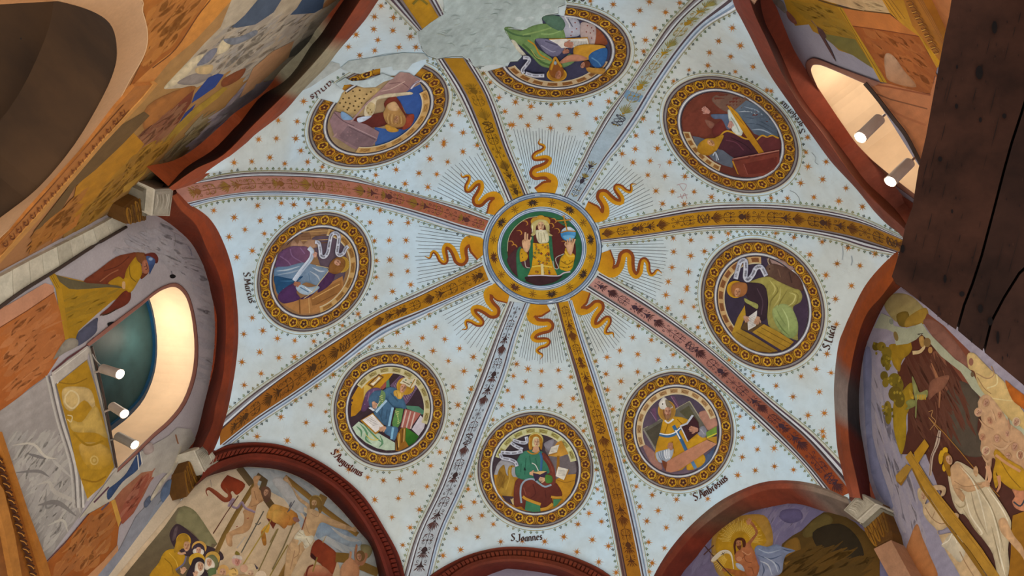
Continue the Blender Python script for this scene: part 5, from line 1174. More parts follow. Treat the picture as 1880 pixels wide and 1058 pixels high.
p.pg("498,488 560,495 632,488 645,600 668,680 706,765 580,768 455,768 488,690 500,600", '#d8a81c', 0, '#c8941a'); p.pg("390,640 388,560 410,535 455,590 445,632 410,645", '#cf9e1c', 1); p.pg("722,700 732,620 765,580 772,530 800,560 852,590 846,640 832,700 800,728 760,722", '#d0a01c', 1); p.ln("735,640 790,670 840,640", 1.6, '#8a6210'); p.ln("728,690 790,700 832,680", 1.4, '#8a6210'); p.ln("770,560 800,600 850,600", 3, '#e2bc44')
rr = random.Random(5)
for i in range(40):
    x, y = rr.uniform(505, 640), rr.uniform(505, 750); s = 9
    for a in range(4): p.el(x+math.cos(a*PI/2)*s*.7, y+math.sin(a*PI/2)*s*.7, 4, 4, rr.choice(['#2f4c5c', '#a03a1c', '#2c5a3a', '#6a2a1a']), n=6); p.o -= p.step*.9
for x, y in ((410,610),(405,580),(770,650),(760,700),(800,690),(810,640)): p.el(x, y, 5, 5, '#3a4a2c', n=6)
p.ln("490,690 570,682 660,692", 3, '#e3c24c'); p.ln("575,665 580,760", 5, '#e3d49a', 0); p.ln("455,766 570,762 706,768 760,742 815,732", 2.2, '#cfc6cf'); p.pg("440,800 455,772 700,772 745,770 690,815 600,842 520,842", '#3c2226', 1); p.ln("430,640 440,690 475,700", 1.4, '#b9b8b0'); p.ln("668,640 680,700 715,700 690,620 760,580", 1.4, '#b9b8b0'); p.done()
p = Paint('head', HUBR, VT, .0158, 'white-bearded head with a lobed gold halo'); 
for x, y in ((520,308),(565,290),(605,305)): p.el(x, y, 40, 36, '#c2932c')
p.pg("480,420 498,395 482,355 492,320 530,296 570,290 612,300 635,330 640,370 632,400 665,425 650,430 612,415 600,340 530,340 520,410 500,428", '#c6b878', 1); p.face(566, 350, 34, 0, '#dcb48c'); p.pg("522,385 545,378 566,384 590,378 612,385 635,440 628,480 600,490 560,492 540,475 525,430", '#d3ceac', 1)
for q_ in ("545,400 550,470", "566,405 572,485", "590,400 605,470", "495,340 492,400", "630,340 640,400"): p.ln(q_, 1.1, random.choice(['#a39c74', '#ece9d2']))
p.ln("548,388 566,382 586,388", 1.6, '#e9e6d4'); p.done()
p = Paint('hand', HUBR, VT, .0158, 'blessing hand'); p.pg("405,480 420,462 470,462 478,510 455,565 430,560 415,530", SK, 1); p.ln("432,470 432,430 436,398", 3, SK); p.ln("450,470 452,430 454,410", 3, '#cba07a'); p.ln("465,480 478,460 484,440", 2.6, SK); p.ln("412,485 420,465 440,470", 2.6, '#c2946c'); p.ln("441,410 441,465", .5, '#8a5a3c', 0); p.done()
p = Paint('globe', HUBR, VT, .0158, 'blue globe topped by a gold cross'); p.el(797, 412, 67, 62, '#16324a'); p.el(797, 412, 64, 59, '#2b78b4', c2='#5aa4d6', g=-60); p.pg("740,390 770,360 810,352 845,375 850,388 790,385", '#cfdde6', 1); p.pg("750,430 800,420 850,430 840,455 800,470 765,455", '#6db0dc', 1); p.ln("735,402 790,388 860,392", 2.2, '#a8782c')
p.ln("788,388 775,330 758,262", 2.6, '#b9862c', 0); p.ln("700,302 760,298 822,292", 2.4, '#b9862c', 0); p.ln("745,265 770,258", 1.6, '#c9993c', 0); p.ln("745,320 790,325", 1.2, '#8a6424', 0); p.done()
p = Paint('hand', HUBR, VT, .0168, 'hand holding up the globe'); p.pg("780,510 800,485 840,492 842,530 820,590 790,560", SK, 1)
for i, (x, y) in enumerate(((790,458),(812,446),(836,450),(856,456))): p.ln([(795+i*14, 505), (x, y)], 2.8, SK if i % 2 else '#c99c74', 0)
p.ln("782,520 770,500 780,480", 2.6, '#cfa27a'); p.done()
# ================================================================== WALLS
def fresco(k, px, lab, nm='fresco', cat='fresco'):
    return thing(nm, WP[k].hit(np.array([px], float))[0]+CZ, lab, cat)
def clip_to(k):  # not used for geometry, only documents which wall a picture lies on
    return WP[k]
# ---------- crucifixion lunette (front left wall)
W = WP[3]; R_ = fresco(3, (520, 1000), 'painted crucifixion in the lower left lunette with three crosses, banners and mourners')
fr(); p = Paint('painted_sky', R_, W, .003, mat=WALLP); reg = [(347,903),(375,880),(437,861),(470,859),(520,866),(570,889),(620,931),(657,974),(682,1006),(699,1075),(200,1075)]
p.pg(reg, '#cdb899', 0, '#bfa27c', 90)
p.pg([(437,861),(470,859),(520,866),(570,889),(620,931),(657,974),(682,1006),(699,1075),(640,1075),(610,1010),(570,985),(590,940),(550,930),(500,905),(455,880)], '#9fa5a4', 1, '#a9aaa2', 60)
p.brush([(480,865),(570,895),(640,965),(690,1050),(640,1050),(560,970),(500,900)], 40, ['#b7b9b3', '#8c97a0', '#c4beb0', '#94a0a6'], 46, 40, 5)
fr(500, 840, 4.854); p.pg("380,590 520,560 640,640 800,760 700,800 560,740 480,700 400,720", '#7f93a6', 1, '#99a5aa'); p.pg("520,620 640,690 780,740 700,750 600,700", '#c6c4bb', 1); p.pg("0,200 100,180 240,330 280,480 200,470 60,300", '#b4b2ac', 1); p.pg("380,270 560,380 500,380 400,300", '#c0bbb0', 1)
p.done()
fr(240, 840, 4.854); p = Paint('painted_hill', R_, W, .0042, mat=WALLP)
p.pg("180,1058 60,1075 -60,1058 150,800 300,620 420,450 480,432 560,470 620,540 700,660 772,772 700,850 800,900 780,1000 500,1075", '#6f644a', 0, '#5c4c34'); p.pg("478,434 560,468 625,545 700,660 768,770 722,770 712,815 640,770 548,665 430,600 400,560 430,470", '#7f7853', 1)
p.pg("345,700 385,610 440,600 560,690 640,770 720,800 812,850 800,920 500,880 400,820", '#3c2b30', 1); p.pg("390,640 420,620 400,720 370,740", '#5c4a4c', 1); p.done()
p = Paint('left_cross', R_, W, .0055, 'brown timber cross of the figure at the left'); p.ln("1110,230 960,470 830,700 740,900", 8.5, '#6e5222', 0, c2='#8a6a30'); p.ln("965,90 1080,240", 13, '#6b5638', 0, c2='#57462c'); p.ln("1120,160 1195,210 1160,320", 12, '#5c4a2e', 0); p.ln("1195,350 1260,440", 13, '#5c4628', 0); p.done()
p = Paint('left_figure', R_, W, .0068, 'pale bound figure on the left cross'); p.pg("1090,190 1110,165 1160,170 1130,230 1150,290 1190,330 1180,390 1130,420 1110,490 1090,560 1060,640 1000,680 910,700 905,790 860,780 850,690 930,640 1000,600 1010,520 1000,480 1050,430 1075,360 1070,290 1100,250", '#c69a6c', 1, '#b5875a', 20)
p.pg("1165,270 1215,260 1250,300 1240,380 1200,400 1165,330", '#6a4a36', 1); p.face(1205, 315, 24, 20, '#b98c6c'); p.ln("870,440 900,380 925,380 900,430 950,450 990,400 1020,450 1110,490", 4.2, '#7c6674', c2='#a48c98'); p.ln("1035,545 1055,540", 1.4, '#8a3020'); p.ln("940,620 955,615", 1.4, '#8a3020'); p.ln("1075,440 1130,420 1170,380", 1, '#8a6040'); p.ln("1100,300 1120,380", 1, '#8a6040'); p.done()
p = Paint('red_banner', R_, W, .007, 'dark red curling banner at the upper left of the crucifixion'); p.pg("800,250 850,170 880,165 1020,240 950,335 905,300 880,330 840,310", '#7a2d14', 1, '#8f3a1a'); p.ln("685,345 672,300 700,280 760,320 840,380 885,350 850,270", [1, 2.4, 6, 8, 9, 8, 3], '#7a3018', c2='#8f4a2c'); p.ln("720,265 710,200", .8, '#8a8078', 0); p.ln("960,340 850,500 735,680", [2, 1.6, 2.2], '#5c3420', 0); p.done()
p = Paint('gold_banner', R_, W, .007, 'ochre curling banner'); p.pg("1210,540 1240,450 1300,420 1480,500 1460,600 1360,600 1290,570", '#cf9c4a', 1, '#b0702c', 20); p.pg("1210,540 1300,580 1270,640", '#6a2a14'); p.pg("1160,660 1200,610 1240,600 1225,670 1190,665", '#cf9a34', 1); p.pg("1160,670 1195,665 1210,770 1180,780", '#b0742a', 1); p.done()
p = Paint('lances', R_, W, .0062)
for q_, c_ in (("1185,480 985,850", '#5c5648'), ("1250,560 1000,960", '#a58a3c'), ("1315,635 1110,1075", '#7c6a3c'), ("1400,780 1240,1058", '#8a7434'), ("1110,590 1140,600 1160,580", '#6c6458'), ("945,810 1020,710", '#b0a290')): p.ln(q_, 2.2, c_, 0)
p.done()
for i, (x, y, r, hc, rc, lb) in enumerate(((470,745,66,'#c89a2a','#b98c1e','long-haired woman in a yellow dress'),(610,810,60,'#c79a48','#3c2e3a','veiled woman with a gold halo'),(590,925,66,'#c79a2c','#33262a','woman in a black veil'),(720,920,62,'#c49a44','#6f6f4c','woman in a green veil'))):
    p = Paint('painted_mourner', R_, W, .0068+i*.0012, lb)
    if i == 0:
        p.pg("170,1075 250,940 285,865 330,825 400,820 470,865 495,900 470,960 400,1010 440,1075", '#b98c1c', 1, '#a87812'); p.ln("495,880 470,950 400,1005", 3, '#6a6478'); p.el(x, y, r, r+2, hc); p.pg("385,840 415,720 450,685 500,690 520,740 490,760 470,800 420,840", '#b08420', 1); p.face(500, 795, 36, 5, '#d2a078'); p.ln("420,850 450,860 490,850", 4, '#cfa07c'); p.hand(470, 1010, 30, -60, '#cfa07a'); p.ln("300,900 360,960 380,1040", 1.6, '#8a6510'); p.ln("340,850 400,920 420,980", 1.4, '#d4a93c')
    elif i == 1:
        p.el(x, y-5, r+6, r, hc); p.pg("548,850 560,790 610,765 655,800 650,870", '#3c2e3a', 1); p.pg("555,850 570,815 640,820 650,860 610,880", '#ddd2c2', 1); p.face(605, 835, 28, 0, '#cf9f80')
    elif i == 2:
        p.el(x, y-5, r+8, r+2, hc); p.pg("500,1075 540,950 560,905 610,890 655,920 665,1000 700,1075", '#33262a', 1); p.pg("570,1040 580,950 620,930 655,960 650,1020 610,1060", '#d9cbb4', 1); p.face(622, 975, 32, 0, '#cfa07c'); p.hand(580, 1040, 26, -70, '#d2a583')
    else:
        p.el(x+10, y-20, r+4, r, hc); p.pg("660,930 690,880 740,870 778,920 770,980 700,1000", '#6f7049', 1); p.pg("665,1000 665,910 700,895 745,940 740,990", '#ddcfb9', 1); p.face(700, 940, 28, 0, '#cf9f7c'); p.pg("690,1000 760,990 750,1075 700,1075", '#5f6f44', 1)
    p.done()
p = Paint('painted_crowd', R_, W, .012, 'group of pale faces and helmets at the bottom'); 
for x, y, r, c_ in ((825,1010,52,'#cfa05c'),(915,1030,44,'#d6ac60'),(945,920,44,'#d0a090'),(1070,1010,60,'#cfb48c'),(1010,990,36,'#c99c7c'),(1160,1060,50,'#d9c0a0')):
    p.el(x, y, r, r*1.02, c_)
p.face(820, 1035, 36, 0, '#d4a480'); p.face(950, 935, 28, 0, '#c98c78'); p.pg("905,905 920,875 985,880 990,915 940,900", '#d9c8b4', 1); p.pg("930,865 940,835 965,850 970,870", '#7c6a24', 1); p.face(1070, 1050, 36, 0, '#d6b08c'); p.pg("1100,945 1140,990 1120,1000", '#4a4048'); p.ln("890,1000 920,990 940,1020", 1, '#6b5030'); p.ln("900,1040 940,1040", 1, '#6b5030')
p.pg("740,1075 760,1040 900,1058 1000,1040 1130,1075", '#b79468', 1); p.done()
fr(500, 840, 4.854)
p = Paint('central_cross', R_, W, .0055, 'light brown timber cross'); p.ln("110,175 300,330 480,480 760,690", 9.5, '#9a7636', 0, c2='#7c5a28'); p.ln("460,340 420,420", 15, '#8c6c38', 0); p.ln("290,620 200,830 70,1075", 9, '#8a662c', 0, c2='#6f4e20'); p.done()
p = Paint('central_figure', R_, W, .0068, 'pale crucified figure with outspread arms and white loincloth')
p.pg("130,185 155,215 190,280 250,360 320,410 350,450 440,500 560,560 700,620 740,650 700,655 560,625 450,580 410,610 385,680 370,715 360,760 290,820 240,900 200,980 150,1075 105,1075 120,920 135,810 175,740 200,700 260,640 290,560 310,500 305,440 230,380 185,290 140,230", '#cfae84', 1, '#c09a6c', 60)
p.pg("190,720 250,640 275,650 300,700 365,700 355,760 290,815 270,750 225,785 235,740", '#ddd2b4', 1); 
for q_ in ("215,690 255,700", "300,720 340,790", "250,740 300,800", "230,660 270,690"): p.ln(q_, .9, '#a8946c')
p.ln("290,560 310,640 330,680", 1, '#a98460'); p.ln("345,500 400,530 420,500", 1, '#a98460'); p.ln("300,530 262,650", 2, '#8a4a30'); p.ln("200,830 160,1000", 2, '#a98460'); p.ln("240,780 235,860 190,900", 1.4, '#a07c54'); p.ln("140,790 160,830", 1, '#a98460')
p.el(385, 385, 55, 48, '#b39550'); p.pg("335,440 335,380 360,345 410,355 440,400 445,470 420,500 400,450 345,460", '#8a6a34', 1); p.face(372, 415, 28, 5, '#c9a274', beard='#8a6a3c'); p.hand(125, 195, 24, -110, '#c9a478'); p.hand(725, 645, 26, 20, '#c9a478'); p.done()
p = Paint('red_banner', R_, W, .007, 'large red-brown curling banner below the crucified figure'); p.pg("338,880 360,780 400,735 440,745 575,855 575,930 530,1060 490,1058 440,960 385,920", '#7c3018', 1, '#8f4020', 30); p.pg("338,882 385,925 400,900 350,850", '#3a120c'); p.pg("290,1075 310,1000 350,960 440,965 510,1020 525,1075", '#c08a64', 1, '#8f4028'); p.ln("300,1058 320,985 365,960", 3, '#6a2814'); p.ln("400,890 360,1020", 2.4, '#8a7434', 0); p.ln("450,760 485,690", 2.2, '#b79a64', 1, 1); p.done()
p = Paint('lances', R_, W, .0062); p.ln("190,590 100,800 0,1000", 2.2, '#7c6c48', 0); p.ln("200,385 135,490", 1.4, '#55565c'); p.ln("150,440 170,400 150,480", 1.8, '#6c6c70'); p.el(212, 555, 32, 20, '#8f6458', 25); p.ln("45,640 -20,760", 2, '#8a7444', 0); p.done()
p = Paint('gold_banner', R_, W, .007, 'ochre curling banner'); p.pg("-5,520 10,480 60,465 155,520 150,570 110,635 60,600 0,570", '#d2a350', 1, '#b06c2c', 40); p.done()
p = Paint('right_figure', R_, W, .0068, 'muscular figure twisted on a cross at the lower right of the lunette'); p.ln("565,890 680,900", 18, '#7f5f26', 0); p.ln("780,960 945,1030", 16, '#80602c', 0); p.pg("790,780 870,790 890,840 850,900 800,860", '#8f8258', 1); p.pg("620,1075 610,980 680,900 720,910 770,960 760,1075", '#c08c64', 1, '#b57c54', 20); p.pg("730,870 745,780 760,790 755,860 790,900 830,850 850,880 810,960 750,950", '#b77c58', 1); p.el(785, 880, 42, 50, '#7c5c34'); p.face(775, 890, 26, -10, '#bb8866'); p.ln("640,960 690,900 700,840", 4, '#c08c66'); p.done()
# ---------- resurrection lunette (front right wall)
W = WP[1]; R_ = fresco(1, (1400, 1010), 'painted resurrection in the lower right lunette, risen figure in golden rays')
fr(); p = Paint('painted_sky', R_, W, .003, mat=WALLP)
p.pg([(1228,1075),(1250,1058),(1277,1026),(1315,981),(1365,946),(1407,934),(1460,926),(1515,941),(1560,955),(1600,974),(1600,1075)], '#716b8c', 0, '#776d88'); fr(1250, 900, 5.371)
p.brush([(300,250),(900,150),(1300,200),(1200,400),(900,500),(100,800),(60,840),(200,500)], 120, ['#807a98', '#656080', '#8c8298', '#736e8c', '#938aa0'], 70, 26, 5)
p.pg("1000,200 1160,190 1200,280 1080,330 980,280", '#5f587c', 1); p.done()
p = Paint('golden_glow', R_, W, .0048, 'golden aureole with fine rays'); p.pg("330,420 460,300 640,245 820,250 890,360 910,500 880,560 700,640 560,860 400,860 330,760 300,560", '#ae8436', 1, '#9a7a40'); p.pg("380,420 520,330 700,290 800,400 840,520 700,620 540,840 440,850 380,700 340,560", '#b98c1c', 1)
for i in range(44):
    a = math.radians(178+i*4.4); c_ = np.array([585, 500]); d = np.array([math.cos(a), math.sin(a)]); p.ln([c_+d*(95+15*(i % 2)), c_+d*(180+20*(i % 3))], 1.0, '#dcb850' if i % 2 else '#e2c468', 0)
for i in range(10):
    a = math.radians(120+i*7); c_ = np.array([480, 640]); d = np.array([math.cos(a), math.sin(a)]); p.ln([c_+d*50, c_+d*180], .9, '#e0bc54', 0)
p.done()
p = Paint('painted_rock', R_, W, .0044, 'dark brown painted hill', mat=WALLP); p.pg("960,1075 960,840 1010,700 990,560 1000,530 1100,450 1190,400 1300,290 1410,218 1560,230 1720,320 1800,400 1960,500 1960,1075", '#4c3a14', 0, '#6a4812', 70)
p.pg("1200,420 1320,290 1420,235 1500,300 1400,400 1250,470", '#5f5026', 1); p.pg("1020,540 1150,470 1180,640 1080,760 1010,700", '#7f5c20', 1); p.pg("1300,420 1560,330 1750,480 1800,700 1600,760 1400,640", '#2c2210', 1); p.brush([(1050,600),(1500,560),(1850,700),(1850,850),(1000,850)], 150, ['#604310', '#4c3810', '#6a4a12', '#3e2e10'], 60, 50, 8); p.done()
p = Paint('cloak', R_, W, .0065, 'billowing blue-grey cloak'); p.pg("725,600 760,545 850,560 940,535 1000,560 1110,590 1120,605 1040,640 1010,720 1000,800 940,845 720,858 780,740 770,680", '#7382a0', 1, '#8a8fa4', 80)
for q_, c_ in (("760,580 860,620 980,590", '#a6b2c6'), ("750,640 880,680 1000,640", '#53627e'), ("780,700 860,740 900,840", '#c0c4cc'), ("800,720 820,790 800,850", '#4c5870'), ("900,700 960,740 980,800", '#56647e'), ("820,660 920,720 960,820", '#b2bac8'), ("1000,580 1060,600 1110,600", '#4a5878'), ("760,780 770,850", '#d6d2ca')): p.ln(q_, 2.6, c_, 1, 2)
p.done()
p = Paint('painted_figure', R_, W, .0078, 'risen bare-chested figure raising one hand'); p.pg("655,520 700,470 735,425 715,370 680,330 700,310 750,385 758,430 720,490 690,540 720,600 760,720 775,770 740,858 640,858 620,800 600,740 560,720 530,680 540,620 590,580 620,540", '#b9744a', 1, '#a3603a', 40)
p.pg("440,770 540,790 620,800 650,858 560,858 450,800 415,790", '#a8642c', 1); p.pg("545,720 600,740 630,800 590,790 550,760", '#b4bcc8', 1); p.ln("560,700 600,680 640,640", 1.2, '#7c4426'); p.ln("620,620 640,700 700,720", 1.2, '#80482a'); p.ln("660,760 700,770 720,830", 1.4, '#80482a'); p.ln("600,600 660,640 690,620", 1.4, '#cf9a70'); p.el(575, 680, 28, 24, '#c98a60')
p.pg("525,600 518,540 535,490 570,470 615,475 640,510 635,560 610,560 600,500 555,510 540,560 545,610 530,640", '#5c2c18', 1); p.face(572, 535, 32, -8, '#bf8258', beard='#6a3a20'); p.hand(672, 312, 30, -75, '#c68a62'); p.hand(435, 785, 26, 190, '#a8683c'); p.done()
p = Paint('cross_staff', R_, W, .0088, 'thin dark staff with a cross'); p.ln("230,545 400,745 510,858", 2, '#4c3028', 0); p.ln("325,545 225,640", 2.2, '#5a3c34', 0); p.done()
p = Paint('white_pennant', R_, W, .0084, 'white pennant with a small cross'); p.ln("300,710 330,680 400,620 460,610 500,650 520,780", [4, 8, 8, 6, 3, 1], '#d9c9a4', c2='#e6dcc8'); p.ln("395,640 435,618", 1, '#3a2420', 0); p.ln("405,615 425,645", 1, '#3a2420', 0); p.ln("300,620 295,700 320,712", 1.2, '#8a5c3c'); p.done()
# ---------- limbo wall (right)
W = WP[0]; R_ = fresco(0, (1740, 850), 'painted scene on the right wall: white-robed figure, tall yellow cross, crowd of nude figures')
fr(); p = Paint('painted_ground', R_, W, .003, mat=WALLP)
p.pg([(1655,530),(1625,558),(1606,598),(1591,636),(1583,680),(1579,730),(1581,780),(1587,818),(1594,858),(1602,903),(1620,960),(1690,1075),(1960,1075),(1960,760),(1780,620)], '#a89fab', 0, '#958f9f')
p.brush([(1585,640),(1625,640),(1650,800),(1680,900),(1700,1000),(1660,1000),(1600,850)], 75, ['#b0a6ab', '#9490a4', '#bdb0ac', '#a59aa2', '#8a8aa4'], 80, 60, 6)
p.pg([(1585,660),(1600,650),(1602,800),(1640,930),(1610,900),(1592,820)], '#8b8dab', 1); fr(1610, 790, 3.948)
p.pg("240,780 290,680 330,780 380,900 440,1075 270,1075 210,900", '#b97c4c', 1, '#b0703c'); fr(1590, 560, 3.917)
p.pg("130,0 200,-80 330,-60 450,70 430,130 330,150 260,130 200,110", '#9c8a5c', 1, '#a8985c'); p.pg("220,70 300,50 310,150 240,150", '#7c6420', 1); p.pg("300,90 420,20 450,70 430,130 340,150 280,160", '#a88430', 1)
p.pg("440,60 560,150 760,350 900,600 1140,900 1140,1075 900,960 700,600 560,330 410,130", '#7c4630', 0, '#8c4a34'); p.pg("410,120 520,130 700,340 760,480 680,440 560,330", '#8a5c4c', 1)
p.done()
p = Paint('bare_plaster', R_, W, .0062, 'jagged strip of bare plaster across the scene'); p.pg("55,165 110,60 180,90 200,150 290,170 350,150 400,130 450,200 560,310 640,390 700,430 760,480 830,610 960,740 1060,850 1140,890 1140,950 1040,860 900,740 760,600 680,480 540,370 440,250 400,210 360,250 300,280 215,290 200,200 150,175", '#b3b597', 0); p.el(215, 225, 16, 36, '#8a7440', -15); p.el(180, 120, 14, 22, '#8f9684', -15); p.el(765, 500, 13, 20, '#6f5a40'); p.done()
p = Paint('dark_cave', R_, W, .0048, 'dark reddish brown painted cave', mat=WALLP); p.pg("225,480 330,300 340,230 400,205 470,260 590,400 700,560 830,680 1000,850 1140,1000 1300,1200 1300,1950 900,1950 700,1800 430,1075 250,1075 300,900 300,700 240,560", '#5c2e1c', 0, '#4a2a22')
p.pg("600,560 720,560 820,680 800,900 850,1075 700,1075 560,900 560,700", '#54483a', 1); p.pg("470,360 540,340 600,500 600,600 520,640 460,560", '#86543c', 1); p.brush([(280,450),(500,350),(700,600),(780,900),(400,1000),(300,800)], 65, ['#5f331e', '#6a3c2a', '#4f2a1a', '#704636'], 70, 50, 5); p.done()
p = Paint('painted_tree', R_, W, .0056, 'olive-yellow painted trees'); p.pg("165,290 250,280 330,270 320,340 260,400 240,480 200,440 180,380", '#a8831c', 1); p.pg("200,700 260,620 330,560 330,700 290,800 290,900 280,1000 250,1075 210,950 195,850", '#9c7c16', 1, '#b0901c')
for x, y, a, b in ((70,300,26,30),(110,300,34,34),(150,350,34,50),(140,400,36,46),(155,440,20,34),(130,510,28,34),(140,560,24,34),(205,540,46,50),(230,580,40,60),(210,640,50,56),(240,680,40,60),(155,740,26,50),(160,800,24,60)):
    p.el(x, y, a, b, random.choice(['#7c6a18', '#6f5c14', '#8a7420']), n=14)
for i in range(40): x, y = random.choice([(100,310),(150,400),(205,560),(225,650),(155,760)]); p.el(x+random.uniform(-45,45), y+random.uniform(-45,45), 9, 12, random.choice(['#94801f', '#6a5a14', '#a8902c']), n=6)
p.done()
p = Paint('painted_demon', R_, W, .0064, 'small horned demon clinging to the cave mouth'); p.pg("330,240 395,205 440,260 420,330 360,330 330,300", '#5c2c1c', 1); p.ln("335,345 390,335 420,290 400,240", [7, 6, 5, 3], '#dcc08c'); p.pg("380,240 410,225 420,290 395,300", '#c79a50', 1); p.el(462, 325, 16, 24, '#b9884c'); p.el(440, 270, 26, 34, '#8a6a3c'); p.ln("390,215 370,210 410,205", 1, '#2a1814'); p.done()
p = Paint('painted_dragon', R_, W, .0064, 'green and yellow winged dragon'); p.pg("330,510 365,580 385,630 440,610 440,660 400,685 370,680 365,740 362,810 352,800 355,700 340,620", '#9a9a5c', 1); p.pg("285,700 320,680 355,690 350,730 280,755 300,730", '#8f9150', 1); p.pg("312,605 330,630 345,660 340,680 315,660", '#c9a02c', 1)
for i in range(6): p.ln([(370+i*11, 645), (373+i*11, 682)], 1.6, '#c99c24')
p.done()
p = Paint('painted_demon', R_, W, .0060, 'rust-coloured winged demon in shadow'); p.ln("470,420 510,520 530,620 525,740", [2, 5, 4, 2], '#a8704c'); p.pg("460,560 520,520 600,510 560,600 500,640 450,680", '#8f5c44', 1); p.ln("500,700 510,800 490,900", 1.6, '#7c4c38'); p.done()
p = Paint('white_pennant', R_, W, .0068, 'long white pennant on a thin lance'); p.ln("450,810 560,920 680,1058 830,1240 960,1380", 1.4, '#a8742c', 0); p.ln("530,905 510,990 490,1058", 5, '#c9b59c'); fr(1610, 790, 3.948); p.ln("455,10 440,100 400,190 385,330", 5, '#c4ae98'); p.ln("452,10 437,100 397,190 382,330", 1.2, '#5c3428'); p.ln("425,45 470,60", 1.2, '#3a1c1c'); fr(1590, 560, 3.917); p.ln("450,770 480,760 470,800 500,840 460,900", 1.2, '#b98a54'); p.ln("455,815 520,900", 1.2, '#b98a54', 0); p.done()
p = Paint('draped_figure', R_, W, .0068, 'cream-draped old figure above the plaster strip'); p.pg("725,380 740,345 780,350 830,400 900,470 1000,560 1070,680 1140,780 1200,900 1200,1000 1140,900 1040,830 940,720 850,640 800,560 780,480 740,460", '#d6b87c', 1, '#cfae6c'); p.el(755, 410, 17, 28, '#9c6a54'); p.ln("790,490 870,530 920,500 900,440", 2, '#b08c64'); p.ln("870,600 940,570 940,500", 2.4, '#e6d49c'); p.ln("850,660 960,680 1050,690", 2, '#e0cb92'); p.ln("800,520 850,600 900,640", 1.6, '#a07c50'); p.done()
p = Paint('orange_drape', R_, W, .0062); p.pg("1000,545 1060,590 1150,660 1200,720 1200,800 1120,740 1050,680", '#b9641c', 1); p.done()
fr(1610, 790, 3.948)
p = Paint('painted_crowd', R_, W, .0072, 'crowded pale nude figures stepping from the cave'); p.pg("735,30 760,-60 730,-200 800,-260 900,-150 960,-50 1080,60 1080,300 1000,300 900,250 840,200 830,260 810,330 790,380 800,330 790,220 750,150 755,80", '#cba47c', 1, '#c0946c')
for x, y, r, a in ((765,50,20,20),(790,150,24,30),(1000,120,24,10),(945,25,18,0),(735,-130,24,40),(790,-200,22,30),(820,-70,22,-20),(890,-110,20,0),(1010,-60,24,20),(870,60,22,0),(950,190,20,0),(1040,180,24,0)):
    p.el(x, y, r*1.25, r*1.4, random.choice(['#d8bc94', '#c9a078', '#b98e68'])); p.face(x, y+3, r, a, random.choice(['#c99a7c', '#c08c6a', '#d0a484']))
for q_ in ("830,100 900,140 950,110 960,60", "760,180 800,230 830,200", "900,60 940,100 1000,80", "1000,240 1060,290", "790,220 800,300 780,400", "740,-80 790,-20 850,0", "830,-150 860,-60", "950,-90 960,0"): p.ln(q_, 4.5, random.choice(['#d4ac84', '#b98a68', '#caa078']), 1, 2)
p.done()
p = Paint('yellow_tunic_figure', R_, W, .0082, 'figure in a mustard-yellow tunic bending down'); p.pg("845,170 870,140 950,210 1080,300 1080,430 1040,442 980,430 900,370 860,300 880,380 860,420 840,320 860,220", '#b5861c', 1, '#c0921e'); p.ln("860,180 940,240 1040,300", 5, '#c99468'); p.ln("880,330 890,400 870,450", [7, 5, 3], '#c48a60'); p.ln("800,260 820,340 790,420", [9, 7, 4], '#cf9c74'); p.pg("980,430 1030,440 1080,450 1080,580 1010,570 980,520 1000,480", '#c98660', 1); p.ln("990,520 1040,550 1080,490", 3, '#384048'); p.ln("900,230 960,330 1040,420", 1.6, '#8a6210'); p.done()
p = Paint('ochre_rock', R_, W, .0066, mat=WALLP); p.pg("985,620 1080,585 1080,1100 950,1100 970,900 975,700", '#9c6c14', 0, '#8f5e12'); p.done()
p = Paint('white_robed_figure', R_, W, .0082, 'haloed long-haired figure in a long white robe reaching to the right')
p.pg("560,240 600,230 700,290 780,360 880,500 960,630 972,700 950,860 960,1000 930,1100 880,1075 840,900 760,780 640,620 600,605 550,520 515,340 530,330", '#cdbb98', 1, '#bfae8c')
p.pg("535,270 560,245 600,240 660,320 720,380 790,370 800,400 740,430 660,450 600,420 640,480 620,520 560,440 530,330", '#d0a87c', 1, '#c2986c'); p.pg("880,660 930,640 990,760 1058,850 1080,960 1040,900 960,810 900,740", '#cfa476', 1); p.pg("700,280 720,260 735,300 720,340 700,310", '#cfa476', 1)
for q_, c_ in (("600,260 700,380 760,560 800,740", '#e2d6b8'), ("640,290 760,440 860,640 920,880", '#9c8a68'), ("680,440 720,600 800,760", '#a39070'), ("640,480 680,620 760,740 740,760", '#e6dabc'), ("720,420 820,560 880,760 900,900", '#e2d4b4'), ("620,560 700,700 780,800", '#a6946e'), ("560,520 600,560 640,540 620,480", '#a6946e'), ("800,420 900,560 950,660", '#ece0c4'), ("860,800 900,940 930,1058", '#e6dcc0'), ("830,700 870,860 900,1000", '#a08e6c')): p.ln(q_, 2.8, c_, 1, 2)
p.ln("560,370 640,410 760,390", 1, '#94704c'); p.ln("570,420 620,440", 1, '#94704c'); p.el(768, 400, 5, 6, '#4a2a1c'); p.hand(790, 395, 26, 5, '#d0a278')
for x, y, a, b in ((495,148,20,24),(462,205,16,44),(487,272,14,30),(470,170,16,24)): p.el(x, y, a, b, '#d4a41e')
p.pg("482,180 500,160 530,180 545,210 530,260 535,330 515,330 495,280 480,230", '#9c6c14', 1); p.face(525, 218, 28, -20, '#d2a47c'); p.done()
p = Paint('cross_bearer', R_, W, .0094, 'pale nude figure carrying the cross'); p.pg("295,430 330,415 365,440 365,490 350,540 420,500 470,580 520,640 570,600 585,620 540,680 480,720 440,730 450,760 540,745 600,780 640,880 720,960 760,1100 640,1100 560,980 500,880 460,790 430,720 370,660 335,600 330,540 300,490", '#d0b48a', 1, '#c4a478', 30)
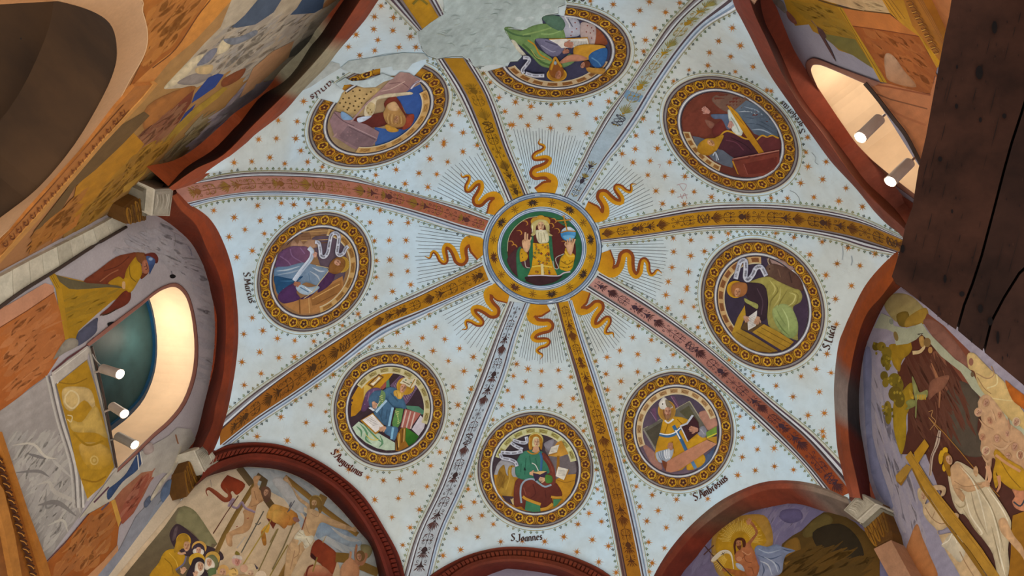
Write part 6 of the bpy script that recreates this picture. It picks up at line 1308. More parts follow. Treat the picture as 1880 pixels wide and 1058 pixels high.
p.pg("360,450 400,405 470,400 500,425 490,470 460,480 470,440 420,440 390,480", '#cfae84', 1); p.pg("470,830 540,748 610,790 640,880 600,960 520,880 480,850", '#cdbfa2', 1); p.ln("350,560 400,640 470,680 530,650", 1.6, '#9c7c58'); p.ln("470,830 520,800 550,750 580,820", 1.8, '#e6dcc4'); p.ln("600,880 640,960 700,1058", 1.8, '#a07e58'); p.ln("420,590 400,640", 1.2, '#a07e58'); p.el(335, 470, 38, 52, '#bca57c', 8); p.face(338, 478, 28, 5, '#cda882'); p.hand(570, 625, 22, -20, '#cfab80'); p.done()
p = Paint('yellow_cross', R_, W, .0088, 'tall yellow-brown painted cross'); p.pg("205,195 245,150 400,400 560,600 760,860 900,1075 830,1100 680,880 500,660 330,410", '#b98a2a', 0, '#b0822c'); p.pg("345,65 378,115 300,240 275,200 268,165", '#b5861c'); p.pg("135,330 215,245 255,270 175,405 140,370", '#b08634'); p.pg("140,370 175,405 215,345 210,330 172,380", '#94681a'); p.pg("258,270 330,415 500,665 680,885 830,1110 800,1110 640,880 480,660 320,430 255,290", '#8f661a')
for q_ in ("250,180 420,440 620,700 820,980", "300,280 480,530", "560,640 700,820"): p.ln(q_, .9, '#94691c', 0)
p.done()
# ---------- left wall paintings
W = WP[4]; L_ = WALLS[4]
fr(80, 380, 4.07); R_ = fresco(4, (250, 520), 'painted bearded onlooker in a brown cloak and blue cap leaning over the left window')
p = Paint('brown_cloak', R_, W, .0050); p.pg("298,558 400,478 540,375 640,348 690,340 745,370 740,410 700,430 720,500 660,560 650,640 560,590 420,575", '#7a3a1c', 1, '#6c2e16'); p.pg("590,640 645,625 652,680 620,730 520,780 440,810 425,805 500,740", '#6c2a14', 1); p.ln("420,560 500,500 560,470", 2, '#9a5c3c'); p.ln("450,480 560,440 640,370", 1.6, '#5a2410'); p.ln("430,805 480,800 550,760 500,790 440,812", 2, '#4c3420')
p.pg("725,500 780,490 770,510 730,540", '#6f3418', 1); p.done()
p = Paint('yellow_tunic', R_, W, .0058); p.pg("480,572 560,520 600,540 620,470 680,380 705,385 730,440 735,500 700,570 650,640 600,610 560,590", '#a87c12', 1, '#b98c14', 0); p.ln("600,560 605,610", 3, '#c9a070'); p.ln("640,440 650,520 690,560", 1.8, '#7c5a0c'); p.pg("590,560 610,565 608,612 588,605", '#c79c6c', 1); p.done()
p = Paint('head', R_, W, .0064, 'bearded head in a blue cap'); p.pg("690,345 720,340 760,350 770,400 745,430 700,400", '#7c4a24', 1); p.pg("735,420 760,395 795,420 790,480 760,500 735,480", '#a8684a', 1); p.ln("765,420 775,460 760,470", 1.2, '#4c2418'); p.ln("750,450 770,440", 1.2, '#4c2418'); p.pg("750,360 790,345 830,345 857,380 850,420 820,415 790,380", '#6a281c', 1); p.pg("765,375 790,368 830,390 832,425 805,480 792,504 785,440", '#4a5f88', 1, '#34497a', 90); p.el(800, 390, 16, 12, '#8fa3bc'); p.done()
R_ = fresco(4, (130, 570), 'ochre and orange painted blocks and posts left of the window', 'painted_masonry', 'wall painting')
fr(80, 380, 4.07); p = Paint('ochre_block', R_, W, .0040, mat=WALLP); p.pg("75,495 100,510 300,555 640,600 650,640 520,700 400,800 262,925 240,985 170,1000 150,880 95,640", '#a67b14', 0, '#97700f'); p.brush([(150,640),(560,620),(400,780),(240,900),(190,900)], -25, ['#8a6612', '#b98c1c', '#9c7414', '#6f5a1c'], 40, 26, 4); p.done()
p = Paint('grey_shadow', R_, W, .0046); p.pg("92,508 200,540 300,560 460,575 655,590 640,612 480,600 340,612 250,618 190,612 120,560", '#5f5338'); p.done()  # grey shadow painted as a flat tone across the ochre block
p = Paint('gold_post', R_, W, .0050); p.pg("35,508 80,492 130,600 90,610", '#ae8216'); p.ln("50,505 105,610", 1, '#6c4c10', 0); p.ln("62,500 118,606", .8, '#6c4c10', 0); p.pg("90,610 135,602 165,800 190,990 165,1000 150,960 115,760", '#a87c18'); p.done()
fr(0, 530, 4); p = Paint('orange_panel', R_, W, .0040, mat=WALLP); p.pg("-20,300 200,160 395,20 440,160 478,370 460,460 345,640 220,730 90,840 -20,910", '#a8622c', 0, '#9c5420'); p.brush([(20,320),(380,60),(440,380),(340,600),(60,820)], -40, ['#b8713c', '#96501e', '#c08050', '#8a4a1c', '#b06a34'], 90, 34, 7); p.pg("-20,145 60,120 330,-40 395,-20 395,30 200,165 -20,295", '#b98160'); p.ln("-10,292 200,162 400,26", 1.6, '#6f3a1a', 0); p.done()
p = Paint('blue_grey_shadow', R_, W, .0054); p.pg("565,340 600,300 710,215 715,260 700,330 580,420 560,400", '#4c4c5c', 1); p.pg("480,380 560,370 570,420 480,470 400,520 400,500", '#8a8070', 1); p.ln("385,610 500,510 640,420 690,360", [3, 3.5, 3.5, 2], '#5c3434', 0); p.done()
p = Paint('grey_marble_panel', R_, W, .0036, mat=WALLP); p.pg("-20,915 90,835 340,650 370,700 440,870 500,1070 640,1540 600,1650 345,2000 200,1640 60,1290 0,1060 -20,1000", '#9a9088', 0, '#8c857c'); fr(0, 793, 4)
p.brush([(60,20),(440,10),(590,560),(360,900),(200,600),(100,300)], -55, ['#a79f96', '#857e76', '#b3aa9c', '#75706a', '#bdb5a4', '#99928c'], 120, 36, 6)
for q_, w_, c_ in (("90,100 240,90 330,180 420,200", 5, '#b8ae9c'), ("380,200 420,240 540,350", 6, '#aaa296'), ("270,390 360,370 400,440 560,520 590,600", 8, '#aba294'), ("340,420 340,560 420,520", 4, '#7c766e'), ("280,540 420,520 560,620", 9, '#78716a'), ("350,690 460,650 500,740", 5, '#b0a898'), ("120,300 280,290 360,330", 6, '#756e68'), ("200,160 340,200", 6, '#6f6964')): p.ln(q_, w_, c_, 1, 2)
p.done()
p = Paint('white_frame', R_, W, .0056, 'pale moulded frame lines'); fr(0, 530, 4)
for a, b, w_, c_ in ((325,0,3.6,'#b5ada0'),(345,0,2,'#6a625c'),(362,0,4.5,'#c4bcb0'),(385,0,2,'#736a62'),(398,0,4,'#cdc5b8')):
    p.ln([(a+15, 640), (a+90, 960), (a+190, 1300), (a+215, 1610)], w_, c_)
p.pg("378,620 640,420 660,440 640,520 400,705", '#b3a89a'); p.ln("400,625 640,440", 1.4, '#d0c8b8', 0); p.ln("660,440 700,640 770,900 800,1058 855,1300", 5.5, '#b4aa9a', 0); p.ln("675,470 740,760 800,1050 845,1290", 1.4, '#403a3c', 0); p.ln("640,520 740,860 800,1150 840,1320", 2, '#8f8674', 0); p.ln("855,1320 740,1430 640,1560", 4, '#b8ae9e', 0); p.done()
p = Paint('ochre_panel', R_, W, .0048, 'ochre painted panel with pale swirls'); p.pg("415,705 638,525 700,720 760,960 838,1310 760,1440 642,1545 560,1300 510,1060 450,840", '#a87c18', 0, '#b0841c')
p.pg("460,740 560,720 670,750 700,900 620,820 530,900 470,860", '#c3a468', 1); p.pg("510,960 600,980 700,860 760,1000 790,1100 700,1060 540,1050", '#bd9a4c', 1); p.pg("580,1150 700,1130 800,1180 820,1280 700,1340 620,1280", '#bd9648', 1, '#b5881c')
p.ln("480,790 520,750 570,780 575,840 530,880 480,840 480,790", 3, '#d2bb88'); p.ln("495,930 530,940 520,980 495,960", 2, '#d2bb88'); p.el(692, 1262, 32, 36, '#c9a75c'); p.el(692, 1262, 22, 25, '#b48e3c'); p.el(692, 1262, 12, 14, '#c9a75c'); p.ln("430,690 540,700 640,660", 2.2, '#8a6410'); p.ln("540,1060 640,1150 760,1120", 4, '#9a7210'); p.ln("600,1400 700,1420 780,1380", 3, '#94690c'); p.done()
# reddish painted border around the window openings
p = Paint('painted_border', L_, W, .010, 'dull red painted line framing the arched window'); fr()
hp = catmull([(165,636),(215,597),(262,560),(282,543),(300,532),(320,527),(335,537),(345,555),(353,590),(357,640),(352,690),(335,737),(310,770),(282,795),(250,828),(217,860)], False, 3)
hc = hp.mean(0); ho = hp+(hp-np.array([255, 690]))/np.linalg.norm(hp-np.array([255, 690]), axis=1)[:, None]*7.5; hi = hp+(hp-np.array([255, 690]))/np.linalg.norm(hp-np.array([255, 690]), axis=1)[:, None]*.3
p.strip(hi, ho, '#946455', 80, '#8c5a4a'); p.ln(ho, 1.2, '#5c3430', 0, raw=True); p.done()
p = Paint('putlog_hole', L_, W, .005, 'small black hole in the plaster'); p.pg([(312,506),(318,504),(323,507),(320,511),(314,511)], '#0e0a0a', 1); p.ln([(315,498),(316,504)], 2, '#7a7478', 0); p.done()
p = Paint('putlog_hole', L_, W, .006, 'small black hole in the plaster'); p.pg([(197,594),(205,591),(211,592),(207,598),(201,600)], '#0e0a0a', 1); p.done()
p = Paint('plaster_stains', L_, W, .003, kind='stuff'); fr(); 
p.brush([(300,410),(340,440),(375,500),(390,580),(390,660),(372,740),(365,700),(372,620),(360,540),(330,500),(260,470),(200,470),(240,440)], 26, ['#a9a2a2', '#9a9498', '#b1aaa6', '#a19694', '#959094'], 90, 30, 6)
p.ln([(320,430),(322,440),(320,452)], 1.6, '#8c8684'); p.ln([(345,452),(350,460),(352,470)], 1.6, '#7c7884'); p.done()
# white bonded stones of the corner strip, one by one
fr(); e0 = np.array([(-8,512),(60,475),(120,445),(180,415),(221,391)], float); e1 = np.array([(-8,566),(50,529),(110,490),(170,451),(233,414)], float)
A_ = resample(e0, 60); B_ = resample(e1, 60); cuts = [0, 8, 16, 22, 29, 35, 41, 46, 52, 59]
CST = thing('corner_strip', WP[4].hit(np.array([[120., 468.]]))[0]+CZ, 'pale bonded stone strip running down the corner left of the window', 'stonework')
for a, b in zip(cuts[:-1], cuts[1:]):
    q = np.array([A_[a], A_[b], B_[b], B_[a]]); c_ = q.mean(0); q = c_+(q-c_)*np.array([.965]); 
    slab('stone', q, WP[4], .05, STONE, CST, random.choice(['#b3aa94', '#bdb39c', '#aba28c', '#c2b9a2']), off=.035)
p = Paint('dark_joint', CST, WP[4], .012); p.pg(np.r_[e0, e1[::-1]], '#7c7466', raw=True); p.done()
def cable(name, pts, surf, off, r, mat, parent=None, label=None, cat=None, closed=False):
    P = surf.hit(catmull(np.array(pts, float)), off)+CZ; n = len(P); V = []; m = 6
    for i in range(n):
        d = P[min(i+1, n-1)]-P[max(i-1, 0)]; d /= np.linalg.norm(d); a = np.cross(d, [0, 0, 1.]); a /= np.linalg.norm(a)+1e-9; b = np.cross(d, a)
        for j in range(m): t = j*2*PI/m; V.append(P[i]+(a*math.cos(t)+b*math.sin(t))*r)
    return build(name, V, [[i*m+j, i*m+(j+1) % m, (i+1)*m+(j+1) % m, (i+1)*m+j] for i in range(n-1) for j in range(m)], mat, parent, label=label, cat=cat)
BLK = simple('dark_cable', '#3a2c24', .6, bs=0)
cable('power_cable', [(-8,570),(45,532),(110,492),(170,453),(232,417)], WP[4], .05, .011, BLK, label='dark cable running along the pale stone strip on the left wall', cat='cable')
# lower left: slanting corner picture beside the crucifixion
R_ = fresco(4, (230, 940), 'blurred painted strip in the lower left corner with red, blue and cream figures', 'fresco')
fr(0, 793, 4); p = Paint('orange_field', R_, W, .0060, mat=WALLP); p.pg("345,960 480,820 650,605 830,500 880,640 860,830 760,950 620,1080 360,1080", '#a25c20', 0, '#8f4c18', 90); p.brush([(400,960),(650,640),(840,560),(840,800),(640,1040),(420,1050)], -50, ['#b87434', '#8a4614', '#c08a54', '#94501c', '#6f3a18'], 60, 30, 7); p.ln("345,950 500,790 655,600", 1.4, '#5c2418', 0); p.pg("620,1080 760,950 865,830 870,880 700,1080", '#b98458'); p.done()
p = Paint('grey_blue_field', R_, W, .0064, mat=WALLP); p.pg("700,1080 880,860 1000,620 1200,420 1290,330 1385,470 1330,500 1140,810 960,1080", '#8b8b8e', 0, '#83848c', 60); p.pg("580,640 700,480 850,280 1030,150 1240,30 1300,-30 1400,-20 1440,60 1380,130 1340,330 1200,300 1000,400 830,500", '#a9a298', 0, '#b1a690'); p.brush([(900,1000),(1200,470),(1310,440),(1120,800),(960,1040)], -52, ['#99999a', '#747a86', '#a7a59e', '#6b7078', '#8a93a0'], 80, 46, 6); p.done()
p = Paint('blue_patch', R_, W, kind='stuff', off=.0072); p.pg("790,430 860,370 930,300 1020,150 1042,220 1000,290 900,370 800,500", '#34486a', 1); p.pg("1190,420 1250,350 1330,400 1320,470 1240,540 1180,500", '#5f7088', 1); p.ln("1010,170 1020,280", 2, '#cfc8b8', 0); p.ln("1030,150 1045,240", 2, '#cfc8b8', 0); p.done()
p = Paint('red_figure', R_, W, .0076, 'rust-red streaked figure'); p.pg("840,490 900,420 1040,300 1125,285 1110,360 1050,480 980,600 900,680 880,640", '#a06a4c', 0, '#8f4a30'); p.brush([(880,600),(1000,380),(1110,300),(1090,400),(960,600),(900,660)], -55, ['#7c2c18', '#96442c', '#b98468', '#8a3820'], 40, 30, 5); p.pg("815,510 845,495 890,650 870,700", '#c08e3c'); p.pg("1060,520 1100,470 1110,510 1070,560", '#5c6476', 1); p.ln("690,520 800,405", 3, '#5c3a44'); p.ln("745,575 800,520", 3, '#5c4a54'); p.done()
p = Paint('cream_figure', R_, W, .0076, 'pale cream painted figure'); p.pg("1110,480 1180,360 1260,270 1330,100 1300,240 1200,380 1120,500", '#cbbfa6', 1); p.pg("1050,120 1110,80 1130,140 1070,170", '#a9968c', 1); p.ln("1290,20 1300,60 1310,90", 2.6, '#8a5c3c'); p.done()  # pale cream shapes in the blurred painted strip
# carved gilt cornice on the left wall
CN = thing('gilt_cornice', WP[4].hit(np.array([[40., 930.]]))[0]+CZ, 'carved gilt cornice with dark leaf ornament at the lower left edge', 'cornice')
fr(0, 793, 4)
for q_, c_, d_ in (("-20,0 15,0 210,590 345,950 380,1080 330,1080 200,640 70,240 -20,60", '#9c6020', .05), ("-20,60 70,240 200,640 330,1080 150,1080 60,700 -20,420", '#8a5018', .02), ("-20,360 30,430 110,760 165,1080 100,1080 40,760 -20,520", '#a1682a', .055), ("-20,560 40,760 90,1080 -20,1080", '#7a4a20', .02)):
    slab('moulding', P2(q_), WP[4], .04, STONE, CN, c_, off=d_)
for i in range(15):
    t = i/14; x = -5+t*250; y = 210+t*840; p = Paint('carved_leaf', CN, WP[4], .034)
    p.pg([(x-32, y-18), (x-5, y-26), (x+30, y-5), (x+12, y+8), (x+36, y+26), (x, y+30), (x-14, y+12)], '#4a260e', 1); p.ln([(x-25, y-10), (x+5, y), (x+22, y+20)], 1.6, '#b87c30'); p.done()
p = Paint('brown_lower_wall', CN, WP[4], .010, mat=WALLP); p.pg("-20,600 40,760 120,1080 -20,1080", '#6f4420'); p.done()
# ---------- upper left wall
W = WP[5]; R_ = fresco(5, (330, 240), 'weathered fresco on the upper left wall with streaky orange, ochre, blue and cream figures')
fr(0, 0, 4); p = Paint('orange_ground', R_, W, .0032, mat=WALLP)
p.pg("1000,-20 1600,-20 1460,120 1300,350 1130,480 960,640 940,660 1045,450 1087,320 1085,230 1060,100", '#a3601e', 0, '#935014', 90); p.brush([(1100,20),(1480,20),(1300,300),(1080,480),(1100,250)], -48, ['#b8742c', '#8f4e14', '#aa6a28', '#c08440', '#9a5a20'], 70, 50, 9)
p.pg("1540,-20 1740,-20 1560,160 1430,300 1250,450 1110,620 990,635 940,660 1000,600 1130,480 1300,350", '#c98432', 0, '#bd7a3a', 90); p.ln("1545,0 1450,120 1290,360 1120,500", 2.2, '#6c3a10')
p.pg("1720,-20 1900,-20 2000,700 1860,1060 1240,1500 700,2050 0,2360 -20,2320 400,1980 650,1060 860,700 1110,620 1250,450 1430,300 1560,160", '#a87c48', 0, '#98702f', 100); p.done()
p = Paint('cream_figures', R_, W, .0046, 'cream and grey robed figures'); p.pg("1700,0 1890,-20 2100,-20 2400,0 2300,120 2500,-20 2640,-20 2560,300 2350,560 1900,600 1876,400 1650,540 1450,640 1210,655 1230,610 1400,430 1500,320 1620,200", '#b6a68c', 0, '#a8977c', 20)
p.brush([(1420,430),(1700,180),(2000,100),(2500,60),(2400,360),(1900,560),(1560,560)], -38, ['#c6b79c', '#9a8a76', '#7f7a74', '#d0c2a8', '#8a8f98', '#b39468', '#ada089'], 190, 42, 6, 5)
p.pg("1210,652 1232,608 1400,440 1500,400 1420,500 1310,610", '#d2c09a', 1); p.pg("1300,610 1430,540 1560,550 1440,620", '#94877c', 1); p.pg("1450,470 1540,370 1600,360 1540,450 1470,480", '#82818a', 1); p.pg("1640,290 1690,290 1680,360 1600,400 1600,350", '#d6c49c', 1); p.pg("1440,500 1560,475 1540,540 1450,540", '#cfb07c', 1); p.done()
p = Paint('blue_grey_sky', R_, W, kind='stuff', off=.0052); p.pg("1700,200 1800,110 1900,-10 2080,-20 2010,90 1876,180 1740,205", '#4b5768', 0); p.pg("2230,-20 2385,-20 2370,60 2310,95 2130,110 2180,60", '#3c4e66', 0); p.pg("1640,290 1760,270 1876,220 1876,260 1720,330", '#7f8288', 1); p.pg("2480,90 2560,0 2640,0 2560,110 2490,160", '#56606c'); p.done()
p = Paint('blue_robe', R_, W, .0056, 'strong blue robe streak'); p.pg("1432,690 1530,570 1600,540 1645,548 1580,640 1480,710 1405,760", '#2b4384', 0); p.pg("1360,830 1440,760 1400,830 1310,910", '#2c3a78'); p.done(); p = Paint('blue_robe', R_, W, .0056, 'long dark blue robe streak'); p.pg("1090,1080 1130,1010 1070,1075 1000,1150 950,1210 890,1280 870,1270 960,1160 1030,1060", '#35408a'); p.done()
p = Paint('rust_robe', R_, W, .0052); p.pg("1350,720 1430,650 1400,760 1310,900 1160,1040 1060,1060 950,1080 1100,920", '#7c3e22', 0, '#6c3420'); p.pg("1640,580 1800,500 1760,580 1640,640", '#8a4a24', 1); p.pg("1080,780 1330,650 1440,640 1350,720 1180,880 1060,960", '#a2662c', 1); p.brush([(960,1040),(1150,900),(1350,760),(1250,960),(1000,1200)], -45, ['#7a3a24', '#94603c', '#6a3020', '#a87c54'], 50, 40, 5); p.done()
p = Paint('ochre_figures', R_, W, .0054, 'ochre-yellow streaked robes'); p.pg("1560,700 1640,640 1670,650 1600,720 1450,840 1330,960 1240,1060 1180,1080 1290,930 1400,820", '#b08c2c', 0, '#a5802c'); p.pg("900,1058 980,975 1060,1060 960,1180 880,1300 760,1450 640,1580 560,1680 520,1560 560,1370 700,1230", '#b47c18', 0, '#b07818'); p.pg("640,1060 840,950 1060,820 1100,850 900,1060 700,1250 560,1360 440,1560 240,1740 250,1700 500,1380", '#6a4f2a', 0)
p.brush([(560,1620),(900,1240),(1060,1080),(1250,1050),(900,1400),(600,1700)], -44, ['#c08a1c', '#a06f18', '#8a5c24', '#b5852c', '#6f5224'], 110, 46, 6); p.pg("250,1740 330,1640 500,1500 480,1580 400,1660", '#c2782c', 0); p.pg("400,1700 600,1560 560,1660 380,1780", '#b5702a'); p.brush([(260,1720),(640,1380),(520,1660),(200,1860)], -42, ['#9c5c1c', '#b57428', '#7a4c20', '#c08238'], 60, 36, 6); p.done()
p = Paint('olive_streaks', R_, W, kind='stuff', off=.0058); p.brush([(1000,1400),(1250,1120),(1480,860),(1600,900),(1500,1130),(1200,1370),(900,1560),(700,1640)], -42, ['#8a7a3c', '#6f5f34', '#a8924c', '#b5aa8c', '#5c4a30', '#97866a', '#7a3c24'], 200, 46, 5)
p.brush([(1876,560),(1876,760),(1500,1100),(1250,1370),(1200,1400),(1500,960)], -40, ['#a7968c', '#8f8290', '#b3a396', '#7f7686', '#9c8c84'], 150, 52, 7); p.pg("1040,1280 1110,1200 1060,1280 940,1400 900,1420 910,1370", '#b98c34'); p.ln("1850,750 1650,900 1480,1080 1290,1240", 9, '#aa9c94', 1, 2); p.ln("1880,680 1700,860 1560,960", 5, '#7c7a90', 1, 2); p.done()
p = Paint('wall_lower_edge', R_, W, .0060); p.brush([(0,2300),(300,2040),(640,1760),(900,1580),(1120,1400),(1150,1500),(900,1640),(500,1960),(40,2330)], -36, ['#a8682c', '#8a7448', '#96805c', '#b87c3c', '#746038'], 110, 44, 6); p.done()
p = Paint('grey_plaster_repair', R_, W, .0066, 'smooth pale grey plaster beside the broken arch'); fr(470, 0, 4); p.pg("200,555 235,480 360,310 470,200 560,110 640,70 700,40 730,5 760,60 825,72 740,200 640,300 560,290 530,235 500,330 475,478 400,560 262,640", '#a5a186', 0, '#9a9a86'); p.pg("600,90 690,100 700,160 600,200 520,280 540,200", '#6c665c', 1); p.pg("390,350 450,340 470,380 430,415 390,390", '#6f6a62', 1); p.pg("230,420 300,330 430,240 520,180 400,310 300,400", '#6a655a', 1); p.done()
p = Paint('red_fragments', R_, W, .0072); p.pg("650,0 700,-10 745,0 700,60 690,85 640,70", '#8a3418'); p.pg("-20,500 120,380 280,300 240,420 0,640 -120,720", '#b98a60', 0); p.pg("-30,690 0,620 205,560 0,735 -160,870", '#8a7c80'); p.done()
# ornate strip and arch face
SB = thing('gilt_cornice', W.hit(np.array([[120., 330.]]))[0]+CZ, 'carved orange-gilt strip along the edge of the dark arch at upper left', 'cornice')
fr(0, 0, 4); slab('moulding', P2("990,635 1120,622 1050,720 740,1060 420,1440 -20,1930 -20,1830 200,1560 600,1120 850,790"), W, .03, STONE, SB, '#a8682c', off=.02)
slab('moulding', P2("1130,622 1160,620 1060,740 760,1060 440,1440 -20,1960 -20,1915 420,1420 740,1050 1050,720"), W, .03, STONE, SB, '#b98240', off=.026)
for i in range(18):
    t = i/17; x = 900-t*860; y = 830+t*960-0*t; p = Paint('carved_scroll', SB, W, .024); d_ = np.array([-.67, .74]); n_ = np.array([.74, .67]); c_ = np.array([x, y+30*math.sin(t*PI)])
    p.ln([c_-d_*24-n_*8, c_-d_*6+n_*20, c_+d_*18+n_*14, c_+d_*12-n_*8, c_-d_*2], 1.5, '#6a3410'); p.ln([c_+d_*6-n_*22, c_+d_*24, c_+d_*34+n_*8], 1.2, '#7c4014'); p.done()
for k_ in (-1.15, 1.1): 
    p = Paint('incised_line', SB, W, .023); d_ = np.array([.74, .67]); p.ln([np.array([930, 790])+d_*26*k_, np.array([640, 1120])+d_*28*k_, np.array([300, 1510])+d_*28*k_, np.array([-10, 1850])+d_*28*k_], 1.1, '#7a4416'); p.done()
p = Paint('arch_face', WALLS[5], W, .006, 'pale peach plaster band framing the dark arch', mat=WALLP)
ou = catmull([(-20,-8),(120,-8),(250,-4),(262,22),(271,62),(265,100),(238,148),(215,190),(162,265),(100,345),(40,400),(-20,455)]); inn = catmull([(-20,-3),(60,-2),(107,2),(155,15),(190,32),(207,52),(214,82),(212,120),(190,175),(137,265),(70,345),(0,400),(-20,417)]); 
p.strip(ou, inn, '#ba9068', 70, '#a67c54'); p.ln(ou[4:], 1.4, '#d6b084', 0, raw=True); p.done()
p = Paint('iron_hook', SB, W, .05, 'small black iron hook'); p.pg([(148,282),(153,277),(158,281),(160,288),(154,290)], '#0c0808', 1); p.done()
# ---------- upper right wall
W = WP[7]; R_ = fresco(7, (1580, 90), 'yellow, olive and orange landscape painted around the upper right window')
fr(1410, 0, 4); p = Paint('ochre_landscape', R_, W, .0040, mat=WALLP); p.pg("110,-20 400,-20 520,40 560,70 700,340 790,510 640,410 520,370 430,280 330,230 300,180 200,190 150,110", '#a67a14', 0, '#97700f', 60); p.brush([(200,20),(480,50),(640,290),(400,240),(240,120)], 25, ['#8a6410', '#b98e20', '#9a7412', '#6f5a18'], 50, 30, 5); p.pg("400,248 480,260 640,290 780,510 620,405 520,360 430,290", '#6f6a34', 0, '#7c6c2c'); p.pg("-30,-20 30,-20 110,20 130,100 60,40 20,10", '#8a7c70', 1); p.done()
p = Paint('painted_bird', R_, W, .0056, 'long-tailed dark bird'); p.pg("312,148 340,180 400,220 430,270 420,290 460,360 500,455 440,360 400,290 370,240 355,190", '#5c3c38', 1); p.ln("320,150 360,200", 1.4, '#8a6a54'); p.done()
p = Paint('painted_tuft', R_, W, .0056); p.pg("140,80 200,140 210,180 170,160 140,120", '#8a5040', 1); p.done()
p = Paint('orange_wall_panel', R_, W, .0044, mat=WALLP); p.pg("545,55 700,80 895,105 990,180 1060,200 1110,268 900,230 615,188", '#c07434'); p.pg("615,192 900,235 1112,268 1180,400 1245,492 1225,560 1195,690 1080,670 870,610 760,430", '#a0561c', 0, '#96501c'); p.brush([(660,220),(1100,290),(1200,520),(1180,660),(880,590)], 38, ['#b8692c', '#8f4814', '#aa5c22', '#c07a3c', '#7c3c14'], 70, 34, 7); p.pg("860,400 920,410 1000,520 1090,640 900,600 860,520", '#b99474', 1, '#b07c54'); p.ln("615,190 860,225 1112,268", 1.6, '#7c3c14', 0); p.done()
p = Paint('gold_post', R_, W, .0052); p.pg("505,50 545,55 620,190 770,430 875,608 825,603 700,370 590,170", '#b58a16'); p.ln("530,60 700,350 850,605", 1.2, '#7a5608', 0); p.done()
p = Paint('cream_roof', R_, W, .0052); p.pg("340,-20 840,-20 900,98 760,85 620,62 470,20", '#c4a478'); p.ln("370,0 480,35 620,68 900,102", 2.2, '#5c4018'); p.brush([(480,0),(800,0),(860,80),(640,55)], 20, ['#d6bc8c', '#b08c5c', '#c9aa7c'], 24, 30, 4); p.done()
p = Paint('window_surround', R_, W, .0046, 'dull orange painted wall and mouldings beside the window', mat=WALLP); p.pg("720,612 870,612 1190,695 1230,560 1500,700 1500,1500 1260,1500 1060,1110 1000,960 860,790", '#b9754a', 0, '#b06c3c'); p.ln("780,620 900,640 1195,700", 3, '#94502c', 0); p.ln("800,690 900,730 1170,800", 2.4, '#7c4a2c', 0); p.ln("860,790 1000,860 1160,920", 4, '#a8643c', 0); p.done()
p = Paint('painted_border', WALLS[7], W, .009, 'dull red painted line around the arched window'); fr()
ho = catmull([(1618,152),(1600,146),(1565,133),(1535,122),(1508,111),(1492,107),(1480,115),(1482,132),(1498,168),(1515,204),(1541,239),(1568,274),(1598,303),(1630,330),(1668,358),(1705,385)], False, 3); hi = catmull([(1600,160),(1588,154),(1560,141),(1535,130),(1510,120),(1497,118),(1490,121),(1489,134),(1504,168),(1521,201),(1547,235),(1574,270),(1604,298),(1634,323),(1670,350),(1700,372)], False, 3)
p.strip(ho, hi, '#8f6252', 80, '#a5745c'); p.ln(ho, 1.1, '#5c3430', 0, raw=True); p.done()
CR = thing('gilt_cornice', W.hit(np.array([[1680., 50.]]))[0]+CZ, 'gold and orange carved cornice at the upper right beside the wooden beam', 'cornice'); fr(1410, 0, 4)
slab('moulding', P2("820,-30 985,-30 1065,185 1115,262 1250,480 1240,500 1110,268 990,182 895,95"), W, .03, STONE, CR, '#c08a1c', off=.03); slab('moulding', P2("985,-30 1125,-30 1200,120 1300,330 1262,450 1060,190"), W, .03, STONE, CR, '#a5681c', off=.045); slab('moulding', P2("1125,-30 1400,-30 1330,100 1300,330 1200,120"), W, .03, STONE, CR, '#b57240', off=.02)
for i in range(9):
    t = i/8; x = 1045+t*185; y = 30+t*350; p = Paint('carved_leaf', CR, W, .052); p.ln([(x-28, y-16), (x, y-22), (x+22, y), (x, y+14), (x-14, y+2)], 1.6, '#6a3c10'); p.ln([(x-10, y+20), (x+20, y+12)], 1.4, '#d09a3c'); p.done()
p = Paint('incised_line', CR, W, .06); 
for a in (0, 14, 28): p.ln([(1090+a, -20), (1180+a, 130), (1290+a*.6, 330)], 1.0, '#8a5420', 0)
for a in (0, 18, 36): p.ln([(840+a*1.4, -20), (950+a*1.6, 140)], 1.2, '#8a5c10', 0)
p.done()
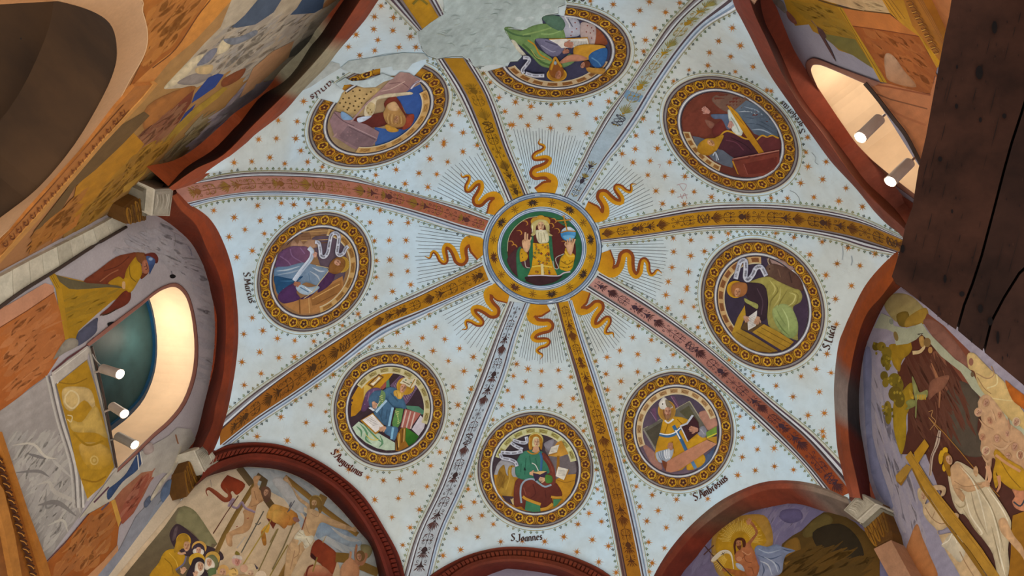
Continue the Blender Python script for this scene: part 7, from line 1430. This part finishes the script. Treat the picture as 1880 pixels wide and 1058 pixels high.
# ---------- corbels with gilt leaf capitals
def corbel(k, lab, face, face2, mouldA, cap, pil=None, rad=RC, fcol='#b5ab96'):
    th = k*PI/4+ROT; n = np.array([math.cos(th), math.sin(th), 0]); fr()
    P0 = Plane(np.array([CX, CY, 0])+n*(rad-.02), n); P1 = Plane(np.array([CX, CY, 0])+n*(rad+.04), n); P2_ = Plane(np.array([CX, CY, 0])+n*(rad+.07), n)
    root = thing('corbel', P0.hit(np.array(face, float).mean(0)[None])[0]+CZ, lab, 'corbel', 'carved corbels carrying the vault ribs')
    b = slab('block', face, P0, .34, STONE, root, fcol, bev=.04)
    p = Paint('incised_panel', b, P0, .004); c_ = np.array(face, float); m_ = c_.mean(0); q = m_+(c_-m_)*.84; p.ln(np.r_[q, q[:1]], .9, '#8f8672', 0, raw=True)
    u = q[1]-q[0]; v = q[3]-q[0]
    for i in range(7):
        a = .12+.13*i; p.ln([q[0]+u*a*.9+v*.15, q[0]+u*(a*.9+.08)+v*.45, q[0]+u*a*.9+v*.8], 1.1, random.choice(['#d9d2bc', '#8a806a', '#efe8d4']), 1, 1, raw=True)
    p.done()
    for i, mo in enumerate(mouldA): slab('moulding', mo, P1, .28, STONE, root, ['#a1977f', '#77705f', '#bcb298'][i % 3], bev=.03)
    c = slab('leaf_capital', cap, P2_, .22, STONE, root, '#5c3a10', bev=.12, label='gilt and brown carved leaf capital')
    cp = np.array(cap, float); m_ = cp.mean(0); a0, a1, a2, a3 = cp[0], cp[1], cp[len(cp)//2], cp[-1]
    for i in range(4):
        t = (i+.5)/4; A = a0*(1-t)+a1*t; B = a3*(1-t)+a2*t; w = np.linalg.norm(a1-a0)/4*.42; d = (A-B); nn = (a1-a0)/np.linalg.norm(a1-a0)
        L = [B+d*.08-nn*w*.5, B+d*.5-nn*w, B+d*.8-nn*w*.9, B+d*.97, B+d*.8+nn*w*.9, B+d*.5+nn*w, B+d*.08+nn*w*.5]
        o = slab('leaf', catmull(np.array(L), True, 3), P2_, .012, STONE, c, random.choice(['#8c5f18', '#7c5214', '#6c4812']), off=.008)
        p = Paint('leaf_vein', root, P2_, .012); p.ln([B+d*.1, B+d*.5+nn*w*.2, B+d*.9], 1.1, '#4c2c0c', 1, raw=True); p.ln([B+d*.4-nn*w*.8, B+d*.6], .8, '#5c3610', 1, raw=True); p.ln([B+d*.4+nn*w*.8, B+d*.6], .8, '#5c3610', 1, raw=True); p.done()
    if pil is not None: slab('pilaster', pil, P2_, .2, STONE, root, '#a97c5c', bev=0)
    return root
corbel(4.5, 'pale stone corbel with gilt leaf capital in the left corner', [(284,347),(319,346),(312,398),(279,397)], None,
  [[(268,346),(285,340),(281,396),(270,397)], [(262,352),(271,345),(270,397),(266,398)]], [(232,384),(262,360),(271,352),(270,406),(262,408),(237,414)], rad=RC+.02)
corbel(3.5, 'pale stone corbel with gilt leaf capital at the lower left, beside the crucifixion', [(356,827),(380,815),(402,847),(376,870)], None,
  [[(352,830),(364,823),(386,866),(373,873)], [(348,834),(356,829),(378,870),(371,874)]], [(339,866),(352,835),(374,876),(345,912)], rad=RC)
corbel(.5, 'pale stone corbel with gilt leaf capital at the lower right', [(1548,937),(1578,904),(1609,925),(1574,957)], None,
  [[(1576,956),(1610,924),(1614,930),(1578,962)], [(1580,962),(1614,929),(1620,936),(1585,968)]], [(1580,962),(1617,924),(1633,975),(1634,992),(1605,1008)],
  [(1604,1008),(1636,992),(1700,1110),(1660,1110)], rad=RC)
fr(); th = 6.5*PI/4+ROT; n_ = np.array([math.cos(th), math.sin(th), 0]); Pc = Plane(np.array([CX, CY, 0])+n_*(RC-.02), n_)
root = thing('corbel', Pc.hit(np.array([[1362., 0.]]))[0]+CZ, 'pale peach plaster corbel cut off by the top edge at upper right', 'corbel', 'carved corbels carrying the vault ribs')
slab('block', [(1330,-2),(1350,10),(1374,14),(1386,9),(1396,-14),(1392,-60),(1325,-60)], Pc, .3, STONE, root, '#c79c7c', bev=.05)
# ---------- spot lamps
LM = simple('grey_lamp_metal', '#9a8c80', .45, bs=0, spec=.5)
def cyl(a, b, r0, r1, m=20, cap=True):
    d = (b-a)/np.linalg.norm(b-a); u = np.cross(d, [0, 0, 1.]); u /= np.linalg.norm(u); v = np.cross(d, u); V = []
    for c, r in ((a, r0), (b, r1)):
        for j in range(m): t = j*2*PI/m; V.append(c+(u*math.cos(t)+v*math.sin(t))*r)
    Fc = [[j, (j+1) % m, m+(j+1) % m, m+j] for j in range(m)]
    if cap: Fc += [list(range(m)), list(range(m, 2*m))[::-1]]
    return V, Fc
def lamp(k, body0, lens, foot, lab, r=.034, offs=(.08, .17), col=LM):
    a = WP[k].hit(np.array([body0], float), offs[0])[0]+CZ; b = rays([lens])[0]; b = b/np.linalg.norm(b)*(np.linalg.norm(a-CZ)-.12)+CZ; f = WP[k].hit(np.array([foot], float), .02)[0]+CZ
    d = (b-a)/np.linalg.norm(b-a); root = thing('spot_lamp', f, lab, 'spotlight', 'cylinder spot lamps on the window ledges')
    V, Fc = cyl(a, b, r, r); build('lamp_body', V, Fc, col, root, smooth=False)
    V, Fc = cyl(b-d*.004, b+d*.006, r*.9, r*.9); build('lens', V, Fc, LENS, root)
    V, Fc = cyl(b-d*.02, b+d*.003, r*1.07, r*1.07, cap=False); build('lamp_rim', V, Fc, col, root)
    V, Fc = cyl(a+d*.03, f, .008, .008, 8); build('bracket', V, Fc, col, root)
    V, Fc = cyl(f-np.array([0, 0, .02]), f+np.array([0, 0, .02]), .02, .02, 10); build('mounting_foot', V, Fc, col, root)
    t = b+d*3; add_light('SPOT', 'lamp_beam', tuple(b+d*.03), 26, (1, .86, .70), .03, tuple(t), math.radians(100))
    return root
LM2 = simple('dark_grey_lamp_metal', '#6f6a64', .45, bs=0, spec=.5)
lamp(4, (188,677), (220,687), (174,684), 'topmost of the three spot lamps on the left window ledge', .035)
lamp(4, (206,746), (228,760), (192,756), 'middle of the three spot lamps on the left window ledge, half lost in glare', .033)
lamp(4, (216,801), (247,817), (203,808), 'dark spot lamp lowest on the left window ledge', .034, col=LM2)
lamp(7, (1614,219), (1580,252), (1624,211), 'upper of the two spot lamps at the right window', .036, offs=(.10, .17))
lamp(7, (1669,299), (1635,333), (1679,290), 'lower of the two spot lamps at the right window, next to the wooden beam', .036, offs=(.10, .17))
cable('lamp_wire', [(169,650),(176,662),(189,675)], WP[4], .08, .004, LM2, label='thin wire to the topmost left spot lamp', cat='wire')
cable('ledge_cable', [(1588,153),(1606,174),(1640,218),(1664,250),(1690,300)], WP[7], .03, .012, BLK, label='dark cable along the ledge of the right window', cat='cable')
cable('ledge_cable', [(168,637),(180,680),(192,735),(204,800),(214,858)], WP[4], .02, .009, BLK, label='dark cable along the ledge of the left window', cat='cable')
for k, d, e in ((4, .2, 9), (7, .22, 12)):
    C_, n_, l_ = wframe(k); hm = np.array(HOLES[k]).mean(0); c = C_+n_*(AP+WD+d)+l_*hm[0]+np.array([0, 0, hm[1]])+CZ
    add_light('POINT', 'reveal_fill', tuple(c), e, (1, .84, .66), .12)  # added unseen point light in each reveal, brightens its cream plaster
# ---------- the old wooden beam close to the camera
dv = rays([(1760, 400)])[0]; dv /= np.linalg.norm(dv); BP = Plane(dv*2.6, dv)
BM = thing('wooden_beam', BP.hit(np.array([[1760., 400.]]))[0]+CZ, 'massive dark worm-eaten wooden beam filling the right edge', 'beam')
fr()
PL = [([(1753,-40),(1742,30),(1735,60),(1718,150),(1700,250),(1686,310),(1675,380),(1662,415),(1655,450),(1643,490),(1637,508),(1645,522),(1655,528),(1700,562),(1730,588),(1755,606),(1768,560),(1783,522),(1800,470),(1820,395),(1842,310),(1856,260),(1874,205),(1900,120),(1920,-40)], '#28150d'),
 ([(1923,-40),(1903,120),(1878,207),(1860,262),(1846,312),(1824,397),(1804,472),(1787,524),(1772,562),(1759,608),(1790,634),(1804,645),(1818,590),(1842,545),(1870,500),(1960,420),(1960,-40)], '#20110b'),
 ([(1960,424),(1873,504),(1845,548),(1822,592),(1808,648),(1840,675),(1876,705),(1960,780)], '#2a1811')]
for q_, c_ in PL: slab('plank', q_, BP, .09, WOOD, BM, c_, bev=.006)
slab('backing_board', [(1765,-30),(1665,450),(1652,505),(1660,517),(1762,604),(1880,700),(1950,740),(1950,-30)], Plane(dv*2.71, dv), .05, WOOD, BM, '#120c0a')
rr = random.Random(3); p = Paint('worm_holes', BM, BP, .004, kind='stuff', mat=WOOD)
for i in range(150):
    x, y = rr.uniform(1650, 1878), rr.uniform(10, 690)
    if not any(inside(np.array([[x, y]]), np.array(q_))[0] for q_, _ in PL): continue
    r = rr.uniform(.8, 2.2)*(1.6 if y > 530 else 1); a = 1.8
    p.pg([(x-r*.6, y), (x, y-r*a), (x+r*.6, y), (x, y+r*a)], rr.choice(['#120a08', '#1a0e0a', '#24140e', '#2c1a12']), raw=True)
for x, y, a, b in ((1798,133,7,13),(1757,123,2,4),(1826,50,5,12),(1657,457,4,8),(1735,512,3,8),(1748,388,2,4),(1844,213,4,5),(1800,567,5,8),(1766,540,5,5),(1818,590,5,8),(1832,620,3,12),(1726,292,4,5),(1800,220,3,5),(1756,195,3,5)):
    t = np.arange(10)*2*PI/10; p.pg(np.c_[x+a*np.cos(t), y+b*np.sin(t)], '#0d0706', raw=True)
for i in range(60):
    x, y = rr.uniform(1665, 1875), rr.uniform(20, 680); L = rr.uniform(12, 60)
    q = np.array([[x, y], [x-L*.12, y+L*.5], [x-L*.25, y+L]])
    if not any(inside(q, np.array(q_)).all() for q_, _ in PL): continue
    p.ln(q, rr.uniform(.8, 1.8), rr.choice(['#120a07', '#160d09', '#0e0806']), 1, 2, raw=True)
p.done()
